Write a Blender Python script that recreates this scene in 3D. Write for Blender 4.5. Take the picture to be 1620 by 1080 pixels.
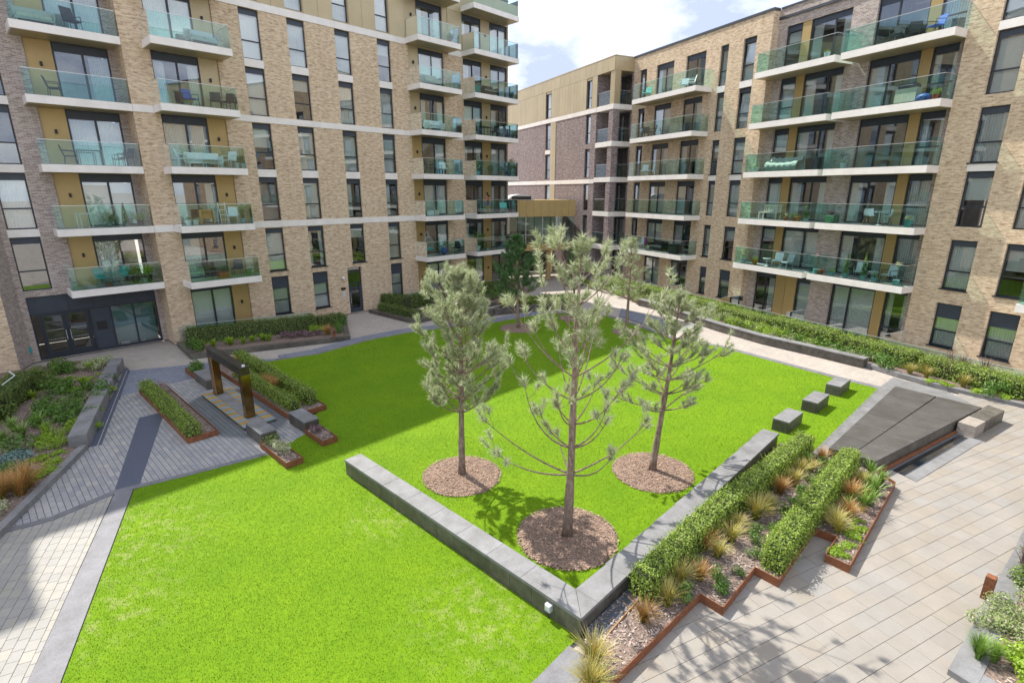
import bpy, math, random
import numpy as np
from mathutils import Vector, Matrix

for o in list(bpy.data.objects):
    bpy.data.objects.remove(o)
S = bpy.context.scene
C = S.collection
R = math.radians

# ------------------------------------------------------------------ camera
cam_d = bpy.data.cameras.new('camera')
cam = bpy.data.objects.new('camera', cam_d)
C.objects.link(cam)
cam_d.sensor_width = 36.0
cam_d.lens = 831.0 / 1620.0 * 36.0
cam_d.shift_x = 2.0 / 1620.0
cam_d.clip_end = 3000
CAM_H = 8.4
cam.location = (0, 0, CAM_H)
PITCH = math.atan2(237.0, 831.0)
cam.rotation_euler = (R(90) - PITCH, 0, 0)
S.camera = cam
S.render.engine = 'CYCLES'
S.cycles.max_bounces = 7
S.cycles.diffuse_bounces = 3
S.cycles.glossy_bounces = 3
S.cycles.transparent_max_bounces = 10

# ------------------------------------------------------------------ sky, sun, exposure
SUN_AZ = R(-49.0)          # direction in which the light travels, from +X
SUN_EL = R(52.0)
world = bpy.data.worlds.new('World')
S.world = world
world.use_nodes = True
wn = world.node_tree.nodes
wl = world.node_tree.links
wn.clear()
w_out = wn.new('ShaderNodeOutputWorld')
w_bg = wn.new('ShaderNodeBackground')
w_sky = wn.new('ShaderNodeTexSky')
w_sky.sky_type = 'NISHITA'
w_sky.sun_disc = False
w_sky.sun_elevation = SUN_EL
# the sun stands opposite to the light's travel direction; the node turns clockwise from +Y
sx, sy = -math.cos(SUN_AZ), -math.sin(SUN_AZ)
w_sky.sun_rotation = math.atan2(sx, sy)
w_sky.air_density = 1.0
w_sky.dust_density = 0.4
w_sky.ozone_density = 2.0
w_tc = wn.new('ShaderNodeTexCoord')
w_map = wn.new('ShaderNodeMapping')
w_map.inputs['Scale'].default_value = (1.6, 1.6, 3.4)
w_map.inputs['Location'].default_value = (2.6, 1.6, 0.1)
w_noise = wn.new('ShaderNodeTexNoise')
w_noise.inputs['Scale'].default_value = 2.1
w_noise.inputs['Detail'].default_value = 9
w_noise.inputs['Roughness'].default_value = 0.56
w_ramp = wn.new('ShaderNodeValToRGB')
w_ramp.color_ramp.elements[0].position = 0.26
w_ramp.color_ramp.elements[1].position = 0.40
w_noise2 = wn.new('ShaderNodeTexNoise')
w_noise2.inputs['Scale'].default_value = 2.5
w_noise2.inputs['Detail'].default_value = 8
w_noise2.inputs['Roughness'].default_value = 0.58
w_cl = wn.new('ShaderNodeValToRGB')
w_cl.color_ramp.elements[0].position = 0.42
w_cl.color_ramp.elements[0].color = (1.95, 2.25, 3.05, 1)
w_cl.color_ramp.elements[1].position = 0.74
w_cl.color_ramp.elements[1].color = (6.4, 6.5, 6.6, 1)
w_mix = wn.new('ShaderNodeMixRGB')
wl.new(w_tc.outputs['Generated'], w_map.inputs['Vector'])
wl.new(w_map.outputs['Vector'], w_noise.inputs['Vector'])
wl.new(w_map.outputs['Vector'], w_noise2.inputs['Vector'])
wl.new(w_noise.outputs['Fac'], w_ramp.inputs['Fac'])
wl.new(w_noise2.outputs['Fac'], w_cl.inputs['Fac'])
wl.new(w_ramp.outputs['Color'], w_mix.inputs['Fac'])
wl.new(w_sky.outputs['Color'], w_mix.inputs['Color1'])
wl.new(w_cl.outputs['Color'], w_mix.inputs['Color2'])
wl.new(w_mix.outputs['Color'], w_bg.inputs['Color'])
w_bg.inputs['Strength'].default_value = 0.15
wl.new(w_bg.outputs['Background'], w_out.inputs['Surface'])

sun_d = bpy.data.lights.new('sun', 'SUN')
sun_d.energy = 3.2
sun_d.angle = R(0.5)
sun_d.color = (1.0, 0.95, 0.86)
sun = bpy.data.objects.new('sun', sun_d)
C.objects.link(sun)
sd = Vector((math.cos(SUN_AZ) * math.cos(SUN_EL), math.sin(SUN_AZ) * math.cos(SUN_EL), -math.sin(SUN_EL)))
sun.rotation_euler = sd.to_track_quat('-Z', 'Y').to_euler()
sun.location = (-20, 30, 60)

S.view_settings.view_transform = 'Standard'
S.view_settings.look = 'None'
S.view_settings.gamma = 1
S.view_settings.use_curve_mapping = False
S.view_settings.exposure = 1.24

# ------------------------------------------------------------------ frames
def rot2(a):
    return np.array([math.cos(R(a)), math.sin(R(a))])
UL = rot2(46.0); NL = np.array([-UL[1], UL[0]]); DL = 33.8
UR = rot2(115.5); NR = np.array([UR[1], -UR[0]]); DR = 31.1
def un(u, n):                       # court grid (parallel to the left building)
    p = UL * u + NL * n
    return (float(p[0]), float(p[1]))
def LW(u, w, z=0.0):                # left facade: u along, w out of the wall
    p = UL * u + NL * (DL - w)
    return (float(p[0]), float(p[1]), z)
def RW(u, w, z=0.0):
    p = UR * u + NR * (DR - w)
    return (float(p[0]), float(p[1]), z)

# ------------------------------------------------------------------ materials
def new_mat(name):
    m = bpy.data.materials.new(name)
    m.use_nodes = True
    nt = m.node_tree
    b = nt.nodes.get('Principled BSDF')
    return m, nt, b

def nd(nt, t, **kw):
    n = nt.nodes.new(t)
    for k, v in kw.items():
        setattr(n, k, v)
    return n

def rnd_value(nt):
    """random number that differs per object and per loose piece"""
    oi = nd(nt, 'ShaderNodeObjectInfo')
    ge = nd(nt, 'ShaderNodeNewGeometry')
    ad = nd(nt, 'ShaderNodeMath', operation='ADD')
    fr = nd(nt, 'ShaderNodeMath', operation='FRACT')
    nt.links.new(oi.outputs['Random'], ad.inputs[0])
    nt.links.new(ge.outputs['Random Per Island'], ad.inputs[1])
    nt.links.new(ad.outputs[0], fr.inputs[0])
    return fr.outputs[0]

def mixc(nt, fac, a, b, blend='MIX'):
    m = nd(nt, 'ShaderNodeMixRGB', blend_type=blend)
    for i, v in enumerate((fac, a, b)):
        s = m.inputs[i]
        if hasattr(v, 'links') or hasattr(v, 'is_linked'):
            nt.links.new(v, s)
        elif i == 0:
            s.default_value = v
        else:
            s.default_value = (*v, 1) if len(v) == 3 else v
    return m.outputs[0]

def coords(nt, space='Object', scale=(1, 1, 1)):
    tc = nd(nt, 'ShaderNodeTexCoord')
    mp = nd(nt, 'ShaderNodeMapping')
    mp.inputs['Scale'].default_value = scale
    nt.links.new(tc.outputs[space], mp.inputs['Vector'])
    return mp.outputs['Vector']

def noise(nt, vec, scale, detail=5, rough=0.6, lo=0.35, hi=0.65):
    n = nd(nt, 'ShaderNodeTexNoise')
    n.inputs['Scale'].default_value = scale
    n.inputs['Detail'].default_value = detail
    n.inputs['Roughness'].default_value = rough
    if vec is not None:
        nt.links.new(vec, n.inputs['Vector'])
    mr = nd(nt, 'ShaderNodeMapRange')
    mr.inputs['From Min'].default_value = lo
    mr.inputs['From Max'].default_value = hi
    nt.links.new(n.outputs['Fac'], mr.inputs['Value'])
    return mr.outputs[0]

def bump(nt, b, h, strength=0.3, dist=0.01):
    bp = nd(nt, 'ShaderNodeBump')
    bp.inputs['Strength'].default_value = strength
    bp.inputs['Distance'].default_value = dist
    nt.links.new(h, bp.inputs['Height'])
    nt.links.new(bp.outputs[0], b.inputs['Normal'])

def plain(name, col, rough=0.6, metal=0.0, var=0.0, nscale=3.0, namt=0.15, bstr=0.0, bscale=40.0, spec=None, space='Object', blot=0.0):
    """colour with a soft grain, a little wear and optional difference from piece to piece"""
    m, nt, b = new_mat(name)
    v = coords(nt, space)
    d = tuple(c * (1 - namt) for c in col)
    l = tuple(min(1, c * (1 + namt)) for c in col)
    c = mixc(nt, noise(nt, v, nscale, 6, 0.65), d, l)
    if blot > 0:
        gb = nd(nt, 'ShaderNodeNewGeometry')
        c = mixc(nt, blot, c, mixc(nt, noise(nt, gb.outputs['Position'], 1.7, 7, 0.72, 0.32, 0.68), (0.22, 0.21, 0.18), (0.68, 0.68, 0.68)), 'OVERLAY')
    if var > 0:
        r = rnd_value(nt)
        mr = nd(nt, 'ShaderNodeMapRange')
        mr.inputs['To Min'].default_value = 1 - var
        mr.inputs['To Max'].default_value = 1 + var
        nt.links.new(r, mr.inputs['Value'])
        vm = nd(nt, 'ShaderNodeVectorMath', operation='SCALE')
        nt.links.new(c, vm.inputs[0])
        nt.links.new(mr.outputs[0], vm.inputs['Scale'])
        c = vm.outputs[0]
    nt.links.new(c, b.inputs['Base Color'])
    b.inputs['Roughness'].default_value = rough
    b.inputs['Metallic'].default_value = metal
    if spec is not None:
        b.inputs['Specular IOR Level'].default_value = spec
    if bstr > 0:
        bump(nt, b, noise(nt, v, bscale, 4, 0.6, 0.3, 0.7), bstr, 0.01)
    return m

def brick_mat(name, c1, c2, mortar, streak, amt=0.5):
    m, nt, b = new_mat(name)
    tc = nd(nt, 'ShaderNodeTexCoord')
    sp = nd(nt, 'ShaderNodeSeparateXYZ')
    nt.links.new(tc.outputs['Object'], sp.inputs[0])
    ad = nd(nt, 'ShaderNodeMath', operation='ADD')
    nt.links.new(sp.outputs['X'], ad.inputs[0]); nt.links.new(sp.outputs['Y'], ad.inputs[1])
    cb = nd(nt, 'ShaderNodeCombineXYZ')
    nt.links.new(ad.outputs[0], cb.inputs['X']); nt.links.new(sp.outputs['Z'], cb.inputs['Y'])
    br = nd(nt, 'ShaderNodeTexBrick')
    br.inputs['Scale'].default_value = 1.0
    br.inputs['Brick Width'].default_value = 0.225
    br.inputs['Row Height'].default_value = 0.075
    br.inputs['Mortar Size'].default_value = 0.006
    br.inputs['Mortar Smooth'].default_value = 0.25
    br.inputs['Bias'].default_value = 0.0
    br.inputs['Color1'].default_value = (*c1, 1)
    br.inputs['Color2'].default_value = (*c2, 1)
    br.inputs['Mortar'].default_value = (*mortar, 1)
    nt.links.new(cb.outputs[0], br.inputs['Vector'])
    # groups of darker bricks, stretched along the courses
    mp = nd(nt, 'ShaderNodeMapping'); mp.inputs['Scale'].default_value = (1.7, 6.0, 1)
    nt.links.new(cb.outputs[0], mp.inputs['Vector'])
    n1 = noise(nt, mp.outputs[0], 1.9, 5, 0.75, 0.52, 0.62)
    mu = nd(nt, 'ShaderNodeMath', operation='MULTIPLY'); mu.inputs[1].default_value = amt
    nt.links.new(n1, mu.inputs[0])
    c = mixc(nt, mu.outputs[0], br.outputs['Color'], streak)
    n2 = noise(nt, cb.outputs[0], 0.35, 4, 0.6, 0.3, 0.7)
    ms = nd(nt, 'ShaderNodeMapping'); ms.inputs['Scale'].default_value = (2.2, 0.10, 1)
    nt.links.new(cb.outputs[0], ms.inputs['Vector'])
    n3 = noise(nt, ms.outputs[0], 1.3, 6, 0.7, 0.3, 0.7)
    c = mixc(nt, 0.3, c, mixc(nt, n3, (0.36, 0.35, 0.34), (0.62, 0.61, 0.60)), 'OVERLAY')
    c = mixc(nt, 0.35, c, mixc(nt, n2, (0.45, 0.42, 0.40), (0.6, 0.58, 0.55)), 'OVERLAY')
    nt.links.new(c, b.inputs['Base Color'])
    b.inputs['Roughness'].default_value = 0.85
    inv = nd(nt, 'ShaderNodeMath', operation='SUBTRACT'); inv.inputs[0].default_value = 1.0
    nt.links.new(br.outputs['Fac'], inv.inputs[1])
    bump(nt, b, inv.outputs[0], 0.5, 0.008)
    return m

def glass_mat(name, tint, refl=1.3, base=0.05, rough=0.0):
    m, nt, b = new_mat(name)
    nt.nodes.remove(b)
    out = [n for n in nt.nodes if n.type == 'OUTPUT_MATERIAL'][0]
    tr = nd(nt, 'ShaderNodeBsdfTransparent'); tr.inputs[0].default_value = (*tint, 1)
    gl = nd(nt, 'ShaderNodeBsdfGlossy'); gl.inputs['Roughness'].default_value = rough
    gl.inputs[0].default_value = (0.93, 0.97, 1.0, 1)
    fr = nd(nt, 'ShaderNodeFresnel'); fr.inputs[0].default_value = 1.5
    ma = nd(nt, 'ShaderNodeMath', operation='MULTIPLY_ADD'); ma.inputs[1].default_value = refl; ma.inputs[2].default_value = base
    ma.use_clamp = True
    nt.links.new(fr.outputs[0], ma.inputs[0])
    mx = nd(nt, 'ShaderNodeMixShader')
    nt.links.new(ma.outputs[0], mx.inputs[0]); nt.links.new(tr.outputs[0], mx.inputs[1]); nt.links.new(gl.outputs[0], mx.inputs[2])
    nt.links.new(mx.outputs[0], out.inputs['Surface'])
    return m

def leaf_mat(name, c1, c2, rough=0.45, trans=0.3, c3=None):
    m, nt, b = new_mat(name)
    out = [n for n in nt.nodes if n.type == 'OUTPUT_MATERIAL'][0]
    r = rnd_value(nt)
    c = mixc(nt, r, c1, c2)
    if c3 is not None:
        mr = nd(nt, 'ShaderNodeMapRange'); mr.inputs['From Min'].default_value = 0.8; mr.inputs['From Max'].default_value = 0.95
        nt.links.new(r, mr.inputs['Value'])
        c = mixc(nt, mr.outputs[0], c, c3)
    nt.links.new(c, b.inputs['Base Color'])
    b.inputs['Roughness'].default_value = rough
    tl = nd(nt, 'ShaderNodeBsdfTranslucent')
    nt.links.new(c, tl.inputs[0])
    mx = nd(nt, 'ShaderNodeMixShader'); mx.inputs[0].default_value = trans
    nt.links.new(b.outputs[0], mx.inputs[1]); nt.links.new(tl.outputs[0], mx.inputs[2])
    nt.links.new(mx.outputs[0], out.inputs['Surface'])
    return m

def blade_mat(name, low, tip, third=None):
    """grass blades: straw-coloured tips on green blades, by height in the tuft"""
    m, nt, b = new_mat(name)
    tc = nd(nt, 'ShaderNodeTexCoord'); sp = nd(nt, 'ShaderNodeSeparateXYZ')
    nt.links.new(tc.outputs['Generated'], sp.inputs[0])
    r = rnd_value(nt)
    ad = nd(nt, 'ShaderNodeMath', operation='MULTIPLY_ADD'); ad.inputs[1].default_value = 0.55; ad.inputs[2].default_value = -0.2
    nt.links.new(r, ad.inputs[0])
    a2 = nd(nt, 'ShaderNodeMath', operation='ADD'); a2.use_clamp = True
    nt.links.new(sp.outputs['Z'], a2.inputs[0]); nt.links.new(ad.outputs[0], a2.inputs[1])
    c = mixc(nt, a2.outputs[0], low, tip)
    if third is not None:
        mr = nd(nt, 'ShaderNodeMapRange'); mr.inputs['From Min'].default_value = 0.7; mr.inputs['From Max'].default_value = 0.9
        nt.links.new(r, mr.inputs['Value'])
        c = mixc(nt, mr.outputs[0], c, third)
    nt.links.new(c, b.inputs['Base Color'])
    b.inputs['Roughness'].default_value = 0.5
    return m

M = {}
M['brick'] = brick_mat('buff_brick', (0.68, 0.545, 0.375), (0.49, 0.36, 0.235), (0.61, 0.545, 0.45), (0.235, 0.145, 0.09), 0.72)
M['brick_grey'] = brick_mat('grey_brick', (0.44, 0.38, 0.34), (0.27, 0.215, 0.185), (0.62, 0.59, 0.57), (0.15, 0.11, 0.095), 0.6)
M['brick_brown'] = brick_mat('brown_brick', (0.30, 0.25, 0.245), (0.16, 0.12, 0.12), (0.36, 0.32, 0.33), (0.07, 0.048, 0.05), 0.8)
M['white'] = plain('white_fascia', (0.76, 0.72, 0.68), 0.5, nscale=1.2, namt=0.06, blot=0.25)
M['gold'] = plain('gold_panel', (0.42, 0.30, 0.125), 0.42, metal=0.35, var=0.05, nscale=0.8, namt=0.06)
M['champagne'] = plain('champagne_cladding', (0.44, 0.36, 0.22), 0.4, metal=0.35, var=0.05, nscale=0.6, namt=0.06)
M['dark'] = plain('anthracite_frame', (0.022, 0.028, 0.038), 0.38, namt=0.1)
M['spandrel'] = plain('dark_spandrel', (0.035, 0.046, 0.065), 0.45, namt=0.1, nscale=2)
M['pane'] = glass_mat('window_glass', (0.84, 0.90, 0.89), 2.0, 0.15)
M['bglass'] = glass_mat('balcony_glass', (0.66, 0.92, 0.87), 1.2, 0.03)
M['rail'] = plain('steel_rail', (0.62, 0.63, 0.62), 0.35, metal=0.6, namt=0.05)
M['curtain'] = plain('pale_curtain', (0.82, 0.83, 0.81), 0.9, namt=0.05, var=0.08)
M['blind'] = plain('white_blind', (0.84, 0.85, 0.83), 0.9, namt=0.03, var=0.05)
M['warm_curtain'] = plain('cream_curtain', (0.62, 0.56, 0.42), 0.9, namt=0.05, var=0.1)
M['interior'] = plain('room_wall', (0.42, 0.39, 0.35), 0.9, nscale=0.35, namt=0.5)
M['black'] = plain('black_metal', (0.012, 0.012, 0.014), 0.5)
M['coping'] = plain('dark_coping', (0.045, 0.05, 0.06), 0.45)
M['granite'] = plain('grey_granite', (0.20, 0.20, 0.205), 0.65, var=0.05, nscale=60, namt=0.18, bstr=0.1, bscale=90, blot=0.55)
M['granite_pale'] = plain('pale_granite', (0.175, 0.175, 0.19), 0.7, var=0.07, nscale=45, namt=0.15, blot=0.5)
M['granite_dark'] = plain('dark_granite', (0.10, 0.092, 0.078), 0.5, var=0.14, nscale=5, namt=0.25, blot=0.7)
M['granite_blue'] = plain('blue_black_granite', (0.075, 0.085, 0.12), 0.5, var=0.15, nscale=30, namt=0.3)
M['table_top'] = plain('honed_basalt', (0.085, 0.08, 0.074), 0.5, var=0.08, nscale=12, namt=0.12, blot=0.5)
M['wood_stone'] = plain('warm_stone_face', (0.28, 0.245, 0.21), 0.7, var=0.1, nscale=8, namt=0.2)
M['bronze'] = plain('polished_bronze', (0.30, 0.19, 0.07), 0.16, metal=1.0, nscale=2, namt=0.25)
M['bronze_dark'] = plain('dark_bronze', (0.085, 0.07, 0.055), 0.3, metal=0.8, nscale=3, namt=0.3)
M['inner_glint'] = plain('copper_glint', (0.62, 0.32, 0.14), 0.3, metal=0.8)  # colour of the reflection painted on the portal's inner edges
M['ochre'] = plain('ochre_tile', (0.36, 0.23, 0.07), 0.6, var=0.12)
M['teal_tile'] = plain('blue_grey_tile', (0.20, 0.25, 0.27), 0.5, var=0.12)

def corten_mat():
    m, nt, b = new_mat('corten_steel')
    v = coords(nt)
    c = mixc(nt, noise(nt, v, 7, 8, 0.7, 0.3, 0.7), (0.105, 0.035, 0.016), (0.27, 0.095, 0.035))
    c = mixc(nt, noise(nt, v, 40, 4, 0.7, 0.5, 0.75), c, (0.33, 0.14, 0.055))
    nt.links.new(c, b.inputs['Base Color'])
    b.inputs['Roughness'].default_value = 0.8
    bump(nt, b, noise(nt, v, 60), 0.2, 0.005)
    return m
M['corten'] = corten_mat()

def slab_mat(name, cols, rough=0.75, oval=None):
    m, nt, b = new_mat(name)
    r = rnd_value(nt)
    rp = nd(nt, 'ShaderNodeValToRGB')
    rp.color_ramp.interpolation = 'LINEAR'
    while len(rp.color_ramp.elements) < len(cols):
        rp.color_ramp.elements.new(0.5)
    for i, cc in enumerate(cols):
        rp.color_ramp.elements[i].position = i / (len(cols) - 1)
        rp.color_ramp.elements[i].color = (*cc, 1)
    nt.links.new(r, rp.inputs[0])
    ge = nd(nt, 'ShaderNodeNewGeometry')
    n1 = noise(nt, ge.outputs['Position'], 1.1, 6, 0.65, 0.3, 0.7)
    c = mixc(nt, 0.45, rp.outputs[0], mixc(nt, n1, (0.40, 0.40, 0.40), (0.62, 0.62, 0.62)), 'OVERLAY')
    n4 = noise(nt, ge.outputs['Position'], 0.9, 8, 0.8, 0.60, 0.72)
    m4 = nd(nt, 'ShaderNodeMath', operation='MULTIPLY'); m4.inputs[1].default_value = 0.38; nt.links.new(n4, m4.inputs[0])
    c = mixc(nt, m4.outputs[0], c, (0.12, 0.105, 0.085))
    n2 = noise(nt, ge.outputs['Position'], 55, 3, 0.6, 0.3, 0.7)
    c = mixc(nt, 0.25, c, mixc(nt, n2, (0.35, 0.35, 0.35), (0.65, 0.65, 0.65)), 'OVERLAY')
    if oval is not None:           # a darker oval on the planks round the portal
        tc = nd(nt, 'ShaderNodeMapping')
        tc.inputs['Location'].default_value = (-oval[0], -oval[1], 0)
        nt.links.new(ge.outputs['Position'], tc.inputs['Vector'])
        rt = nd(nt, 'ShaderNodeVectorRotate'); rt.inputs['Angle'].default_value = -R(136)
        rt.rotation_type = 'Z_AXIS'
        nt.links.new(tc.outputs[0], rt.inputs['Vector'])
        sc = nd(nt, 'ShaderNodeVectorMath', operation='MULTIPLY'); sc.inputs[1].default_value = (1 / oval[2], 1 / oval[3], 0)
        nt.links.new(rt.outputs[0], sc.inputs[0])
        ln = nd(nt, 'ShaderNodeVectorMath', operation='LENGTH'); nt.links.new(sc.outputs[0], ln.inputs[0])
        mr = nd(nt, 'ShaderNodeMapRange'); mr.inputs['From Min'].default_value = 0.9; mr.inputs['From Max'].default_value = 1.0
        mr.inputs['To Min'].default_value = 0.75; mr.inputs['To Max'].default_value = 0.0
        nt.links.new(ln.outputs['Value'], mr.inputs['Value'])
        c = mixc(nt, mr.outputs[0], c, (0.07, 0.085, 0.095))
    nt.links.new(c, b.inputs['Base Color'])
    b.inputs['Roughness'].default_value = rough
    bump(nt, b, n2, 0.08, 0.004)
    return m
M['slab'] = slab_mat('sandstone_slab', [(0.250, 0.226, 0.196), (0.268, 0.246, 0.218), (0.262, 0.230, 0.190), (0.252, 0.240, 0.222), (0.275, 0.242, 0.202)])
M['cream'] = slab_mat('cream_paver', [(0.295, 0.28, 0.25), (0.27, 0.262, 0.245), (0.31, 0.292, 0.25), (0.26, 0.252, 0.235)])
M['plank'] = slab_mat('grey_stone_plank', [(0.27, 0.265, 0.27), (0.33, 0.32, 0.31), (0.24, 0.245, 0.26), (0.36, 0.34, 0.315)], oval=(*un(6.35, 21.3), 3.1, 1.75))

def path_mat(name, c1, c2, mortar, w, h, ang):
    m, nt, b = new_mat(name)
    ge = nd(nt, 'ShaderNodeNewGeometry')
    rt = nd(nt, 'ShaderNodeVectorRotate'); rt.rotation_type = 'Z_AXIS'; rt.inputs['Angle'].default_value = R(ang)
    nt.links.new(ge.outputs['Position'], rt.inputs['Vector'])
    br = nd(nt, 'ShaderNodeTexBrick')
    br.inputs['Scale'].default_value = 1; br.inputs['Brick Width'].default_value = w; br.inputs['Row Height'].default_value = h
    br.inputs['Mortar Size'].default_value = 0.005
    br.inputs['Color1'].default_value = (*c1, 1); br.inputs['Color2'].default_value = (*c2, 1); br.inputs['Mortar'].default_value = (*mortar, 1)
    nt.links.new(rt.outputs[0], br.inputs['Vector'])
    n1 = noise(nt, ge.outputs['Position'], 0.6, 6, 0.65, 0.3, 0.7)
    c = mixc(nt, 0.4, br.outputs[0], mixc(nt, n1, (0.4, 0.4, 0.4), (0.62, 0.62, 0.62)), 'OVERLAY')
    nt.links.new(c, b.inputs['Base Color'])
    b.inputs['Roughness'].default_value = 0.8
    return m
M['path'] = path_mat('small_beige_setts', (0.42, 0.37, 0.32), (0.35, 0.31, 0.275), (0.22, 0.20, 0.18), 0.21, 0.105, -25.5)
M['setts_blue'] = path_mat('blue_grey_setts', (0.15, 0.17, 0.22), (0.23, 0.24, 0.28), (0.10, 0.11, 0.14), 0.21, 0.07, 20)

def lawn_mat():
    m, nt, b = new_mat('lawn')
    ge = nd(nt, 'ShaderNodeNewGeometry')
    p = ge.outputs['Position']
    c = mixc(nt, noise(nt, p, 0.55, 6, 0.7, 0.3, 0.7), (0.105, 0.215, 0.002), (0.185, 0.30, 0.003))
    c = mixc(nt, noise(nt, p, 9, 5, 0.75, 0.35, 0.7), c, (0.095, 0.195, 0.002))
    # straw-dry worn specks, along the left edge and by the wall corner
    sp = nd(nt, 'ShaderNodeSeparateXYZ'); nt.links.new(p, sp.inputs[0])
    wear = noise(nt, p, 3.2, 7, 0.75, 0.50, 0.58)
    zone = None
    for (x, y, r) in ((-9.6, 11.2, 2.6), (-0.6, 8.9, 1.9), (-3.3, 12.2, 1.4), (-8.3, 9.0, 1.6)):
        d = nd(nt, 'ShaderNodeVectorMath', operation='DISTANCE'); d.inputs[1].default_value = (x, y, 0)
        nt.links.new(p, d.inputs[0])
        mr = nd(nt, 'ShaderNodeMapRange'); mr.inputs['From Min'].default_value = r; mr.inputs['From Max'].default_value = r * 0.3
        nt.links.new(d.outputs['Value'], mr.inputs['Value'])
        if zone is None:
            zone = mr.outputs[0]
        else:
            mx = nd(nt, 'ShaderNodeMath', operation='MAXIMUM'); nt.links.new(zone, mx.inputs[0]); nt.links.new(mr.outputs[0], mx.inputs[1])
            zone = mx.outputs[0]
    mu = nd(nt, 'ShaderNodeMath', operation='MULTIPLY'); nt.links.new(wear, mu.inputs[0]); nt.links.new(zone, mu.inputs[1])
    mh = nd(nt, 'ShaderNodeMath', operation='MULTIPLY'); mh.inputs[1].default_value = 0.35; nt.links.new(mu.outputs[0], mh.inputs[0])
    c = mixc(nt, mh.outputs[0], c, (0.36, 0.35, 0.15))
    nt.links.new(c, b.inputs['Base Color'])
    b.inputs['Roughness'].default_value = 0.85
    b.inputs['Specular IOR Level'].default_value = 0.2
    bump(nt, b, noise(nt, p, 60, 3, 0.7, 0.3, 0.7), 0.35, 0.03)
    return m
M['lawn'] = lawn_mat()
M['blade'] = leaf_mat('grass_blade', (0.095, 0.20, 0.002), (0.19, 0.305, 0.003), 0.75, 0.35, (0.29, 0.32, 0.04))
M['mulch'] = plain('bark_mulch', (0.235, 0.165, 0.125), 0.95, nscale=30, namt=0.5, bstr=0.6, bscale=40)
M['chip'] = plain('bark_chip', (0.30, 0.205, 0.15), 0.95, var=0.5)
M['soil'] = plain('dark_bark_soil', (0.19, 0.138, 0.112), 0.95, nscale=22, namt=0.55, bstr=0.6, bscale=35)
M['dchip'] = plain('dark_bark_chip', (0.30, 0.24, 0.205), 0.95, var=0.6)
M['gravel'] = plain('dark_slate_gravel', (0.07, 0.08, 0.10), 0.7, nscale=50, namt=0.6, bstr=0.6, bscale=60)
M['needle'] = leaf_mat('pine_needle', (0.30, 0.36, 0.16), (0.54, 0.58, 0.36), 0.4, 0.35, (0.74, 0.74, 0.60))
M['needle_shade'] = leaf_mat('pine_needle_shade', (0.06, 0.15, 0.045), (0.14, 0.25, 0.09), 0.4, 0.15)  # darker copy of the needles, building shade put into the colour
def bark_mat():
    m, nt, b = new_mat('pine_bark')
    v = coords(nt, 'Object', (1, 1, 0.35))
    c = mixc(nt, noise(nt, v, 14, 7, 0.7, 0.35, 0.65), (0.12, 0.08, 0.06), (0.36, 0.27, 0.21))
    nt.links.new(c, b.inputs['Base Color']); b.inputs['Roughness'].default_value = 0.9
    bump(nt, b, noise(nt, v, 25, 5, 0.7), 0.7, 0.02)
    return m
M['bark'] = bark_mat()
M['hedge'] = leaf_mat('hedge_leaf', (0.135, 0.23, 0.022), (0.34, 0.46, 0.06), 0.55, 0.4, (0.48, 0.57, 0.15))
M['hedge_dark'] = leaf_mat('dark_hedge_leaf', (0.06, 0.11, 0.018), (0.15, 0.22, 0.04), 0.55, 0.25, (0.26, 0.32, 0.06))
M['lime'] = leaf_mat('lime_leaf', (0.20, 0.34, 0.02), (0.34, 0.48, 0.04), 0.45, 0.35)
M['green'] = leaf_mat('mid_green_leaf', (0.06, 0.15, 0.018), (0.14, 0.26, 0.035), 0.45, 0.3)
M['pale'] = leaf_mat('pale_green_leaf', (0.22, 0.30, 0.09), (0.33, 0.40, 0.16), 0.45, 0.3, (0.45, 0.36, 0.30))
M['cream_leaf'] = leaf_mat('cream_variegated_leaf', (0.30, 0.36, 0.16), (0.62, 0.62, 0.42), 0.5, 0.3)
M['purple_leaf'] = leaf_mat('purple_leaf', (0.10, 0.05, 0.065), (0.22, 0.12, 0.14), 0.4, 0.2, (0.40, 0.32, 0.33))
M['bluegrey_leaf'] = leaf_mat('blue_grey_leaf', (0.10, 0.19, 0.17), (0.20, 0.31, 0.28), 0.5, 0.2)
M['pinkgrey_leaf'] = leaf_mat('pink_grey_leaf', (0.30, 0.22, 0.21), (0.48, 0.40, 0.38), 0.5, 0.2)
M['hedge_core'] = plain('hedge_twigs', (0.045, 0.055, 0.02), 0.95, nscale=12, namt=0.5)
M['tuft'] = blade_mat('sedge_blade', (0.17, 0.21, 0.025), (0.52, 0.46, 0.13), (0.48, 0.30, 0.09))
M['tuft_orange'] = blade_mat('orange_sedge_blade', (0.18, 0.15, 0.025), (0.58, 0.32, 0.10), (0.50, 0.20, 0.06))
M['strap'] = blade_mat('green_strap_leaf', (0.07, 0.15, 0.02), (0.22, 0.36, 0.05))
M['flax'] = blade_mat('bronze_flax_leaf', (0.10, 0.045, 0.04), (0.26, 0.18, 0.15), (0.36, 0.30, 0.24))
M['water'] = glass_mat('water', (0.25, 0.33, 0.42), 1.6, 0.06, 0.05)
M['skin'] = plain('skin', (0.50, 0.30, 0.21), 0.6, namt=0.05)
M['hair'] = plain('dark_hair', (0.03, 0.02, 0.015), 0.7)
M['red_top'] = plain('red_orange_cloth', (0.55, 0.13, 0.07), 0.9, namt=0.1)
M['blue_cloth'] = plain('blue_cloth', (0.03, 0.12, 0.42), 0.9, namt=0.1)
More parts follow.
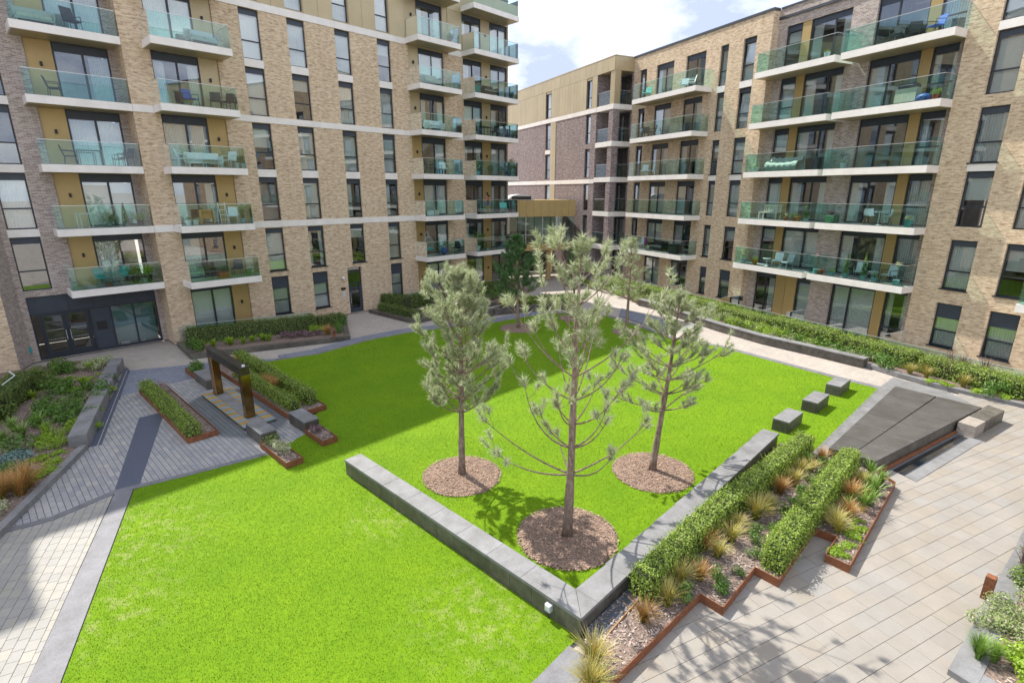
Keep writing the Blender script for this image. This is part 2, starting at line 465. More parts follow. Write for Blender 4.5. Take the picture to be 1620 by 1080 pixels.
for nm, col in (('f_white', (0.72, 0.74, 0.74)), ('f_black', (0.02, 0.022, 0.025)), ('f_teal', (0.02, 0.28, 0.27)), ('f_turq', (0.16, 0.55, 0.48)), ('f_grey', (0.28, 0.29, 0.29)), ('f_wood', (0.32, 0.18, 0.08)), ('f_red', (0.42, 0.05, 0.03)), ('f_terra', (0.50, 0.16, 0.06)), ('f_bluepot', (0.24, 0.46, 0.47)), ('f_cover', (0.30, 0.36, 0.32)), ('f_orange', (0.55, 0.24, 0.03)), ('f_blue', (0.03, 0.10, 0.40)), ('f_magenta', (0.42, 0.04, 0.22)), ('f_rattan', (0.42, 0.42, 0.38)), ('f_green', (0.04, 0.22, 0.09)), ('f_brown', (0.20, 0.06, 0.04)), ('f_cream', (0.62, 0.57, 0.46)), ('f_silver', (0.5, 0.52, 0.55))):
    M[nm] = plain(nm.replace('f_', 'furnishing_'), col, 0.55, namt=0.08, nscale=8)

# ------------------------------------------------------------------ mesh helpers
class MB:
    def __init__(self):
        self.v = []; self.f = []
    def quad(self, a, b, c, d):
        n = len(self.v); self.v += [a, b, c, d]; self.f.append((n, n + 1, n + 2, n + 3)); return self
    def box(self, x0, x1, y0, y1, z0, z1):
        n = len(self.v)
        self.v += [(x0, y0, z0), (x1, y0, z0), (x1, y1, z0), (x0, y1, z0), (x0, y0, z1), (x1, y0, z1), (x1, y1, z1), (x0, y1, z1)]
        for q in ((0, 3, 2, 1), (4, 5, 6, 7), (0, 1, 5, 4), (1, 2, 6, 5), (2, 3, 7, 6), (3, 0, 4, 7)):
            self.f.append(tuple(n + i for i in q))
        return self
    def prism(self, poly, z0, z1, cham=0.0):
        """upright prism of a plan polygon; cham = small bevel round the top edge"""
        a = sum(poly[i][0] * poly[(i + 1) % len(poly)][1] - poly[(i + 1) % len(poly)][0] * poly[i][1] for i in range(len(poly)))
        if a < 0:
            poly = poly[::-1]
        k = len(poly); n = len(self.v)
        rings = [(poly, z0), (poly, z1 - cham)] if cham > 0 else [(poly, z0), (poly, z1)]
        if cham > 0:
            cx = sum(p[0] for p in poly) / k; cy = sum(p[1] for p in poly) / k
            ins = []
            for p in poly:
                dx, dy = cx - p[0], cy - p[1]; L = math.hypot(dx, dy) or 1
                ins.append((p[0] + dx / L * cham * 1.4, p[1] + dy / L * cham * 1.4))
            rings.append((ins, z1))
        for pl, z in rings:
            self.v += [(p[0], p[1], z) for p in pl]
        for r in range(len(rings) - 1):
            for i in range(k):
                j = (i + 1) % k
                self.f.append((n + r * k + i, n + r * k + j, n + (r + 1) * k + j, n + (r + 1) * k + i))
        self.f.append(tuple(n + (len(rings) - 1) * k + i for i in range(k)))
        self.f.append(tuple(n + i for i in reversed(range(k))))
        return self
    def tube(self, pts, rad, seg=6, cap=True):
        n = len(self.v); pts = [Vector(p) for p in pts]
        if not hasattr(rad, '__len__'):
            rad = [rad] * len(pts)
        prev = None
        for i, p in enumerate(pts):
            t = (pts[min(i + 1, len(pts) - 1)] - pts[max(i - 1, 0)])
            t = t.normalized() if t.length > 1e-9 else Vector((0, 0, 1))
            if prev is None:
                a = t.orthogonal().normalized()
            else:
                a = (prev - t * prev.dot(t)); a = a.normalized() if a.length > 1e-6 else t.orthogonal().normalized()
            prev = a
            b = t.cross(a)
            for s in range(seg):
                an = 2 * math.pi * s / seg
                q = p + (a * math.cos(an) + b * math.sin(an)) * rad[i]
                self.v.append(tuple(q))
        for i in range(len(pts) - 1):
            for s in range(seg):
                s2 = (s + 1) % seg
                self.f.append((n + i * seg + s, n + i * seg + s2, n + (i + 1) * seg + s2, n + (i + 1) * seg + s))
        if cap:
            self.f.append(tuple(n + s for s in reversed(range(seg))))
            self.f.append(tuple(n + (len(pts) - 1) * seg + s for s in range(seg)))
        return self
    def lathe(self, prof, seg=14, c=(0, 0)):
        n = len(self.v)
        for (r, z) in prof:
            for s in range(seg):
                a = 2 * math.pi * s / seg
                self.v.append((c[0] + r * math.cos(a), c[1] + r * math.sin(a), z))
        for i in range(len(prof) - 1):
            for s in range(seg):
                s2 = (s + 1) % seg
                self.f.append((n + i * seg + s, n + i * seg + s2, n + (i + 1) * seg + s2, n + (i + 1) * seg + s))
        self.f.append(tuple(n + s for s in reversed(range(seg))))
        self.f.append(tuple(n + (len(prof) - 1) * seg + s for s in range(seg)))
        return self
    def mesh(self, name, mat, smooth=False):
        me = bpy.data.meshes.new(name)
        me.from_pydata(self.v, [], self.f)
        me.update()
        me.materials.append(M[mat] if isinstance(mat, str) else mat)
        if smooth:
            me.polygons.foreach_set('use_smooth', [True] * len(me.polygons))
        return me
    def build(self, name, mat, parent=None, smooth=False):
        return link(name, self.mesh(name, mat, smooth), parent)

def np_mesh(name, verts, faces, mat, smooth=False):
    """verts (n,3), faces (m,k) numpy arrays"""
    me = bpy.data.meshes.new(name)
    nv, (nf, k) = len(verts), faces.shape
    me.vertices.add(nv); me.vertices.foreach_set('co', np.asarray(verts, dtype=np.float32).ravel())
    me.loops.add(nf * k); me.loops.foreach_set('vertex_index', faces.astype(np.int32).ravel())
    me.polygons.add(nf)
    me.polygons.foreach_set('loop_start', np.arange(0, nf * k, k, dtype=np.int32))
    me.polygons.foreach_set('loop_total', np.full(nf, k, dtype=np.int32))
    me.update(calc_edges=True)
    me.materials.append(M[mat] if isinstance(mat, str) else mat)
    if smooth:
        me.polygons.foreach_set('use_smooth', [True] * nf)
    return me

def link(name, data, parent=None, loc=None, rz=0.0, scale=None):
    o = bpy.data.objects.new(name, data)
    C.objects.link(o)
    if parent is not None:
        o.parent = parent
    if loc is not None:
        o.location = loc
    if rz:
        o.rotation_euler = (0, 0, rz)
    if scale is not None:
        o.scale = scale if hasattr(scale, '__len__') else (scale,) * 3
    return o

def tag(o, label=None, cat=None, group=None, kind=None):
    if label: o['label'] = label
    if cat: o['category'] = cat
    if group: o['group'] = group
    if kind: o['kind'] = kind
    return o

def thing(name, label, cat, loc=(0, 0, 0), rz=0.0, group=None):
    o = link(name, None, None, loc, rz)
    o.empty_display_size = 0.2
    return tag(o, label, cat, group)

def copy_tree(o, parent=None):
    c = o.copy(); C.objects.link(c); c.parent = parent
    for ch in o.children:
        copy_tree(ch, c)
    return c

def struct(name, mb, mat, parent=None):
    o = mb.build(name, mat, parent)
    if parent is None:
        o['kind'] = 'structure'
    return o

def poly_sheet(poly, z):
    mb = MB(); n = len(poly)
    a = sum(poly[i][0] * poly[(i + 1) % n][1] - poly[(i + 1) % n][0] * poly[i][1] for i in range(n))
    if a < 0: poly = poly[::-1]
    mb.v = [(p[0], p[1], z) for p in poly]; mb.f = [tuple(range(n))]
    return mb

def strip(line, w0, w1, z0, z1):
    """solid strip along a plan polyline, from offset w0 to w1 on its left side"""
    pts = [Vector((p[0], p[1])) for p in line]; L = []; Q = []
    for i, p in enumerate(pts):
        ns = []
        if i > 0: d = (p - pts[i - 1]).normalized(); ns.append(Vector((-d.y, d.x)))
        if i < len(pts) - 1: d = (pts[i + 1] - p).normalized(); ns.append(Vector((-d.y, d.x)))
        nn = sum(ns, Vector((0, 0))).normalized(); k = 1 / max(0.5, nn.dot(ns[0]))
        L.append(p + nn * w0 * k); Q.append(p + nn * w1 * k)
    mb = MB()
    for i in range(len(pts) - 1):
        mb.prism([tuple(L[i]), tuple(L[i + 1]), tuple(Q[i + 1]), tuple(Q[i])], z0, z1)
    return mb

def clip_convex(sub, clip):
    """clip polygon sub by the convex, counter-clockwise polygon clip"""
    out = list(sub)
    for i in range(len(clip)):
        a, b = clip[i], clip[(i + 1) % len(clip)]
        inp, out = out, []
        if not inp: return []
        side = lambda p: (b[0] - a[0]) * (p[1] - a[1]) - (b[1] - a[1]) * (p[0] - a[0])
        for j in range(len(inp)):
            p, q = inp[j], inp[(j + 1) % len(inp)]
            sp, sq = side(p), side(q)
            if sp >= 0: out.append(p)
            if sp * sq < 0:
                t = sp / (sp - sq); out.append((p[0] + (q[0] - p[0]) * t, p[1] + (q[1] - p[1]) * t))
    return out

def area(poly):
    return abs(sum(poly[i][0] * poly[(i + 1) % len(poly)][1] - poly[(i + 1) % len(poly)][0] * poly[i][1] for i in range(len(poly)))) / 2

def ccw(poly):
    a = sum(poly[i][0] * poly[(i + 1) % len(poly)][1] - poly[(i + 1) % len(poly)][0] * poly[i][1] for i in range(len(poly)))
    return poly if a > 0 else poly[::-1]

def paving(name, piece, polys, ang, w, l, gap, ztop, mat, thick=0.05, nmax=300, jitter=0.0025, seed=1, varlen=0.0, gx=0.22):
    """real slabs laid in staggered rows and cut to convex areas; the nearest ones are objects"""
    rng = random.Random(seed); d = rot2(ang); n = np.array([-d[1], d[0]])
    rows = []
    bed = MB()
    for poly in polys:
        poly = ccw(poly)
        bed.v += []; k = len(bed.v); bed.v += [(p[0], p[1], ztop - thick * 0.5) for p in poly]; bed.f.append(tuple(range(k, k + len(poly))))
        A = [np.dot(d, p) for p in poly]; B = [np.dot(n, p) for p in poly]
        j0, j1 = math.floor(min(B) / w), math.ceil(max(B) / w)
        for j in range(j0, j1 + 1):
            a = math.floor(min(A) / l) * l - l + ((j * 0.37) % 1.0) * l
            while a < max(A) + l:
                ll = l * (1 + rng.uniform(-varlen, varlen))
                g = gap / 2
                h_ = gap * gx
                rect = [d * (a + h_) + n * (j * w + g), d * (a + ll - h_) + n * (j * w + g), d * (a + ll - h_) + n * (j * w + w - g), d * (a + h_) + n * (j * w + w - g)]
                rect = [(float(p[0]), float(p[1])) for p in rect]
                c = clip_convex(rect, poly)
                if len(c) >= 3 and area(c) > 0.12 * w * l:
                    cx = sum(p[0] for p in c) / len(c); cy = sum(p[1] for p in c) / len(c)
                    full = len(c) == 4 and area(c) > 0.9995 * (ll - 2 * h_) * (w - gap) and varlen == 0
                    rows.append((math.hypot(cx, cy), cx, cy, c, full, rng.uniform(-jitter, jitter)))
                a += ll
    root = bed.build(name, 'joint_sand'); root['kind'] = 'structure'
    rows.sort(key=lambda r: r[0])
    shared = None; rest = MB()
    for i, (dist, cx, cy, c, full, dz) in enumerate(rows):
        if i < nmax:
            if full and shared is not None:
                link(piece, shared, root, (cx, cy, dz))
            else:
                mb = MB().prism([(p[0] - cx, p[1] - cy) for p in c], ztop - thick, ztop)
                me = mb.mesh(piece, mat)
                if full: shared = me
                link(piece, me, root, (cx, cy, dz))
        else:
            rest.prism(c, ztop - thick, ztop + dz)
    if rest.v:
        o = rest.build('far_' + piece + 's', mat, root); o['kind'] = 'stuff'
    return root
M['joint_sand'] = plain('joint_sand', (0.195, 0.178, 0.158), 0.95, nscale=20, namt=0.2)

# ================================================================== GROUND
struct('ground', MB().quad((-900, -900, -0.06), (900, -900, -0.06), (900, 900, -0.06), (-900, 900, -0.06)), 'path')

LAWN = [(-7.3, 5.9), (-11.05, 13.63), (-9.93, 14.49), (-8.1, 15.85), (-7.35, 17.4), (-7.75, 18.45), (-7.6, 19.3), (-13.2, 25.3), (-12.2, 25.85), (-10.33, 27.0), (-8.44, 29.6), (-6.55, 31.3), (-4.0, 32.7), (-1.26, 33.9), (1.06, 35.7), (2.81, 36.7), (5.1, 36.9), (6.74, 35.9), (7.99, 33.55), (9.42, 30.3), (11.79, 28.3), (15.02, 23.45), (16.35, 21.8), (10.35, 15.95), (9.7, 16.15), (2.4, 9.15), (1.22, 8.2), (0.55, 7.45), (-0.5, 6.4), (-1.0, 5.9)]
lawn = struct('lawn', poly_sheet(LAWN, 0.004), 'lawn')

# granite edging round the lawn
FAR_EDGE = [(-12.1, 25.9), (-10.33, 27.0), (-8.44, 29.6), (-6.55, 31.3), (-4.0, 32.7), (-1.26, 33.9), (1.06, 35.7), (2.81, 36.7), (5.1, 36.9), (6.74, 35.9), (7.99, 33.55), (9.42, 30.3), (11.79, 28.3), (15.02, 23.45), (16.35, 21.8)]
struct('lawn_edging', strip(FAR_EDGE, -0.02, 0.36, -0.05, 0.008), 'granite_pale')
struct('granite_border', MB().prism([(-6.98, 5.2), (-11.08, 13.63), (-11.5, 13.5), (-7.6, 5.2)], -0.05, 0.010), 'granite_pale')
struct('paving_edging', strip([(-12.95, 11.62), (-12.2, 12.12), (-11.47, 13.42), (-9.93, 14.42), (-8.05, 15.75)], -0.02, 0.2, -0.05, 0.012), 'granite_pale')
struct('granite_threshold', MB().prism([(1.12, 8.12), (0.55, 7.5), (-0.6, 6.35), (-0.2, 6.0), (1.0, 7.05), (1.55, 7.75)], -0.05, 0.014), 'granite_pale')

# big sandstone slabs of the lower terrace
paving('sandstone_terrace', 'slab', [[(0.2, 5.6), (8.4, 5.6), (13.4, 10.2), (21.5, 19.0), (19.6, 21.4), (1.2, 7.6)]], 25.5, 0.33, 0.52, 0.009, -0.002, 'slab', nmax=300, seed=3)
# cream pavers
paving('cream_paving', 'paver', [[(-7.7, 5.4), (-11.5, 13.42), (-12.95, 11.7), (-14.0, 5.4)]], 115.5, 0.205, 0.29, 0.009, -0.004, 'cream', nmax=300, seed=5, gx=0.5)
# grey stone planks
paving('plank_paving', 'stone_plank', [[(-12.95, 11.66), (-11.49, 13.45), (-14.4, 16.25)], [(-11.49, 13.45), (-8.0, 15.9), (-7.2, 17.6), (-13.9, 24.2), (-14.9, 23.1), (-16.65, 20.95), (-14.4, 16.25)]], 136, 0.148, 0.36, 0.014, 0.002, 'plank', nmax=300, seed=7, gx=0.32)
struct('dark_granite_band', MB().prism([(-11.52, 13.46), (-11.05, 13.86), (-13.75, 19.3), (-14.35, 18.7)], -0.04, 0.008), 'granite_blue')
struct('sett_band', poly_sheet([(-18.75, 24.3), (-15.3, 25.6), (-12.0, 26.3), (-11.9, 25.7), (-13.9, 24.25), (-14.95, 23.0), (-16.7, 20.95)], -0.012), 'setts_blue')
struct('path_border', strip([(-12.0, 26.2), (-10.55, 27.25), (-8.7, 29.8), (-6.75, 31.6), (-4.1, 33.05), (-1.45, 34.25), (0.85, 36.05), (2.7, 37.1)], 0.02, 0.75, -0.05, -0.004), 'setts_blue')
struct('painted_path_shade', poly_sheet([(7.6, 36.0), (8.6, 34.0), (9.9, 31.2), (11.0, 33.5), (9.8, 36.2), (8.3, 38.6)], -0.010), 'setts_blue')  # blue sheet that paints the left block's shade onto the path
# drain channel with its bright steel edge beside the left wall
struct('drain_channel', MB().prism([(-14.42, 16.28), (-14.12, 16.45), (-18.6, 24.3), (-19.2, 24.85)], -0.04, 0.006), 'granite_blue')
struct('steel_strip', MB().prism([(-14.19, 16.33), (-14.165, 16.345), (-18.69, 24.23), (-18.715, 24.215)], 0.0, 0.012), 'rail')

# grass blades
def in_poly(px, py, poly):
    inside = np.zeros(len(px), bool); j = len(poly) - 1
    for i in range(len(poly)):
        xi, yi = poly[i]; xj, yj = poly[j]
        c = ((yi > py) != (yj > py)) & (px < (xj - xi) * (py - yi) / (yj - yi + 1e-12) + xi)
        inside ^= c; j = i
    return inside
MULCH = [(-1.5, 14.42, 1.17), (1.43, 11.45, 1.24), (4.42, 14.64, 1.2), (0.49, 32.55, 1.2), (7.2, 31.6, 0.9), (4.3, 35.3, 1.0)]
SEATS = [(10.27, 17.94), (12.3, 19.73), (14.28, 21.52)]
_br = random.Random(17); BARE = []
for (zx, zy, zr, zn) in ((-10.3, 12.2, 1.0, 20), (-0.2, 8.7, 0.9, 18), (-9.0, 9.6, 1.0, 5)):
    for _ in range(zn): BARE.append((_br.gauss(zx, zr * 0.55), _br.gauss(zy, zr * 0.55), _br.uniform(0.03, 0.10)))
for _ in range(26): BARE.append((_br.uniform(-5.2, 1.1), 0, 0.12)); BARE[-1] = (BARE[-1][0], 14.5 - (BARE[-1][0] + 5.0) * 1.045 - _br.uniform(0.05, 0.25), _br.uniform(0.05, 0.12))
def grass(seed=11):
    rng = np.random.default_rng(seed); P = []
    for (y0, y1, dens, h) in ((5.9, 11.5, 1100, 0.033), (11.5, 17, 600, 0.038), (17, 24, 220, 0.047), (24, 37, 80, 0.06)):
        n = int(30 * (y1 - y0) * dens)
        x = rng.uniform(-13, 17, n); y = rng.uniform(y0, y1, n)
        k = in_poly(x, y, LAWN)
        for (mx, my, r) in MULCH:
            k &= (x - mx) ** 2 + (y - my) ** 2 > (r * (0.985 + 0.02 * np.sin(9 * np.arctan2(y - my, x - mx)) + rng.normal(0, 0.018, n))) ** 2
        for (px_, py_, pr_) in BARE:
            k &= (x - px_) ** 2 + (y - py_) ** 2 * 1.6 > (pr_ * rng.uniform(0.55, 1.15, n)) ** 2
        x, y = x[k], y[k]
        P.append(np.stack([x, y, np.full(len(x), h)], 1))
    P = np.concatenate(P); n = len(P)
    h = P[:, 2] * rng.uniform(0.5, 1.25, n); a = rng.uniform(0, 2 * np.pi, n); wd = P[:, 2] * 0.17
    tilt = rng.uniform(0, 0.9, n); ta = rng.uniform(0, 2 * np.pi, n)
    v = np.zeros((n, 3, 3))
    v[:, 0, 0] = P[:, 0] - np.cos(a) * wd; v[:, 0, 1] = P[:, 1] - np.sin(a) * wd
    v[:, 1, 0] = P[:, 0] + np.cos(a) * wd; v[:, 1, 1] = P[:, 1] + np.sin(a) * wd
    v[:, 2, 0] = P[:, 0] + np.cos(ta) * tilt * h; v[:, 2, 1] = P[:, 1] + np.sin(ta) * tilt * h; v[:, 2, 2] = h
    v[:, :2, 2] = 0.002
    return np_mesh('grass', v.reshape(-1, 3), np.arange(n * 3).reshape(-1, 3), 'blade')
tag(link('grass', grass()), 'short bright green grass growing all over the lawn', 'grass', kind='stuff')

def chips(n, region, seed, size=(0.02, 0.06), z=0.03, mat='chip', dz=0.02):
    """loose bark pieces: small tilted quads spread by a region function giving (x, y, z)"""
    rng = np.random.default_rng(seed)
    p = region(rng, n); n = len(p)
    a = rng.uniform(0, 2 * np.pi, n); L = rng.uniform(*size, n); W = L * rng.uniform(0.3, 0.6, n)
    t = np.stack([np.cos(a), np.sin(a), rng.uniform(-0.35, 0.35, n)], 1); b = np.stack([-np.sin(a), np.cos(a), rng.uniform(-0.35, 0.35, n)], 1)
    p = p + np.stack([np.zeros(n), np.zeros(n), z + rng.uniform(0, dz, n)], 1)
    v = np.stack([p - t * L[:, None] - b * W[:, None], p + t * L[:, None] - b * W[:, None], p + t * L[:, None] + b * W[:, None], p - t * L[:, None] + b * W[:, None]], 1)
    return np_mesh('bark_chips', v.reshape(-1, 3), np.arange(n * 4).reshape(-1, 4), mat)

def disc_region(r):
    def f(rng, n):
        a = rng.uniform(0, 2 * np.pi, n); q = r * np.sqrt(rng.uniform(0, 1, n))
        return np.stack([q * np.cos(a), q * np.sin(a), 0.05 * (1 - (q / r) ** 2)], 1)
    return f
def poly_region(poly):
    P = np.array(poly)
    def f(rng, n):
        x = rng.uniform(P[:, 0].min(), P[:, 0].max(), 3 * n); y = rng.uniform(P[:, 1].min(), P[:, 1].max(), 3 * n)
        k = in_poly(x, y, poly); x, y = x[k][:n], y[k][:n]
        return np.stack([x, y, np.zeros(len(x))], 1)
    return f
MULCH_LABELS = ['round bark mulch bed under the dense pine with the leafy full crown', 'round bark mulch bed under the tallest pine inside the wall corner', 'round bark mulch bed under the leaning pine beside the long hedge', 'shaded bark mulch bed under the dark pine near the link building', 'small round bark mulch bed under the slim pine by the path', 'shaded bark mulch bed at the far tip of the lawn']
for i, (mx, my, r) in enumerate(MULCH):
    mb = MB(); prof = [(r, 0.006), (r * 0.97, 0.03), (r * 0.75, 0.045), (r * 0.4, 0.055), (0.02, 0.06)]
    mb.lathe(prof, 40)
    rg = random.Random(i)
    ph = [rg.uniform(0, 6.28) for _ in range(3)]
    mb.v = [(x * (1 + 0.018 * math.sin(5 * math.atan2(y, x) + ph[0]) + 0.012 * math.sin(11 * math.atan2(y, x) + ph[1])), y * (1 + 0.018 * math.sin(5 * math.atan2(y, x) + ph[0]) + 0.012 * math.sin(11 * math.atan2(y, x) + ph[1])), z) for (x, y, z) in mb.v]
    o = link('mulch_bed', mb.mesh('mulch_bed', 'mulch', True), None, (mx, my, 0))
    tag(o, MULCH_LABELS[i], 'mulch bed', 'round mulch beds in the lawn')
    if i < 3:
        c = link('bark_chips', chips(5000, disc_region(r * 1.04), 50 + i, (0.01, 0.03), 0.014, 'chip', 0.035), o); c['kind'] = 'stuff'

# ================================================================== GARDEN WALLS, SEATS, TABLE
def stone_blocks(parent, name, poly_line, thick, z0, z1, step, mat, gap=0.008, cap=None):
    """wall of separate stone blocks along a plan polyline; returns nothing"""
    for i in range(len(poly_line) - 1):
        a = Vector(poly_line[i]); b = Vector(poly_line[i + 1]); L = (b - a).length; d = (b - a) / L; n = Vector((-d.y, d.x))
        k = max(1, round(L / step)); s = L / k
        for j in range(k):
            p = a + d * (j * s + gap / 2); q = a + d * ((j + 1) * s - gap / 2)
            mb = MB().prism([tuple(p), tuple(q), tuple(q + n * thick), tuple(p + n * thick)], z0, z1 + 0.004 * (i % 2), 0.006)
            mb.build(name, mat, parent)

WZ = 0.5
wall = thing('garden_wall', 'low angular dark stone wall around the three pine trees', 'wall', (*un(6.9, 4.78), 0))
wall.rotation_euler = (0, 0, R(46))
# local: x along U, y along N. outer faces at x=0 and y=0
core = MB().prism([(0.03, 0.03), (11.2, 0.03), (11.2, 0.5), (0.53, 0.53), (0.53, 8.9), (0.03, 8.9)], 0, WZ - 0.08).build('core', 'granite_dark', wall)
for j in range(14):                       # stone facing panels of the long face
    y0 = j * 8.95 / 14; y1 = (j + 1) * 8.95 / 14
    MB().box(0.0, 0.03, y0 + 0.004, y1 - 0.004, 0.0, WZ - 0.075).build('facing_stone', 'granite_dark', wall)
for j in range(14):
    x0 = 0.03 + j * 11.1 / 14; x1 = 0.03 + (j + 1) * 11.1 / 14
    MB().box(x0 + 0.004, x1 - 0.004, 0.0, 0.03, 0.0, WZ - 0.075).build('facing_stone', 'granite_dark', wall)
MB().box(0.03, 0.53, 8.9, 8.95, 0, WZ - 0.075).build('facing_stone', 'granite_dark', wall)
for j in range(9):
    y0 = 0.0 if j == 0 else 0.54 + (j - 1) * 8.42 / 8; y1 = 0.54 + j * 8.42 / 8
    if j == 0:
        MB().prism([(-0.012, -0.012), (0.545, 0.545), (-0.012, 0.545)], WZ - 0.075, WZ, 0.003).build('coping_stone', 'granite', wall)
        MB().prism([(-0.004, -0.012), (0.55, -0.012), (0.55, 0.538)], WZ - 0.075, WZ, 0.003).build('coping_stone', 'granite', wall)
    else:
        MB().prism([(-0.012, y0 + 0.003), (0.545, y0 + 0.003), (0.545, y1 - 0.001), (-0.012, y1 - 0.001)], WZ - 0.075, WZ, 0.004).build('coping_stone', 'granite', wall)
for j in range(10):
    x0 = 0.553 + j * 10.63 / 10; x1 = 0.553 + (j + 1) * 10.63 / 10
    MB().prism([(x0 + 0.002, -0.012), (x1 - 0.001, -0.012), (x1 - 0.001, 0.52), (x0 + 0.002, 0.545)], WZ - 0.075, WZ, 0.004).build('coping_stone', 'granite', wall)
lampbox = thing('wall_socket_box', 'small white socket box fixed to the dark wall near its corner', 'socket box', (*un(6.9, 5.55), 0.0), R(46))
MB().box(-0.09, -0.001, -0.07, 0.07, 0.2, 0.36).build('casing', 'f_silver', lampbox)
MB().box(-0.10, -0.09, -0.055, 0.055, 0.27, 0.35).build('cover', 'f_white', lampbox)
MB().tube([(-0.03, 0, 0.2), (-0.03, 0, 0.02)], 0.008, 6).build('cable', 'black', lampbox)

def seat_block(name, label, c, rz, L, W, H, group, slat=False):
    t = thing(name, label, 'seat', (c[0], c[1], 0), rz, group)
    MB().box(-L / 2, L / 2, -W / 2, W / 2, 0, H - 0.05).build('base', 'granite_dark', t)
    if slat:
        k = 9
        for j in range(k):
            y0 = -W / 2 + j * W / k
            MB().box(-L / 2 - 0.004, L / 2 + 0.004, y0 + 0.004, y0 + W / k - 0.004, H - 0.048, H).build('seat_slat', 'granite', t)
    else:
        for j in range(2):
            MB().prism([(-L / 2 + j * L / 2 + 0.003, -W / 2 - 0.004), (-L / 2 + (j + 1) * L / 2 - 0.003, -W / 2 - 0.004), (-L / 2 + (j + 1) * L / 2 - 0.003, W / 2 + 0.004), (-L / 2 + j * L / 2 + 0.003, W / 2 + 0.004)], H - 0.048, H, 0.005).build('seat_stone', 'granite', t)
    return t
SL = ['dark stone block seat on the lawn closest to the long clipped hedge', 'middle dark stone block seat in the row of three on the lawn', 'dark stone block seat on the lawn closest to the planted right border']
for i, (x, y) in enumerate(SEATS):
    seat_block('stone_block', SL[i], (x, y), R(43), 1.38, 0.56, 0.46, 'stone block seats on the lawn')
seat_block('bench_seat', 'grey slatted stone seat beside the far bronze portal post', un(6.58, 25.5), R(136), 1.75, 0.55, 0.45, 'slatted seats round the portal', True)
seat_block('bench_seat', 'grey slatted stone seat joined to the cream-flowered corten planter', un(6.1, 18.15), R(136), 1.3, 0.55, 0.45, 'slatted seats round the portal', True)
seat_block('bench_seat', 'grey slatted stone seat joined to the purple-leaved corten planter', un(7.58, 18.0), R(136), 1.3, 0.55, 0.45, 'slatted seats round the portal', True)

# wedge-shaped basalt table with a dark slot
tab = thing('water_table', 'large wedge-shaped dark stone slab with a slot along it', 'water feature', (11.19, 14.48, 0))
T0 = [(0, 0), (6.88, 4.19), (5.17, 6.48), (-0.93, 0.87)]
MB().prism(T0, 0, 0.40).build('base', 'granite_dark', tab)
def lerp(a, b, t): return (a[0] + (b[0] - a[0]) * t, a[1] + (b[1] - a[1]) * t)
for (s0, s1) in ((0.0, 0.49), (0.505, 1.0)):
    for j in range(6):
        t0 = j / 6 + 0.0012; t1 = (j + 1) / 6 - 0.0012
        q = []
        for (t, s) in ((t0, s0), (t1, s0), (t1, s1), (t0, s1)):
            q.append(lerp(lerp(T0[0], T0[1], t), lerp(T0[3], T0[2], t), s))
        MB().prism(q, 0.402, 0.455, 0.003).build('top_slab', 'table_top', tab)
MB().prism([lerp(T0[0], T0[3], 0.488), lerp(T0[1], T0[2], 0.488), lerp(T0[1], T0[2], 0.507), lerp(T0[0], T0[3], 0.507)], 0.4005, 0.42).build('slot', 'black', tab)
MB().prism([(0.10, -0.10), (6.75, 3.94), (6.84, 4.1), (0.04, 0.0)], 0.05, 0.09).build('steel_lip', 'corten', tab)
bx = thing('stone_bench', 'dark stone bench with a warm end block beside the wedge table', 'bench', (16.2, 17.1, 0))
B0 = [(-0.12, 0.26), (0.14, -0.18), (2.45, 1.25), (2.3, 1.8)]
for j in range(3):
    t0, t1 = j / 3 + 0.003, (j + 1) / 3 - 0.003
    q = [lerp(B0[1], B0[2], t0), lerp(B0[1], B0[2], t1), lerp(B0[0], B0[3], t1), lerp(B0[0], B0[3], t0)]
    MB().prism(q, 0, 0.455, 0.006).build('bench_stone', 'wood_stone' if j == 0 else 'granite_dark', bx)
struct('water_rill', MB().prism([(11.98, 14.72), (16.08, 17.2), (16.22, 17.0), (12.1, 14.42)], -0.02, 0.008), 'water')
struct('rill_bed', MB().prism([(11.95, 14.75), (16.06, 17.24), (16.25, 16.97), (12.1, 14.38)], -0.05, 0.003), 'gravel')
struct('rill_kerb', MB().prism([(12.1, 14.37), (16.3, 16.97), (16.55, 16.75), (12.2, 14.05)], -0.05, 0.014), 'granite')
struct('table_apron', MB().prism([(10.05, 15.85), (16.4, 21.95), (18.0, 23.3), (19.1, 21.5), (18.9, 19.2), (18.0, 18.4), (11.2, 14.3), (10.2, 15.3)], -0.05, 0.006), 'granite')

# bronze portal
por = thing('bronze_portal', 'polished bronze gateway frame standing on ochre and grey tiles', 'portal frame', (*un(6.42, 19.95), 0), R(136))
PH = 2.14; PL = 3.75
def post(x0, x1, z0, z1):
    MB().prism([(x0, -0.16), (x1, -0.16), (x1, 0.16), (x0, 0.16)], z0, z1, 0.008).build('post', 'bronze', por)
post(0, 0.30, 0.12, PH - 0.32)
post(PL - 0.30, PL, 0.12, PH - 0.32)
MB().prism([(0, -0.165), (PL, -0.165), (PL, 0.165), (0, 0.165)], PH - 0.318, PH, 0.008).build('lintel', 'bronze_dark', por)
MB().box(0.302, 0.316, -0.155, -0.115, 0.12, PH - 0.33).build('edge_glint', 'inner_glint', por)  # thin added strips paint the golden reflection along the inner edges
MB().box(PL - 0.316, PL - 0.302, 0.115, 0.155, 0.12, PH - 0.33).build('edge_glint', 'inner_glint', por)
MB().box(0.32, PL - 0.32, 0.115, 0.155, PH - 0.334, PH - 0.320).build('edge_glint', 'inner_glint', por)
MB().box(0.05, 0.11, -0.05, 0.05, PH, PH + 0.07).build('top_lamp', 'f_white', por)
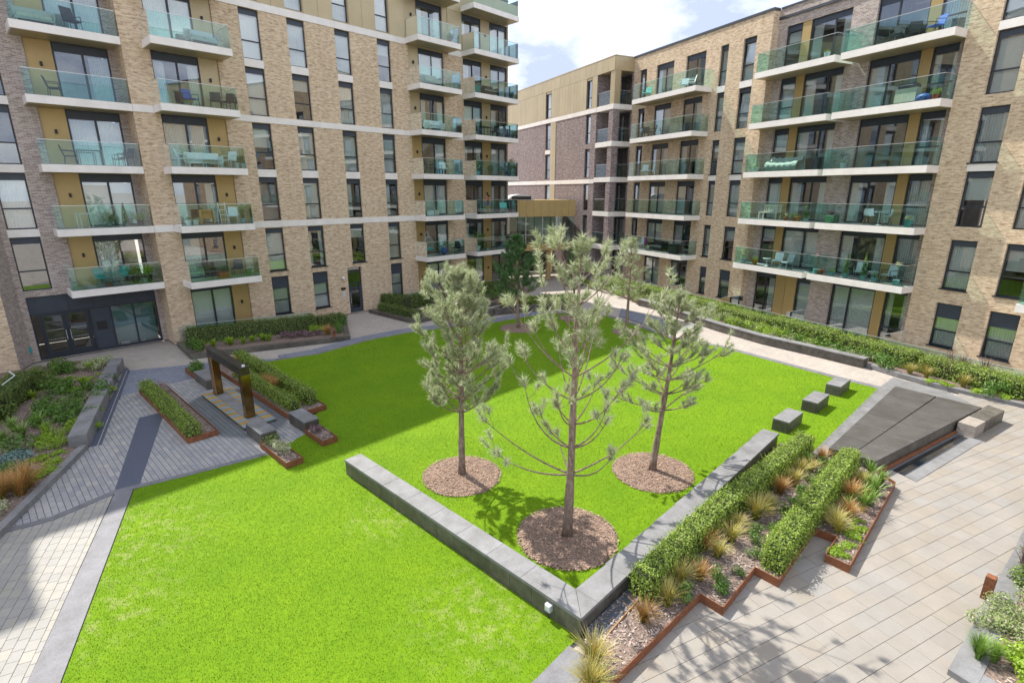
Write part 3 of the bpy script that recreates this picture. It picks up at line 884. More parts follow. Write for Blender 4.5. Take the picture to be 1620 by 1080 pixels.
MB().box(-0.75, PL + 0.2, -0.62, 0.55, 0.0, 0.085).build('plinth', 'granite_dark', por)
for sgn, y0 in ((-1, -0.62), (1, 0.18)):
    for j in range(16):
        x0 = -0.75 + j * 4.7 / 16; x1 = x0 + 4.7 / 16
        MB().box(x0 + 0.004, x1 - 0.004, y0 + 0.004, y0 + 0.366, 0.086, 0.12).build('tile', 'ochre' if j % 2 else 'teal_tile', por)
MB().box(-0.75, PL + 0.2, -0.245, 0.17, 0.086, 0.11).build('pebble_strip', 'granite', por)

# left seat wall of stone blocks and its kerb
lw = thing('seat_wall', 'long dark grey seat wall with stepped end blocks beside the left bed', 'wall', (0, 0, 0))
A = Vector((-14.40, 16.28)); B = Vector((-19.25, 24.85)); dAB = (B - A).normalized(); nAB = Vector((-dAB.y, dAB.x))
TL = (B - A).length
for (t0, t1, h, mt, off) in ((0.0, 0.17, 0.5, 'granite', 0), (0.17, 0.34, 0.5, 'granite', 0), (0.34, 0.51, 0.5, 'granite', 0), (0.51, 0.62, 0.44, 'granite_pale', 0.07), (0.62, 0.64, 0.5, 'granite', 0), (0.64, 0.755, 0.44, 'granite_pale', 0.07), (0.755, 0.775, 0.5, 'granite', 0), (0.775, 0.89, 0.44, 'granite_pale', 0.07), (0.89, 1.0, 0.5, 'granite', 0)):
    p = A + dAB * (t0 * TL + 0.004) + nAB * off; q = A + dAB * (t1 * TL - 0.004) + nAB * off
    MB().prism([tuple(p), tuple(q), tuple(q + nAB * 0.52), tuple(p + nAB * 0.52)], 0, h, 0.008).build('wall_block', mt, lw)
kb = thing('bed_kerb', 'low grey granite kerb along the left planted bed', 'kerb', (0, 0, 0))
stone_blocks(kb, 'kerb_stone', [(-11.2, 6.0), (-12.88, 11.45), (-14.36, 16.2)], 0.22, -0.04, 0.17, 0.9, 'granite')
struct('left_bed_soil', MB().prism([(-13.1, 11.5), (-14.6, 16.25), (-14.95, 16.5), (-19.6, 24.9), (-21.5, 26.0), (-24.5, 23.5), (-23, 17), (-17, 9), (-11.9, 7.0)], -0.03, 0.10), 'soil')

# corten-edged beds ---------------------------------------------------
def corten_box(name, label, group, u0, u1, n0, n1, h=0.22):
    t = thing(name, label, 'planter', (*un((u0 + u1) / 2, (n0 + n1) / 2), 0), R(46), group)
    a, b = (u1 - u0) / 2, (n1 - n0) / 2; k = 0.016
    for (x0, x1, y0, y1) in ((-a, a, -b, -b + k), (-a, a, b - k, b), (-a, -a + k, -b + k, b - k), (a - k, a, -b + k, b - k)):
        MB().box(x0, x1, y0, y1, 0, h).build('steel_side', 'corten', t)
    MB().box(-a + k, a - k, -b + k, b - k, 0.0, h - 0.06).build('soil', 'soil', t)
    c = link('bark_chips', chips(int(260 * (u1 - u0) * (n1 - n0)), lambda rng, n: np.stack([rng.uniform(-a + .03, a - .03, n), rng.uniform(-b + .03, b - .03, n), np.zeros(n)], 1), int(100 * u0 + n0), (0.012, 0.035), h - 0.05, 'dchip'), t)
    c['kind'] = 'stuff'
    return t
GP = 'rusty steel planters round the portal'
corten_box('corten_planter', 'long rusty steel planter with clipped hedge on the grey planks', GP, 4.12, 5.1, 19.5, 26.3)
corten_box('corten_planter', 'small rusty steel planter with one round green bush', GP, 6.35, 6.95, 26.55, 28.0)
corten_box('corten_planter', 'rusty steel planter with white-flowered bush ending on the lawn', GP, 5.75, 6.3, 15.35, 17.42)
corten_box('corten_planter', 'rusty steel planter with purple leaves ending on the lawn', GP, 7.27, 7.82, 15.95, 17.28)
corten_box('corten_planter', 'long wide rusty steel planter with two hedges beside the shaded lawn', GP, 7.42, 8.9, 18.85, 27.6)

# the big stepped bed below the garden wall
bed = thing('stepped_bed', 'stepped rusty steel bed of hedges and sedges along the sandstone terrace', 'planter', (0, 0, 0))
EDGE = [(5.4, 3.78), (9.45, 3.53), (9.4, 3.02), (11.1, 3.0), (11.05, 2.47), (13.62, 2.45), (13.64, 1.96), (12.7, 1.98), (12.65, 1.46), (17.7, 1.38), (18.2, 2.0)]
ew = [un(*p) for p in EDGE]
for i in range(len(ew) - 1):
    a = Vector(ew[i]); b = Vector(ew[i + 1]); d = (b - a).normalized(); n = Vector((-d.y, d.x)) * 0.016
    MB().prism([tuple(a), tuple(b), tuple(b + n), tuple(a + n)], -0.02, 0.21).build('steel_side', 'corten', bed)
BEDP = [un(*p) for p in [(5.4, 3.8), (9.46, 3.55), (9.42, 3.04), (11.12, 3.02), (11.06, 2.49), (13.64, 2.47), (13.66, 1.98), (12.72, 2.0), (12.67, 1.48), (17.68, 1.4), (18.2, 2.0), (18.2, 4.72), (7.0, 4.74), (6.4, 4.3)]]
so = poly_sheet(BEDP, 0.13).build('soil', 'soil', bed)
o = link('bark_chips', chips(9000, poly_region(BEDP), 77, (0.014, 0.04), 0.133, 'dchip'), bed); o['kind'] = 'stuff'
MB().prism([un(7.0, 4.45), un(9.0, 4.45), un(9.0, 4.76), un(7.0, 4.76)], 0.125, 0.142).build('gravel_patch', 'gravel', bed)
a_, b_ = Vector(un(7.3, 4.38)), Vector(un(8.95, 4.45))
MB().prism([tuple(a_), tuple(b_), un(8.95, 4.43), un(7.3, 4.36)], 0.1, 0.17).build('timber_edge', 'f_wood', bed)

# kerbed bed at the lower right
rb = thing('kerbed_bed', 'raised bed with pale granite kerb and corten lamp at the terrace edge', 'planter', (0, 0, 0))
KB = [(9.2, 5.2), (7.9, 7.5), (12.2, 10.85), (17.5, 15.2)]
for i in range(3):
    a = Vector(KB[i]); b = Vector(KB[i + 1]); L = (b - a).length; d = (b - a) / L; n = Vector((d.y, -d.x)); k = max(1, round(L / 1.1))
    for j in range(k):
        p = a + d * (j * L / k + 0.003); q = a + d * ((j + 1) * L / k - 0.003)
        if i == 0 and j == k - 1: q = b - d * 0.0
        MB().prism([tuple(p), tuple(q), tuple(q + n * 0.42), tuple(p + n * 0.42)], -0.03, 0.13 if i else 0.124, 0.006).build('kerb_stone', 'granite', rb)
RBP = [(9.6, 5.3), (8.36, 7.55), (12.4, 10.5), (17.6, 14.8), (20, 12), (13, 5)]
poly_sheet(RBP, 0.115).build('soil', 'soil', rb)
o = link('bark_chips', chips(4000, poly_region(RBP), 78, (0.014, 0.04), 0.118, 'dchip'), rb); o['kind'] = 'stuff'
bo = thing('bollard_light', 'square rusty steel bollard light at the edge of the granite kerb', 'bollard', (10.22, 9.36, 0.0), R(38))
MB().prism([(-0.085, -0.085), (0.085, -0.085), (0.085, 0.085), (-0.085, 0.085)], 0.0, 0.55, 0.006).build('body', 'corten', bo)
MB().box(-0.06, 0.06, -0.09, -0.084, 0.40, 0.50).build('lamp_slot', 'black', bo)

# curved retaining wall of the right border
rw = thing('retaining_wall', 'curved low wall of grey stone blocks in front of the right border', 'wall', (0, 0, 0))
stone_blocks(rw, 'stone_block', [(17.5, 24.75), (16.15, 26.75), (14.45, 29.05), (12.95, 32.05), (11.75, 35.2), (10.7, 38.3), (9.8, 39.7)], -0.45, -0.03, 0.40, 0.75, 'granite_dark')
stone_blocks(rw, 'coping_stone', [(17.47, 24.72), (16.12, 26.73), (14.42, 29.03), (12.92, 32.04), (11.72, 35.19), (10.67, 38.29), (9.77, 39.7)], -0.5, 0.402, 0.45, 1.5, 'granite')
rk = thing('border_kerb', 'low grey granite kerb running on from the curved stone wall', 'kerb', (0, 0, 0))
stone_blocks(rk, 'kerb_stone', [(23.5, 15.9), (20.7, 19.6), (19.2, 21.6), (18.3, 23.4), (17.75, 24.9)], -0.3, -0.03, 0.16, 1.0, 'granite')
struct('right_border_soil', MB().prism([RW(8, 2.3)[:2], RW(46, 2.3)[:2], (10.1, 39.8), (11.1, 38.3), (12.1, 35.3), (13.3, 32.2), (14.8, 29.3), (16.5, 27.0), (17.85, 25.0), (18.5, 23.6), (19.4, 21.8), (20.9, 19.8), (23.7, 16.1)], -0.03, 0.14), 'soil')

# beds in front of the left building
def kerbed(name, label, kline, soil, z=0.2):
    t = thing(name, label, 'planter', (0, 0, 0))
    stone_blocks(t, 'kerb_stone', kline, 0.3, -0.03, z, 1.1, 'granite_dark')
    MB().prism(soil, -0.03, z - 0.07).build('soil', 'soil', t)
    return t
kerbed('kerbed_bed', 'granite-edged bed of clipped hedge and ferns left of the blue door', [(-18.95, 28.62), (-16.75, 26.2), (-9.45, 29.85), (-11.3, 35.0)], [(-18.7, 28.7), (-16.7, 26.5), (-9.8, 30.0), (-11.55, 35.0), (-12.5, 35.2)])
kerbed('kerbed_bed', 'granite-edged bed of double hedges right of the blue door', [(-10.3, 37.2), (-6.35, 33.75), (-3.6, 37.0), (0.5, 41.6)], [(-10.0, 37.25), (-6.4, 34.1), (-3.85, 37.1), (0.3, 41.8), (2.0, 46.5), (-1, 47.2), (-8.5, 39.8)])
kerbed('kerbed_bed', 'granite-walled island bed of low hedges by the far path', [(5.3, 40.9), (-0.3, 38.7), (-1.55, 36.1), (1.3, 37.5), (4.6, 38.4)], [(5.0, 40.6), (-0.1, 38.5), (-1.2, 36.5), (1.2, 37.9), (4.4, 38.7)], 0.42)

# ================================================================== BUILDINGS
# building frame: x along the facade (to the right in the picture), y into the building, z up
def facade(parent, name, mat, x0, x1, z0, z1, openings, y=0.0, rev=0.22):
    """wall sheet with real openings and brick reveals"""
    mb = MB()
    ops = [o for o in openings if o[1] > x0 and o[0] < x1]
    xs = sorted(set([x0, x1] + [min(max(v, x0), x1) for o in ops for v in o[:2]]))
    for a, b in zip(xs[:-1], xs[1:]):
        if b - a < 1e-6: continue
        m = (a + b) / 2
        zz = sorted([(max(o[2], z0), min(o[3], z1)) for o in ops if o[0] < m < o[1]])
        z = z0
        for (p, q) in zz:
            if p > z + 1e-6: mb.quad((a, y, z), (b, y, z), (b, y, p), (a, y, p))
            z = max(z, q)
        if z < z1 - 1e-6: mb.quad((a, y, z), (b, y, z), (b, y, z1), (a, y, z1))
    for (a, b, p, q) in ops:
        mb.quad((a, y, p), (a, y + rev, p), (a, y + rev, q), (a, y, q))
        mb.quad((b, y + rev, p), (b, y, p), (b, y, q), (b, y + rev, q))
        mb.quad((a, y + rev, q), (b, y + rev, q), (b, y, q), (a, y, q))
        mb.quad((a, y, p), (b, y, p), (b, y + rev, p), (a, y + rev, p))
    return mb.build(name, mat, parent)

CACHE = {}
def cached(key, fn):
    if key not in CACHE: CACHE[key] = fn()
    return CACHE[key]

def frame_mesh(w, h, bars, top, ft=0.06, d=0.07):
    """frame bars; bars = list of ('h', z) / ('v', x); top = height of the solid head panel"""
    mb = MB(); hh = h - top
    mb.box(0, ft, 0, d, 0, h).box(w - ft, w, 0, d, 0, h).box(ft, w - ft, 0, d, 0, ft).box(ft, w - ft, 0, d, h - ft, h)
    if top > 0: mb.box(ft, w - ft, 0.02, d, hh, h - ft)
    for (k, p) in bars:
        if k == 'h': mb.box(ft, w - ft, 0.004, d, p - 0.035, p + 0.035)
        else: mb.box(p - 0.05, p + 0.05, 0.002, d, ft, hh)
    return mb.mesh('window', 'dark')

def curtain_mesh(w, h, kind):
    mb = MB(); a = 0.05
    def wavy(x0, x1, z0, z1, per=0.11, amp=0.03):
        n = max(4, int((x1 - x0) / per * 4)); k = len(mb.v)
        for i in range(n + 1):
            x = x0 + (x1 - x0) * i / n; y = amp * math.sin(2 * math.pi * (x - x0) / per) * (0.7 + 0.3 * math.sin(5 * x))
            mb.v += [(x, y, z0), (x, y, z1)]
        for i in range(n): mb.f.append((k + 2 * i, k + 2 * i + 2, k + 2 * i + 3, k + 2 * i + 1))
    if kind == 'full': wavy(a, w - a, 0.03, h)
    elif kind == 'sides': wavy(a, a + w * 0.24, 0.03, h, 0.08); wavy(w - a - w * 0.22, w - a, 0.03, h, 0.08)
    elif kind == 'left': wavy(a, a + w * 0.4, 0.03, h, 0.09)
    elif kind == 'right': wavy(w - a - w * 0.36, w - a, 0.03, h, 0.09)
    elif kind == 'blind': mb.box(a, w - a, 0, 0.012, 0.02, h)
    elif kind == 'half': mb.box(a, w - a, 0, 0.012, h * 0.55, h)
    elif kind == 'third': mb.box(a, w - a, 0, 0.012, h * 0.74, h)
    elif kind == 'vert':
        n = int((w - 2 * a) / 0.115)
        for i in range(n):
            x = a + 0.02 + i * 0.115
            mb.quad((x, 0, 0.03), (x + 0.07, 0.05, 0.03), (x + 0.07, 0.05, h), (x, 0, h))
    elif kind == 'venet':
        n = int(h / 0.07)
        for i in range(n):
            z = i * 0.07
            mb.quad((a, 0, z), (w - a, 0, z), (w - a, 0.035, z + 0.03), (a, 0.035, z + 0.03))
    return mb.mesh('curtain', 'curtain' if kind in ('full', 'sides', 'left', 'right', 'vert') else 'blind')

RNG = random.Random(4)
def pick(kinds):
    t = sum(k[1] for k in kinds); r = RNG.uniform(0, t)
    for k, w in kinds:
        r -= w
        if r <= 0: return k
    return kinds[0][0]
WK = [('full', 6), ('blind', 5), ('half', 1.5), ('sides', 1.5), ('venet', 0.8), ('third', 1.2), ('left', 1)]
DK = [('full', 3.4), ('sides', 3), ('left', 1.5), ('right', 1.5), ('none', 1.6), ('blind', 1.0)]

def window(parent, x0, x1, z0, z1, y, kind=None, bars=None, top=0.0, name='window', open_=False):
    """frame (part) with panes and curtain (sub-parts); y is the wall face"""
    w, h = round(x1 - x0, 3), round(z1 - z0, 3)
    if bars is None: bars = [('h', round(h * 0.37, 2))]
    key = (w, h, tuple(bars), round(top, 2))
    f = link(name, cached(('f',) + key, lambda: frame_mesh(w, h, bars, top)), parent, (x0, y + 0.13, z0))
    hh = h - top; ft = 0.06
    xs = [ft] + [b[1] for b in bars if b[0] == 'v'] + [w - ft]; zs = [ft] + [b[1] for b in bars if b[0] == 'h'] + [hh if top > 0 else h - ft]
    for i in range(len(xs) - 1):
        for j in range(len(zs) - 1):
            pw, ph = round(xs[i + 1] - xs[i], 3), round(zs[j + 1] - zs[j], 3)
            if pw < 0.05 or ph < 0.05: continue
            p = link('pane', cached(('p', pw, ph), lambda: MB().quad((0, 0, 0), (pw, 0, 0), (pw, 0, ph), (0, 0, ph)).mesh('pane', 'pane')), f, (xs[i], 0.03, zs[j]))
            if open_ and j == len(zs) - 2:
                p.location = (xs[i], 0.02, zs[j]); p.rotation_euler = (R(-7), 0, 0); p.location.y -= 0.0
            else:
                p.rotation_euler = (R(RNG.gauss(0, 0.35)), 0, R(RNG.gauss(0, 0.35)))
    if top > 0.12:
        link('head_panel', cached(('t', w, round(top, 2)), lambda: MB().box(0.02, w - 0.02, -0.012, 0.0, 0.0, top - 0.03).mesh('head_panel', 'spandrel')), f, (0, 0.02, hh))
    if kind is None: kind = pick(WK)
    if kind != 'none':
        ch = round(hh - 0.04, 2)
        link('curtain', cached(('c', w, ch, kind), lambda: curtain_mesh(w, ch, kind)), f, (0, 0.17 + RNG.uniform(0, 0.05), 0.02))
    return f

def gold_panel(parent, x0, x1, z0, z1, y, mat='gold', lamp=True, name='gold_panel'):
    g = MB().box(x0, x1, y - 0.0, y + 0.06, z0, z1).build(name, mat, parent)
    if lamp:
        xm = (x0 + x1) / 2; zl = z0 + (z1 - z0) * 0.56
        MB().prism([(xm - 0.05, y - 0.09), (xm + 0.05, y - 0.09), (xm + 0.05, y), (xm - 0.05, y)], zl, zl + 0.2, 0.02).build('wall_lamp', 'black', g)
    return g

FASC = 0.35
def balcony(parent, x0, x1, yf, yb, zt, npan=3, sides='lr', gh=1.10):
    """slab with white fascia (part); glass panels, rails and clamps (sub-parts)"""
    mb = MB().box(x0, x1, yf, yb, zt - FASC, zt)
    s = mb.build('balcony', 'white', parent)
    MB().box(x0 + 0.06, x1 - 0.06, yf + 0.06, yb - 0.01, zt - FASC - 0.012, zt - FASC + 0.001).build('soffit', 'champagne', s)
    MB().box(x0 + 0.09, x1 - 0.09, yf + 0.09, yb - 0.01, zt + 0.001, zt + 0.025).build('deck', 'f_grey', s)
    w = (x1 - x0 - 0.1) / npan
    for i in range(npan):
        pw = round(w - 0.016, 3)
        link('glass_panel', cached(('g', pw, gh), lambda: MB().quad((0, 0, 0), (pw, 0, 0), (pw, 0, gh), (0, 0, gh)).mesh('glass_panel', 'bglass')), s, (x0 + 0.05 + i * w + 0.008, yf + 0.05, zt + 0.002))
    d = round(yb - yf - 0.08, 3)
    for c, x in (('l', x0 + 0.045), ('r', x1 - 0.06)):
        if c in sides:
            link('glass_panel', cached(('gs', d, gh), lambda: MB().quad((0, 0, 0), (0, d, 0), (0, d, gh), (0, 0, gh)).mesh('glass_panel', 'bglass')), s, (x, yf + 0.07, zt + 0.002))
    rl = MB().box(x0 + 0.04, x1 - 0.04, yf + 0.04, yf + 0.075, zt + gh, zt + gh + 0.022)
    if 'l' in sides: rl.box(x0 + 0.04, x0 + 0.072, yf + 0.075, yb - 0.01, zt + gh, zt + gh + 0.022)
    if 'r' in sides: rl.box(x1 - 0.072, x1 - 0.04, yf + 0.075, yb - 0.01, zt + gh, zt + gh + 0.022)
    rl.build('handrail', 'rail', s)
    return s

def door_bars(w, split=0.52):
    return [('v', round(w * split, 2))]

Zk = lambda k: 3.60 + 3.02 * k           # slab tops
# ------------------------------------------------------------ left building
ox, oy, _ = LW(0, 0)
LB = thing('apartment_block', 'buff brick apartment block with glass balconies and bronze top storeys', 'building', (ox, oy, 0), R(46))
ROOF = 23.1
cols = [(13.23, 14.33), (15.95, 17.04), (19.0, 20.07), (22.08, 23.12)]
heads = [3.2, 6.22, 9.24, 12.28, 15.26, 18.26]; sills = [0.75, 3.57, 6.67, 9.68, 12.68, 15.68]
ops = []
win = []
for ci, (a, b) in enumerate(cols):
    for k in range(6):
        if k == 0 and ci == 2:
            ops.append((18.5, 19.6, 0.0, 3.25)); continue
        z0, z1 = sills[k], heads[k]
        win.append((a, b, z0, z1, k)); ops.append((a, b, z0, z1))
bays = []
for k in range(-1, 5):
    zb = 0.0 if k < 0 else Zk(k); zt = (Zk(k + 1) - FASC)
    bays += [(8.63, 11.82, zb, zt), (24.57, 27.78, zb, zt), (29.68, 34.6, zb, zt)]
ops += bays
facade(LB, 'brick_wall', 'brick', 7.43, 34.67, 0, 18.27, ops, 0.0)
TOPS = [(13.23, 14.33), (15.95, 17.04), (19.0, 20.07), (22.08, 23.12)]
tops_ops = [(a, b, z, z + 2.6) for (a, b) in TOPS for z in (18.75,)]
tops_ops += [(8.63, 11.82, 18.70, 21.33), (24.57, 27.78, 18.70, 21.33), (29.68, 34.6, 18.70, 21.33)]
facade(LB, 'upper_wall', 'champagne', 7.43, 34.67, 18.27, ROOF, tops_ops, 0.05)
MB().quad((34.67, 0, 0), (34.67, 11, 0), (34.67, 11, ROOF), (34.67, 0, ROOF)).build('end_wall', 'brick', LB)
MB().quad((7.43, 1.5, 0), (7.43, 0, 0), (7.43, 0, ROOF), (7.43, 1.5, ROOF)).build('return_wall', 'brick', LB)
MB().box(7.4, 34.7, -0.03, 12, ROOF, ROOF + 0.15).build('roof', 'coping', LB)
# white bands
for (z0, z1) in ((6.27, 6.645), (12.31, 12.655), (18.27, 18.66)):
    segs = [(7.43, 8.32), (12.11, 24.37), (28.23, 29.54)]
    for (a, b) in segs:
        MB().box(a, b, -0.035, 0.0, z0, z1).build('white_band', 'white', LB)
for (a, b, z0, z1, k) in win:
    if k in (2, 4):
        MB().box(a, b, -0.012, 0.0, z1 + 0.0, sills[k + 1]).build('white_panel', 'white', LB)
    tp = 0.32 if k else 0.75
    window(LB, a, b, z0, z1, 0.0, None, None, tp if k != 0 else 0.8)
    if k in (0, 1):
        MB().box(a - 0.06, b + 0.06, -0.06, 0.13, z0 - 0.05, z0).build('window_sill', 'dark', LB)
for (a, b) in TOPS:
    window(LB, a, b, 18.75, 21.35, 0.05, 'full')
# the blue entrance door
dr = window(LB, 18.5, 19.6, 0.0, 3.25, 0.0, 'none', [('h', 2.1)], 0.0, 'door')
MB().box(0.06, 0.22, -0.002, 0.06, 0.06, 2.07).box(0.88, 1.04, -0.002, 0.06, 0.06, 2.07).box(0.22, 0.88, -0.002, 0.06, 0.06, 0.3).build('leaf', 'spandrel', dr)
MB().tube([(0.16, -0.05, 0.7), (0.16, -0.05, 1.5)], 0.016, 6).build('handle', 'rail', dr)
MB().box(18.0, 18.2, -0.03, 0.0, 1.25, 1.62).build('intercom', 'f_silver', LB)
MB().box(17.9, 18.25, -0.02, 0.0, 1.75, 1.93).build('name_plate', 'bronze_dark', LB)
MB().lathe([(0.001, 2.5), (0.09, 2.53), (0.11, 2.6), (0.09, 2.67), (0.001, 2.7)], 12, (18.1, -0.11)).build('globe_lamp', 'f_white', LB)

def bay(parent, y, zb, zt, gold, doors, kset=DK, gmat='gold'):
    gold_panel(parent, gold[0] + 0.02, gold[1] - 0.02, zb + 0.02, zt - 0.01, y + 0.1, gmat)
    for (a, b) in doors:
        w = b - a
        window(parent, a, b, zb + 0.02, zt - 0.01, y, pick(kset), door_bars(w), 0.42, 'balcony_door')
for k in range(-1, 6):
    zb = 0.0 if k < 0 else Zk(k); zt = Zk(k + 1) - FASC
    up = k == 5; y = 0.05 if up else 0.0; gm = 'champagne' if k >= 3 else 'gold'
    bay(LB, y, zb, zt, (10.84, 11.82), [(8.63, 10.84)], gmat=gm)
    bay(LB, y, zb, zt, (24.57, 25.52), [(25.52, 27.78)], gmat=gm)
    bay(LB, y, zb, zt, (31.7, 32.7), [(29.68, 31.7), (32.7, 34.6)], gmat=gm)
for k in range(0, 7):
    z = Zk(k)
    if k < 6: balcony(LB, 8.33, 12.1, -1.5, -0.002, z)
    balcony(LB, 24.38, 28.22, -1.5, -0.002, z)
    balcony(LB, 29.55, 34.42, -1.5, -0.002, z, 4)
# bronze cladding panels on the top storeys
def clad(parent, x0, x1, z0, z1, y, wmax, mat='champagne', gap=0.018, name='cladding_panel'):
    n = max(1, round((x1 - x0) / wmax)); w = (x1 - x0) / n
    for i in range(n):
        MB().box(x0 + i * w + gap / 2, x0 + (i + 1) * w - gap / 2, y - 0.035, y, z0, z1).build(name, mat, parent)
for (a, b) in ((12.15, 13.2), (14.36, 15.92), (17.07, 18.97), (20.1, 22.05), (23.15, 24.35), (28.25, 29.5)):
    clad(LB, a, b, 18.68, 21.3, 0.05, 0.98)
clad(LB, 7.5, 34.6, 21.32, ROOF - 0.02, 0.05, 1.6)

# recessed part on the left with the glazed entrance
rops = []
rwin = []
for k in range(0, 6):
    zb = Zk(k); zt = Zk(k + 1) - FASC
    rops.append((3.86, 7.13, zb, zt)); rwin.append((1.7, 2.84, zb, zt - 0.02)); rops.append((1.7, 2.84, zb, zt - 0.02))
rops.append((1.72, 7.2, 0.0, 3.3))
facade(LB, 'recessed_wall', 'brick_grey', 1.45, 7.43, 0, ROOF - 0.7, rops, 1.5)
for k in range(0, 6):
    zb = Zk(k); zt = Zk(k + 1) - FASC
    bay(LB, 1.5, zb, zt, (3.86, 4.91), [(4.91, 7.13)])
    balcony(LB, 3.38, 7.42, 0.0, 1.498, zb, 3, 'l')
    window(LB, 1.7, 2.84, zb, zt - 0.02, 1.5, pick([('none', 3), ('full', 1)]), None, 0.35)
    MB().box(1.68, 2.86, 1.47, 1.5, zt - 0.02, Zk(k + 1) - 0.0).build('white_panel', 'white', LB)
# entrance screen
en = MB().box(1.72, 7.2, 1.62, 1.68, 2.42, 3.28).build('entrance_screen', 'spandrel', LB)
fr = MB()
for x in (1.72, 2.02, 3.02, 3.98, 4.08, 4.98, 6.02, 7.12):
    fr.box(x, x + 0.08, 1.6, 1.69, 0.0, 2.42)
fr.box(1.8, 7.12, 1.605, 1.69, 0.0, 0.14).box(1.8, 7.12, 1.605, 1.69, 2.34, 2.42)
for x in (3.3, 4.35, 5.3, 6.3): fr.box(x, x + 0.03, 1.612, 1.62, 2.42, 3.28)
fr.build('screen_frame', 'dark', en)
MB().box(4.16, 4.98, 1.63, 1.66, 0.14, 2.34).build('letterbox_panel', 'spandrel', en)
MB().box(4.3, 4.75, 1.6, 1.63, 1.15, 1.6).build('call_panel', 'black', en)
for (a, b) in ((2.1, 3.02), (3.1, 3.98)):
    d = MB().box(a, a + 0.1, 1.57, 1.63, 0.1, 2.36).box(b - 0.1, b, 1.57, 1.63, 0.1, 2.36).box(a + 0.1, b - 0.1, 1.57, 1.63, 0.1, 0.36).box(a + 0.1, b - 0.1, 1.57, 1.63, 2.24, 2.36).build('entrance_door', 'dark', LB)
    MB().quad((a + 0.1, 1.6, 0.36), (b - 0.1, 1.6, 0.36), (b - 0.1, 1.6, 2.24), (a + 0.1, 1.6, 2.24)).build('pane', 'pane', d)
    hx = b - 0.05 if a < 3 else a + 0.05
    MB().tube([(hx, 1.57, 1.42), (hx, 1.49, 1.42), (hx, 1.49, 0.92), (hx, 1.57, 0.92)], 0.016, 6).build('pull_handle', 'rail', d)
    dots = MB()
    for zz in (1.0, 1.5):
        for i in range(9):
            xx = a + 0.14 + i * (b - a - 0.28) / 8
            dots.box(xx - 0.014, xx + 0.014, 1.594, 1.597, zz - 0.014, zz + 0.014)
    dots.build('safety_dots', 'f_white', d)
for (a, b) in ((5.06, 6.02), (6.1, 7.12)):
    MB().quad((a, 1.65, 0.14), (b, 1.65, 0.14), (b, 1.65, 2.34), (a, 1.65, 2.34)).build('pane', 'pane', en)
MB().box(5.3, 5.7, 2.1, 2.3, 0.0, 0.16).box(6.25, 6.45, 2.1, 2.2, 0.0, 0.12).build('papers', 'f_white', en)
MB().quad((5.0, 2.6, 0.0), (7.2, 2.6, 0.0), (7.2, 2.6, 3.2), (5.0, 2.6, 3.2)).build('lobby_wall', 'f_bluepot', en)
# wing at the far left
MB().quad((0.84, 0.3, 0), (1.47, 1.52, 0), (1.47, 1.52, 27), (0.84, 0.3, 27)).build('slanted_wall', 'brick_grey', LB)
MB().quad((-16, 0.3, 0), (0.84, 0.3, 0), (0.84, 0.3, 27), (-16, 0.3, 27)).build('wing_wall', 'brick', LB)
MB().box(-16, 1.5, 0.33, 11, 26.9, 27.05).build('wing_roof', 'coping', LB)
MB().prism([(-16, 0.5), (0.7, 0.5), (1.35, 1.7), (1.35, 11), (-16, 11)], 0, 26.8).build('wing_core', 'interior', LB)
MB().box(1.36, 1.46, 1.3, 1.42, 0.55, 0.85).build('tap_box', 'f_teal', LB)
# rooms behind the glass
im = MB()
for k in range(0, 8):
    z = Zk(k) - 0.3
    im.box(7.5, 34.6, 0.36, 4.6, z, z + 0.28)
    im.box(1.5, 7.4, 1.86, 5.6, z, z + 0.28)
im.box(7.5, 34.6, 4.6, 4.8, 0, ROOF).box(1.5, 7.5, 5.6, 5.8, 0, ROOF - 0.9)
for x in (7.55, 12.6, 15.1, 18.0, 21.0, 23.8, 28.8, 32.15):
    im.box(x, x + 0.1, 0.4, 4.58, 0.01, ROOF - 0.1)
im.build('interior', 'interior', LB)

# ------------------------------------------------------------ right building (x = -u)
ox, oy, _ = RW(0, 0)
RB = thing('apartment_block', 'buff brick apartment block with paired balconies behind the sunny border', 'building', (ox, oy, 0), R(-64.5))
RH = [2.80, 5.95, 9.17, 12.0, 15.18, 18.22]; RS = [0.72, 3.58, 6.64, 9.6, 12.58, 15.6]
ROOFR = 19.45
rcols_far = [(30.1, 30.82), (27.78, 28.83)]
rcols_near = [(13.35, 14.47), (11.08, 12.23), (8.4, 9.5), (5.6, 6.7), (1.5, 2.6), (-2.0, -0.9), (-6.0, -4.9), (-9.5, -8.4)]
fops = []; nops = []; rwl = []
for k in range(6):
    for (a, b) in rcols_far:
        rwl.append((-b, -a, RS[k], RH[k], k)); fops.append((-b, -a, RS[k], RH[k]))
    for (a, b) in rcols_near:
        rwl.append((-b, -a, RS[k] + (0.1 if k else 0), RH[k] + 0.15, k)); nops.append((-b, -a, RS[k] + (0.1 if k else 0), RH[k] + 0.15))
fdoors = [(38.75, 39.65), (35.5, 37.55), (32.17, 34.18)]
fd = []
for k in range(-1, 5):
    zb = 0.0 if k < 0 else Zk(k); zt = Zk(k + 1) - FASC - 0.1 if k < 4 else Zk(k + 1) - FASC - 0.1
    for i, (a, b) in enumerate(fdoors):
        if k == -1 and i == 0: continue
        fd.append((-b, -a, zb, zt, i)); fops.append((-b, -a, zb, zt))
facade(RB, 'brick_wall', 'brick', -40.45, -26.65, 0, ROOFR - 0.1, fops, 0.0)
NEAR_TOP = 22.4
facade(RB, 'brick_wall', 'brick', -15.7, 14.0, 0, NEAR_TOP, nops, 0.0)
rec = []
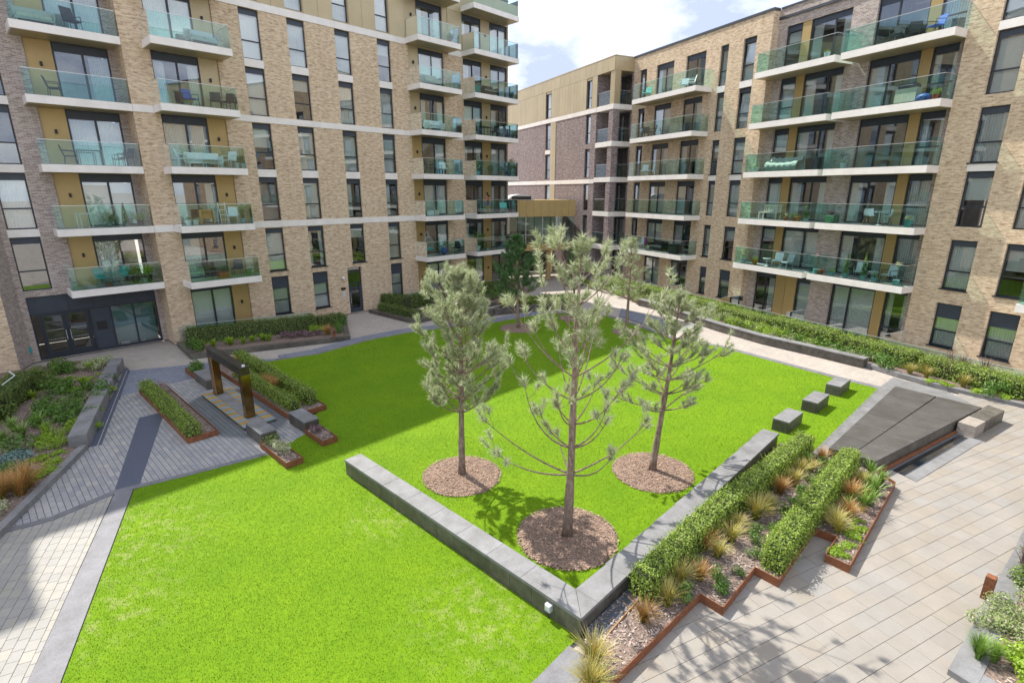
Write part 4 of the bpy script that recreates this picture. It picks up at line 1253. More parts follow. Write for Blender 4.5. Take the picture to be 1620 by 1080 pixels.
for k in range(-1, 5):
    zb = 0.0 if k < 0 else Zk(k); zt = Zk(k + 1) - FASC
    rec += [(-26.07, -21.87, zb, zt), (-20.47, -16.17, zb, zt)]
facade(RB, 'recessed_wall', 'brick_grey', -26.65, -15.7, 0, ROOFR, rec, 0.6)
MB().quad((-26.65, 0, 0), (-26.65, 0.6, 0), (-26.65, 0.6, ROOFR), (-26.65, 0, ROOFR)).build('return_wall', 'brick', RB)
MB().quad((-15.7, 0.6, 0), (-15.7, 0, 0), (-15.7, 0, NEAR_TOP), (-15.7, 0.6, NEAR_TOP)).build('return_wall', 'brick_grey', RB)
MB().quad((-15.7, 11, ROOFR), (-15.7, 0.6, ROOFR), (-15.7, 0.6, NEAR_TOP), (-15.7, 11, NEAR_TOP)).build('return_wall', 'brick', RB)
MB().box(-40.5, -26.62, -0.05, 0.5, ROOFR - 0.1, ROOFR + 0.06).build('roof_coping', 'coping', RB)
MB().box(-26.62, -15.72, 0.55, 1.1, ROOFR, ROOFR + 0.1).build('roof_coping', 'coping', RB)
MB().box(-15.72, 14, -0.05, 11, NEAR_TOP, NEAR_TOP + 0.12).build('roof_coping', 'coping', RB)
MB().box(-40.45, -15.72, 0.5, 11, ROOFR - 0.6, ROOFR - 0.45).build('roof', 'coping', RB)
oi = 0
for (a, b, z0, z1, k) in rwl:
    shown = a < -11
    window(RB, a, b, z0, z1, 0.0, None if shown else 'full', None, 0.3 if k in (1, 2, 3, 4, 5) else 0.75, open_=(k in (5, 4) and -29 < a < -28) or (k == 5 and -12.5 < a < -12))
    if k in (2, 4):
        zz = z1; nx = RS[k + 1] + (0.1 if a > -20 else 0)
        MB().box(a, b, -0.012, 0.0, zz, nx).build('white_panel', 'white', RB)
    elif k in (0, 1, 3):
        MB().box(a - 0.06, b + 0.06, -0.06, 0.13, z0 - 0.05, z0).build('window_sill', 'dark', RB)
for (a, b, z0, z1, i) in fd:
    if i == 0: window(RB, a, b, z0 + 0.02, z1, 0.0, pick(DK), [('h', 1.0)], 0.3)
    else: window(RB, a, b, z0 + 0.02, z1, 0.0, pick(DK), door_bars(b - a), 0.4, 'balcony_door')
for k in range(0, 5):
    z = Zk(k)
    balcony(RB, -38.45, -31.3, -1.6, -0.002, z, 4, 'r')
    balcony(RB, -26.75, -21.42, -1.0, 0.598, z, 3)
    balcony(RB, -21.08, -15.68, -1.0, 0.598, z, 3)
    balcony(RB, -11.0, -4.6, -1.0, -0.002, z, 3)
for k in range(-1, 5):
    zb = 0.0 if k < 0 else Zk(k); zt = Zk(k + 1) - FASC
    if k < 0:
        window(RB, -26.07, -24.47, 0.02, zt, 0.6, 'right', door_bars(1.6), 0.6, 'balcony_door')
        gold_panel(RB, -24.45, -23.68, 0.02, zt, 0.68, lamp=False); gold_panel(RB, -23.66, -22.9, 0.02, zt, 0.68, lamp=False)
        window(RB, -22.88, -21.87, 0.5, zt, 0.6, 'blind', [], 0.6)
    else:
        window(RB, -26.07, -25.0, zb + 0.02, zt, 0.6, pick(WK), [('h', 0.9)], 0.35)
        gold_panel(RB, -24.98, -24.4, zb + 0.02, zt, 0.66, lamp=False)
        window(RB, -24.38, -21.87, zb + 0.02, zt, 0.6, pick([('sides', 3), ('full', 2), ('venet', 1), ('left', 1)]), door_bars(2.5, 0.6), 0.35, 'balcony_door')
    window(RB, -20.47, -17.9, zb + 0.02, zt, 0.6, pick([('sides', 3), ('full', 1.5), ('none', 1.5), ('left', 1)]), door_bars(2.57, 0.42), 0.4, 'balcony_door')
    gold_panel(RB, -17.88, -17.34, zb + 0.02, zt, 0.66, lamp=False)
    window(RB, -17.32, -16.17, zb + 0.02, zt, 0.6, pick([('full', 2), ('vert', 2), ('sides', 2)]), [('h', 0.95)], 0.35)
im = MB()
for k in range(0, 7):
    z = Zk(k) - 0.3
    im.box(-15.6, 14, 0.36, 5.0, z, z + 0.28)
    if k < 5: im.box(-40.4, -15.8, 0.95, 5.0, z, z + 0.28)
im.box(-40.4, -15.7, 5.0, 5.2, 0, 18.8).box(-15.6, 14, 5.0, 5.2, 0, NEAR_TOP - 0.3)
for x in (-38.2, -34.85, -31.5, -29.4, -27.2, -21.2, -15.75, -12.85, -10.2, -7.4):
    im.box(x, x + 0.1, 0.96, 4.95, 0.01, 18.8)
im.build('interior', 'interior', RB)

# ------------------------------------------------------------ brown block with loggias (same frame as the right building, stands 2 m proud)
BB = thing('brown_block', 'dark brown brick block with pale metal top storey and corner loggias', 'building', (ox, oy, 0), R(-64.5))
TB = 19.4
bops = []
for k in range(0, 6):
    zb = Zk(k - 1) if k else 0.0; zt = (Zk(k) - 0.42)
    bops.append((-44.7, -43.88, zb + (0.3 if k == 0 else 0.02), zt)); bops.append((-52.4, -51.3, zb + 0.02, zt))
facade(BB, 'brick_wall', 'brick_brown', -64, -43.0, 0, 15.3, bops, -2.0)
facade(BB, 'upper_wall', 'champagne', -64, -43.0, 15.3, TB, [(-44.7, -43.88, 15.75, 18.1), (-52.4, -51.3, 15.75, 18.1)], -1.97)
for (a, b) in ((-64, -52.45), (-51.25, -44.75), (-43.83, -43.02)):
    clad(BB, a, b, 15.7, 18.3, -1.97, 0.55)
clad(BB, -64, -40.5, 18.32, TB - 0.02, -1.97, 0.9)
for (z0, z1) in ((15.28, 15.66), (9.12, 9.5)):
    MB().box(-64, -43.0, -2.04, -2.0, z0, z1).build('white_band', 'white', BB)
MB().box(-52.4, -51.3, -2.03, -1.95, 12.2, 12.6).build('white_panel', 'white', BB)
for (z0, z1) in ((0, 9.1), (9.52, 15.26)):
    clad(BB, -51.28, -50.2, z0, z1, -2.0, 0.55)
for (a, b, z0, z1) in bops:
    window(BB, a, b, z0, z1, -2.0, pick([('full', 3), ('none', 1), ('half', 1)]), None, 0.25)
for (a, b) in ((-44.7, -43.88), (-52.4, -51.3)):
    window(BB, a, b, 15.75, 18.1, -1.97, 'full', None, 0.2)
MB().box(-64, -40.47, -2.02, 9, TB, TB + 0.08).build('roof_coping', 'champagne', BB)
# loggia zone
MB().quad((-43.0, -2.0, 0), (-43.0, 0.0, 0), (-43.0, 0.0, 18.3), (-43.0, -2.0, 18.3)).build('loggia_wall', 'brick_brown', BB)
lg = []
for k in range(0, 6):
    zb = Zk(k - 1) if k else 0.0; lg.append((-42.3, -40.7, zb + 0.02, Zk(k) - 0.5))
facade(BB, 'loggia_back_wall', 'brick_brown', -43.0, -40.45, 0, 18.3, lg, 0.0)
for (a, b, z0, z1) in lg:
    window(BB, a, b, z0, z1, 0.0, pick(DK), [('v', 0.6), ('h', 1.0)], 0.2, 'balcony_door')
MB().box(-41.1, -40.47, -1.99, -1.35, 0, 15.25).build('corner_pillar', 'brick_brown', BB)
MB().box(-41.1, -40.47, -1.96, -1.35, 15.66, 18.3).build('corner_pillar', 'champagne', BB)
MB().box(-43.0, -40.46, -1.97, 0.5, 18.31, TB - 0.03).build('loggia_fascia', 'champagne', BB)
for k in range(0, 5):
    z = Zk(k)
    s = MB().box(-42.98, -40.45, -2.03, -0.02, z - 0.42, z).build('loggia_slab', 'white', BB)
    MB().quad((-42.95, -1.9, z), (-41.12, -1.9, z), (-41.12, -1.9, z + 1.1), (-42.95, -1.9, z + 1.1)).build('glass_panel', 'bglass', s)
    MB().quad((-40.6, -1.33, z), (-40.6, -0.05, z), (-40.6, -0.05, z + 1.1), (-40.6, -1.33, z + 1.1)).build('glass_panel', 'bglass', s)
    MB().box(-42.95, -41.12, -1.91, -1.875, z + 1.1, z + 1.12).box(-40.61, -40.575, -1.33, -0.05, z + 1.1, z + 1.12).build('handrail', 'rail', s)
im = MB()
for k in range(0, 6):
    im.box(-63.9, -43.1, -1.6, 3, Zk(k) - 0.3, Zk(k) - 0.02).box(-43.0, -40.5, 0.36, 3, Zk(k) - 0.3, Zk(k) - 0.02)
im.box(-63.9, -40.5, 3, 3.2, 0, 19)
im.build('interior', 'interior', BB)

# ------------------------------------------------------------ glazed link between the blocks
LK = thing('link_building', 'low bronze-clad link with a glazed first floor over the passage', 'building', (-2.6, 49.45, 0), R(18))
LX = 9.3
clad(LK, 0, LX, 6.1, 7.62, 0.0, 0.72, 'gold')
MB().box(0, LX, 0.0, 5, 6.12, 7.6).build('upper_fascia', 'gold', LK)
clad(LK, 0, LX, 2.92, 3.58, 0.0, 1.6, 'gold')
MB().box(0, LX, 0.0, 5, 2.95, 3.55).build('floor_edge', 'gold', LK)
n = 11
for i in range(n):
    a = i * LX / n; b = (i + 1) * LX / n
    g = MB().box(a, a + 0.045, 0.0, 0.09, 3.58, 6.1).build('mullion', 'rail' if i % 2 else 'dark', LK)
    MB().quad((a + 0.05, 0.05, 3.58), (b - 0.005, 0.05, 3.58), (b - 0.005, 0.05, 6.1), (a + 0.05, 0.05, 6.1)).build('pane', 'bglass', LK)
MB().box(0, LX, 4.8, 5, 3.6, 6.1).build('room_wall', 'f_cream', LK)
MB().box(0.1, LX - 0.1, 0.4, 4.7, 3.56, 3.62).build('room_floor', 'f_wood', LK)
MB().box(0, LX, 6, 6.2, 0, 2.93).build('passage_wall', 'f_black', LK)
MB().box(4.6, 5.4, 5.9, 6.0, 0, 2.4).build('passage_door', 'f_bluepot', LK)
for x in (3.3, 6.6):
    MB().box(x, x + 0.4, 0.3, 0.7, 0, 2.94).build('column', 'gold', LK)
def link_item(name, label, cat, x, y, z, parts):
    t = thing(name, label, cat, tuple(np.array([-2.6, 49.45, 0]) + np.array([x * math.cos(R(18)) - y * math.sin(R(18)), x * math.sin(R(18)) + y * math.cos(R(18)), z])), R(18))
    for (nm, mb, mt) in parts: mb.build(nm, mt, t)
    return t
link_item('desk', 'long white desk seen through the link glazing', 'desk', 5.2, 1.3, 3.62, [('top', MB().box(-0.9, 0.9, -0.35, 0.35, 0.68, 0.74), 'f_white'), ('side_panel', MB().box(-0.9, -0.84, -0.33, 0.33, 0, 0.68), 'f_white'), ('side_panel', MB().box(0.84, 0.9, -0.33, 0.33, 0, 0.68), 'f_white')])
link_item('desk', 'short white desk at the brown-block end of the link', 'desk', 7.4, 1.2, 3.62, [('top', MB().box(-0.7, 0.7, -0.35, 0.35, 0.6, 0.66), 'f_white'), ('side_panel', MB().box(-0.7, -0.64, -0.33, 0.33, 0, 0.6), 'f_white'), ('side_panel', MB().box(0.64, 0.7, -0.33, 0.33, 0, 0.6), 'f_white')])
link_item('sofa', 'dark sofa behind the desks in the link room', 'sofa', 5.0, 3.4, 3.62, [('seat', MB().box(-1.0, 1.0, -0.4, 0.4, 0.1, 0.45), 'f_black'), ('backrest', MB().box(-1.0, 1.0, 0.4, 0.6, 0.1, 0.9), 'f_black'), ('armrest', MB().box(-1.2, -1.0, -0.4, 0.6, 0.1, 0.65), 'f_black'), ('armrest', MB().box(1.0, 1.2, -0.4, 0.6, 0.1, 0.65), 'f_black')])
sk = thing('rooflight', 'silver rounded rooflight hood on top of the bronze link', 'rooflight', (0.75, 52.2, 7.6), R(18))
mb = MB()
for i in range(9):
    a = math.pi * i / 8
    mb.v += [(-1.3 * math.cos(a), -0.8, 0.55 * math.sin(a)), (-1.3 * math.cos(a), 0.8, 0.55 * math.sin(a))]
for i in range(8): mb.f.append((2 * i, 2 * i + 1, 2 * i + 3, 2 * i + 2))
mb.f.append(tuple(range(0, 18, 2)))
mb.build('hood', 'f_silver', sk)
MB().box(-0.95, 1.0, -0.83, -0.81, 0.06, 0.36).build('louvre', 'black', sk)

# ================================================================== VEGETATION
def leaf_quads(P, Nrm, L, rng, wr=0.55):
    """rhombic leaves at points P, roughly facing Nrm, length L"""
    n = len(P)
    r = rng.normal(size=(n, 3)); nr = Nrm + 0.75 * r * 0.6
    nr /= np.linalg.norm(nr, axis=1, keepdims=True) + 1e-9
    t = np.cross(nr, rng.normal(size=(n, 3))); t /= np.linalg.norm(t, axis=1, keepdims=True) + 1e-9
    b = np.cross(nr, t); L = L[:, None]
    v = np.stack([P - t * L * 0.5, P + b * L * wr * 0.5 - nr * L * 0.06, P + t * L * 0.5, P - b * L * wr * 0.5 - nr * L * 0.06], 1)
    return v.reshape(-1, 3)

def quad_faces(n):
    return np.arange(n * 4).reshape(-1, 4)

def hedge(name, label, line, width, h, z0, mat, leaf=0.05, dens=900, group=None, seed=1, rough=0.05, core='hedge_core'):
    rng = np.random.default_rng(seed); t = thing(name, label, 'hedge', (line[0][0], line[0][1], z0), 0, group)
    o = np.array(line[0]); pts = [np.array(p) - o for p in line]
    cm = strip([tuple(p) for p in pts], -width / 2 + 0.07, width / 2 - 0.07, 0.0, h - 0.06)
    cm.build('twigs', core, t)
    PS, NS = [], []
    def add(p, n):
        PS.append(p); NS.append(n)
    for i in range(len(pts) - 1):
        a, b = pts[i], pts[i + 1]; L = np.linalg.norm(b - a); d = (b - a) / L; nn = np.array([-d[1], d[0]])
        def samp(k, fn):
            if k <= 0: return
            add(*fn(rng.uniform(0, 1, k), rng.uniform(0, 1, k), k))
        e0 = 0.03 if i == 0 else 0.0
        samp(int(L * width * dens * 1.2), lambda s, q, k: (np.stack([a[0] + d[0] * L * s + nn[0] * (q - .5) * width, a[1] + d[1] * L * s + nn[1] * (q - .5) * width, np.full(k, h)], 1), np.tile([0, 0, 1.0], (k, 1))))
        for sg in (1, -1):
            samp(int(L * h * dens), lambda s, q, k: (np.stack([a[0] + d[0] * L * s + sg * nn[0] * width / 2, a[1] + d[1] * L * s + sg * nn[1] * width / 2, h * q], 1), np.tile([sg * nn[0], sg * nn[1], 0.35], (k, 1))))
        for (p, sg, use) in ((a, -1, i == 0), (b, 1, i == len(pts) - 2)):
            if use: samp(int(width * h * dens), lambda s, q, k: (np.stack([p[0] + nn[0] * (s - .5) * width + sg * d[0] * 0.02, p[1] + nn[1] * (s - .5) * width + sg * d[1] * 0.02, h * q], 1), np.tile([sg * d[0], sg * d[1], 0.3], (k, 1))))
    P = np.concatenate(PS); Nn = np.concatenate(NS); n = len(P)
    # lumpy clipped surface
    lump = 0.035 * np.sin(P[:, 0] * 6.1 + 1.3 * seed) * np.cos(P[:, 1] * 5.3) + 0.03 * np.sin(P[:, 0] * 13 + P[:, 1] * 11 + seed)
    P = P + Nn * (lump + rng.normal(0, rough, n) - 0.01 + (rng.uniform(0, 1, n) < 0.06) * rng.uniform(0.02, 0.12, n))[:, None]
    P[:, 2] = np.maximum(P[:, 2], 0.02)
    v = leaf_quads(P, Nn, leaf * rng.uniform(0.7, 1.3, n), rng)
    link('foliage', np_mesh('foliage', v, quad_faces(n), mat), t)
    return t

PLANT = {}
def bush_mesh(key, mat, r, h, n, leaf, seed, wr=0.55):
    def mk():
        rng = np.random.default_rng(seed)
        k = 9; cc = np.stack([rng.uniform(-0.55, 0.55, k) * r, rng.uniform(-0.55, 0.55, k) * r, rng.uniform(0.25, 0.75, k) * h], 1); cr = rng.uniform(0.36, 0.55, k)
        idx = rng.integers(0, k, n); dv = rng.normal(size=(n, 3)); dv /= np.linalg.norm(dv, axis=1, keepdims=True)
        rad = cr[idx] * rng.uniform(0.55, 1.0, n) ** 0.5
        P = cc[idx] + dv * rad[:, None] * np.array([r, r, h * 0.8])
        P[:, 2] = np.clip(P[:, 2], 0.01, None)
        nr = dv + np.array([0, 0, 0.5])
        return np_mesh('bush', leaf_quads(P, nr, leaf * rng.uniform(0.7, 1.35, n), rng, wr), quad_faces(n), mat)
    return cached(('bush', key), mk)

def tuft_mesh(key, mat, n, h, spread, wd, seed, seg=3, droop=0.6):
    def mk():
        rng = np.random.default_rng(seed); a = rng.uniform(0, 2 * np.pi, n); H = h * rng.uniform(0.65, 1.1, n); sp = spread * rng.uniform(0.15, 1.0, n); w0 = wd * rng.uniform(0.7, 1.2, n)
        bx = rng.normal(0, 0.05, (n, 2)) * spread
        V = []; 
        for i in range(seg + 1):
            s = i / seg
            rr = sp * (0.35 * s + 0.65 * s * s); z = H * (s * 1.25 - droop * 0.55 * s ** 2.4 * (sp / spread))
            w = w0 * (1 - s) ** 0.7
            cx = bx[:, 0] + np.cos(a) * rr; cy = bx[:, 1] + np.sin(a) * rr
            V.append(np.stack([cx - np.sin(a) * w, cy + np.cos(a) * w, z], 1)); V.append(np.stack([cx + np.sin(a) * w, cy - np.cos(a) * w, z], 1))
        V = np.stack(V, 1); F = []
        base = np.arange(n) * (2 * (seg + 1))
        for i in range(seg):
            F.append(np.stack([base + 2 * i, base + 2 * i + 1, base + 2 * i + 3, base + 2 * i + 2], 1))
        return np_mesh('tuft', V.reshape(-1, 3), np.concatenate(F), mat)
    return cached(('tuft', key), mk)

PR = random.Random(21)
def plant(name, me, label, cat, pts, z, group, smin=0.8, smax=1.2):
    for (x, y) in pts:
        s = PR.uniform(smin, smax)
        o = link(name, me, None, (x, y, z), PR.uniform(0, 6.28), (s, s, s * PR.uniform(0.85, 1.15)))
        tag(o, label, cat, group)

t_sedge = [tuft_mesh('s%d' % i, 'tuft', 260, 0.46, 0.50, 0.006, 30 + i) for i in range(3)]
t_orange = [tuft_mesh('o%d' % i, 'tuft_orange', 260, 0.44, 0.52, 0.006, 40 + i) for i in range(2)]
t_strap = tuft_mesh('strap', 'strap', 60, 0.45, 0.42, 0.018, 50, 4)
t_flax = tuft_mesh('flax', 'flax', 60, 0.95, 0.85, 0.03, 51, 4)
t_fern = tuft_mesh('fern', 'lime', 60, 0.32, 0.38, 0.035, 52, 4)
b_lime = bush_mesh('lime', 'lime', 0.35, 0.4, 420, 0.06, 60)
b_green = bush_mesh('green', 'green', 0.4, 0.45, 520, 0.065, 61)
b_dark = bush_mesh('dark', 'hedge_dark', 0.45, 0.45, 560, 0.06, 62)
b_pale = bush_mesh('pale', 'pale', 0.42, 0.42, 560, 0.055, 63)
b_cream = bush_mesh('cream', 'cream_leaf', 0.36, 0.45, 520, 0.06, 64)
b_purple = bush_mesh('purple', 'purple_leaf', 0.34, 0.36, 420, 0.06, 65)
b_blue = bush_mesh('blue', 'bluegrey_leaf', 0.34, 0.28, 380, 0.06, 66)
b_pink = bush_mesh('pink', 'pinkgrey_leaf', 0.32, 0.34, 520, 0.03, 67)
b_low = bush_mesh('low', 'lime', 0.36, 0.16, 900, 0.055, 68)

# --- the stepped bed: two clipped hedges and the sedges between them
hedge('clipped_hedge', 'leafy clipped hedge growing against the back of the dark garden wall', [un(8.55, 4.42), un(11.8, 4.4), un(14.4, 4.2), un(18.1, 3.95)], 0.5, 0.62, 0.12, 'hedge', 0.055, 1250, 'clipped hedges in the stepped bed', 1)
hedge('clipped_hedge', 'bright clipped hedge in the middle of the stepped steel bed', [un(11.35, 2.72), un(17.85, 2.62)], 0.46, 0.66, 0.12, 'hedge', 0.055, 1350, 'clipped hedges in the stepped bed', 2)
SED = [(8.02, 4.05), (8.74, 3.91), (9.45, 4.0), (10.93, 3.79), (11.01, 4.15), (12.37, 3.9), (13.08, 3.71), (11.72, 3.8), (14.79, 3.65), (15.56, 3.5), (16.81, 3.4), (16.3, 3.55), (17.75, 3.35), (6.15, 4.0), (6.45, 4.15), (6.0, 3.9), (9.9, 3.75), (13.7, 3.6)]
for i, p in enumerate(SED):
    plant('sedge_tuft', t_sedge[i % 3] if i % 4 else t_orange[i % 2], 'tawny sedge tuft growing between the wall hedge and the steel edge', 'grass tuft', [un(*p)], 0.13, 'sedges in the stepped bed', 0.85, 1.25)
for i, p in enumerate([(14.24, 2.14), (14.89, 1.95), (16.9, 2.1), (15.82, 2.15), (13.95, 2.0)]):
    plant('sedge_tuft', t_orange[i % 2] if i % 2 else t_sedge[i % 3], 'orange-tipped sedge tuft on the terrace side of the middle hedge', 'grass tuft', [un(*p)], 0.13, 'outer sedges of the stepped bed', 0.9, 1.25)
plant('strap_plant', t_strap, 'bright strap-leaved plant in the outer step of the steel bed', 'plant', [un(*p) for p in [(17.3, 1.7), (17.0, 1.9), (16.6, 1.7), (16.3, 1.95), (15.9, 1.7), (15.5, 1.8), (17.5, 2.0)]], 0.13, 'strap-leaved plants of the stepped bed', 0.85, 1.2)
plant('creeping_plant', b_low, 'low lime cushion plant at the rusty steel corner', 'plant', [un(*p) for p in [(13.1, 1.72), (13.5, 1.65), (14.0, 1.68), (14.5, 1.66), (14.1, 1.78), (13.0, 1.85), (14.8, 1.75)]], 0.13, 'cushion plants of the stepped bed', 0.5, 0.75)
plant('young_shrub', b_green, 'small green shrub in bare bark by the steel edge', 'shrub', [un(*p) for p in [(9.95, 3.3), (10.65, 3.22), (11.5, 3.15), (10.2, 3.55), (12.1, 3.3)]], 0.13, 'small shrubs of the stepped bed', 0.4, 0.7)

plant('spreading_shrub', b_green, 'spreading green shrub under the wall hedge of the stepped bed', 'shrub', [un(*p) for p in [(9.2, 3.7), (12.9, 3.25), (13.9, 3.3), (14.5, 3.15), (15.2, 3.2), (16.0, 3.15), (16.9, 3.1), (12.4, 3.45), (17.4, 3.2)]], 0.13, 'spreading shrubs of the stepped bed', 0.45, 0.8)
plant('fresh_tuft', t_strap, 'fresh green tuft among the sedges of the stepped bed', 'plant', [un(*p) for p in [(10.3, 4.0), (13.5, 3.95), (15.2, 3.75), (17.2, 3.6), (16.6, 1.85), (14.5, 2.2), (15.2, 2.1), (17.3, 2.2)]], 0.13, 'fresh tufts of the stepped bed', 0.6, 0.9)

# --- left bed
plant('fern', t_fern, 'lime green fern clump in the bark of the left bed', 'fern', [(-19.9, 20.4), (-19.0, 21.9), (-19.9, 22.3), (-20.2, 24.6), (-20.2, 24.0)], 0.10, 'ferns of the left bed', 1.0, 1.5)
plant('variegated_shrub', b_cream, 'yellow variegated shrub at the entrance end of the left bed', 'shrub', [(-20.7, 24.5), (-19.9, 24.1), (-20.7, 24.0), (-20.2, 24.9)], 0.10, 'variegated shrubs of the left bed', 0.9, 1.3)
plant('green_shrub', b_green, 'mid green shrub in the left bed', 'shrub', [(-21.5, 23.4), (-21.0, 23.7), (-18.3, 21.2), (-17.8, 19.9), (-17.5, 19.0), (-18.6, 19.6), (-17.5, 17.7), (-16.8, 19.0), (-19.6, 21.2), (-17.0, 18.3), (-16.3, 18.0), (-18.9, 20.9), (-17.2, 20.6), (-18.0, 22.2), (-16.9, 19.8), (-15.9, 18.4), (-18.2, 18.9), (-16.4, 15.9), (-15.0, 14.2)], 0.10, 'green shrubs of the left bed', 0.9, 1.5)
plant('dark_shrub', b_dark, 'dark leafy shrub in the left bed by the entrance', 'shrub', [(-21.8, 22.8), (-21.4, 24.3), (-22.0, 24.0), (-20.9, 22.3), (-20.3, 21.5), (-22.3, 23.2), (-21.6, 22.0), (-19.9, 19.3), (-19.3, 18.4)], 0.10, 'dark shrubs of the left bed', 1.0, 1.6)
plant('low_plant', b_low, 'low lime ground cover plant in the left bed', 'plant', [(-19.3, 22.6), (-18.6, 22.6), (-19.2, 23.4), (-17.6, 21.3), (-18.9, 21.4), (-17.0, 19.3), (-16.2, 18.8), (-15.4, 17.6), (-17.9, 18.3), (-16.0, 16.6), (-15.2, 15.2), (-14.6, 13.9)], 0.10, 'ground cover of the left bed', 0.9, 1.4)
plant('strap_plant', t_strap, 'green strap-leaved plant in the middle of the left bed', 'plant', [(-17.1, 16.8), (-17.2, 17.6), (-17.9, 17.3), (-17.4, 16.4), (-16.6, 17.2)], 0.10, 'strap-leaved plants of the left bed', 1.0, 1.4)
plant('lime_shrub', b_lime, 'lime green cushion near the seat wall of the left bed', 'shrub', [(-15.2, 16.2), (-15.8, 17.0), (-16.4, 17.0), (-15.5, 15.9), (-16.1, 17.7), (-15.9, 16.3)], 0.10, 'lime cushions of the left bed', 0.7, 1.1)
plant('blue_shrub', b_blue, 'blue-grey leaved plant behind the left kerb', 'plant', [(-15.5, 14.6), (-15.9, 15.4), (-16.0, 14.9), (-15.7, 15.1)], 0.10, 'blue-grey plants of the left bed', 0.9, 1.3)
plant('orange_sedge', t_orange[0], 'large orange sedge tuft behind the left kerb', 'grass tuft', [(-13.95, 13.2), (-14.1, 13.6), (-14.5, 13.4), (-14.3, 13.0)], 0.10, 'orange sedges of the left bed', 1.2, 1.6)
plant('yellow_shrub', b_cream, 'yellow-green shrub beside the orange sedge behind the left kerb', 'shrub', [(-13.75, 12.3), (-13.9, 12.0)], 0.10, 'yellow shrubs behind the left kerb', 0.9, 1.1)
plant('low_plant', b_low, 'low yellow-green ground plant along the left kerb', 'plant', [(-14.2, 14.6), (-14.3, 14.4), (-14.3, 14.1), (-14.6, 15.0), (-14.9, 15.6)], 0.10, 'ground plants along the left kerb', 0.7, 1.0)
plant('straw_plant', b_pink, 'straw-coloured faded plant in the left bed', 'plant', [(-18.7, 20.3), (-18.4, 19.7), (-18.5, 18.2), (-18.0, 18.8)], 0.10, 'faded plants of the left bed', 0.7, 1.0)
hedge('bed_hedge', 'square dark clipped hedge round the glass corner of the left bed', [(-19.2, 17.0), (-20.6, 20.4), (-21.2, 21.6)], 1.0, 0.85, 0.05, 'hedge_dark', 0.06, 800, None, 9)
ch = chips(6000, poly_region([(-13.3, 11.5), (-14.7, 16.3), (-19.5, 24.8), (-21.5, 26.0), (-23.5, 23.5), (-18, 14), (-16, 11)]), 79, (0.014, 0.04), 0.103, 'dchip')
tag(link('bark_chips', ch), 'loose dark bark spread over the left bed', 'bark', kind='stuff')
gp = thing('glass_guard', 'small white-framed glass guard at the edge of the left bed', 'glass guard', (-20.6, 20.6, 0))
MB().quad((0, 0, 0.2), (-0.7, 0.5, 0.2), (-0.7, 0.5, 1.05), (0, 0, 1.05)).build('pane', 'bglass', gp)
MB().tube([(0, 0, 1.06), (-0.7, 0.5, 1.06)], 0.02, 6).build('top_rail', 'f_white', gp)
MB().quad((0, 0, 0.2), (0.5, -1.1, 0.2), (0.5, -1.1, 1.05), (0, 0, 1.05)).build('pane', 'bglass', gp)
MB().tube([(0, 0, 1.06), (0.5, -1.1, 1.06)], 0.02, 6).build('top_rail', 'f_white', gp)

# --- corten planters round the portal
hedge('planter_hedge', 'clipped hedge filling one side of the long plank-side planter', [un(4.38, 19.6), un(4.38, 26.2)], 0.42, 0.42, 0.16, 'hedge', 0.055, 1000, None, 11)
plant('pink_shrub', b_pink, 'pinkish grey twiggy shrub at the end of the plank-side planter', 'shrub', [un(4.85, 25.8), un(4.85, 25.3)], 0.16, 'twiggy shrubs of the plank-side planter', 1.0, 1.25)
plant('round_bush', b_green, 'round green bush in the small planter by the setts', 'shrub', [un(6.62, 27.2), un(6.68, 27.6), un(6.65, 26.95)], 0.16, 'bushes of the small planter', 0.9, 1.05)
plant('green_bush', b_dark, 'dark green bush at the seat end of the white-flowered planter', 'shrub', [un(6.02, 17.15)], 0.16, None, 0.8, 0.9)
plant('white_bush', b_cream, 'white-flowered pale bush in the rusty planter on the lawn', 'shrub', [un(6.02, 16.6), un(6.02, 16.2)], 0.16, 'white-flowered bushes', 0.75, 0.9)
plant('purple_bush', b_purple, 'purple-leaved bush in the rusty planter on the lawn', 'shrub', [un(7.55, 16.9)], 0.16, None, 0.8, 0.85)
plant('silver_bush', b_pink, 'silver-white leaved plant at the lawn end of the purple-leaved planter', 'shrub', [un(7.55, 16.4)], 0.16, None, 0.8, 0.85)
hedge('planter_hedge', 'clipped hedge on the lawn side of the wide planter', [un(8.6, 19.4), un(8.65, 27.4)], 0.46, 0.55, 0.16, 'hedge', 0.06, 900, 'hedges of the wide planter', 12)
hedge('planter_hedge', 'clipped hedge on the portal side of the wide planter', [un(7.85, 19.3), un(7.8, 25.2)], 0.42, 0.42, 0.16, 'hedge', 0.06, 900, 'hedges of the wide planter', 13)
plant('orange_sedge', t_orange[1], 'orange sedge between the two hedges of the wide planter', 'grass tuft', [un(8.2, 26.7), un(8.0, 27.0), un(8.25, 22.6), un(8.2, 23.1), un(8.22, 22.0)], 0.16, 'sedges of the wide planter', 0.9, 1.2)

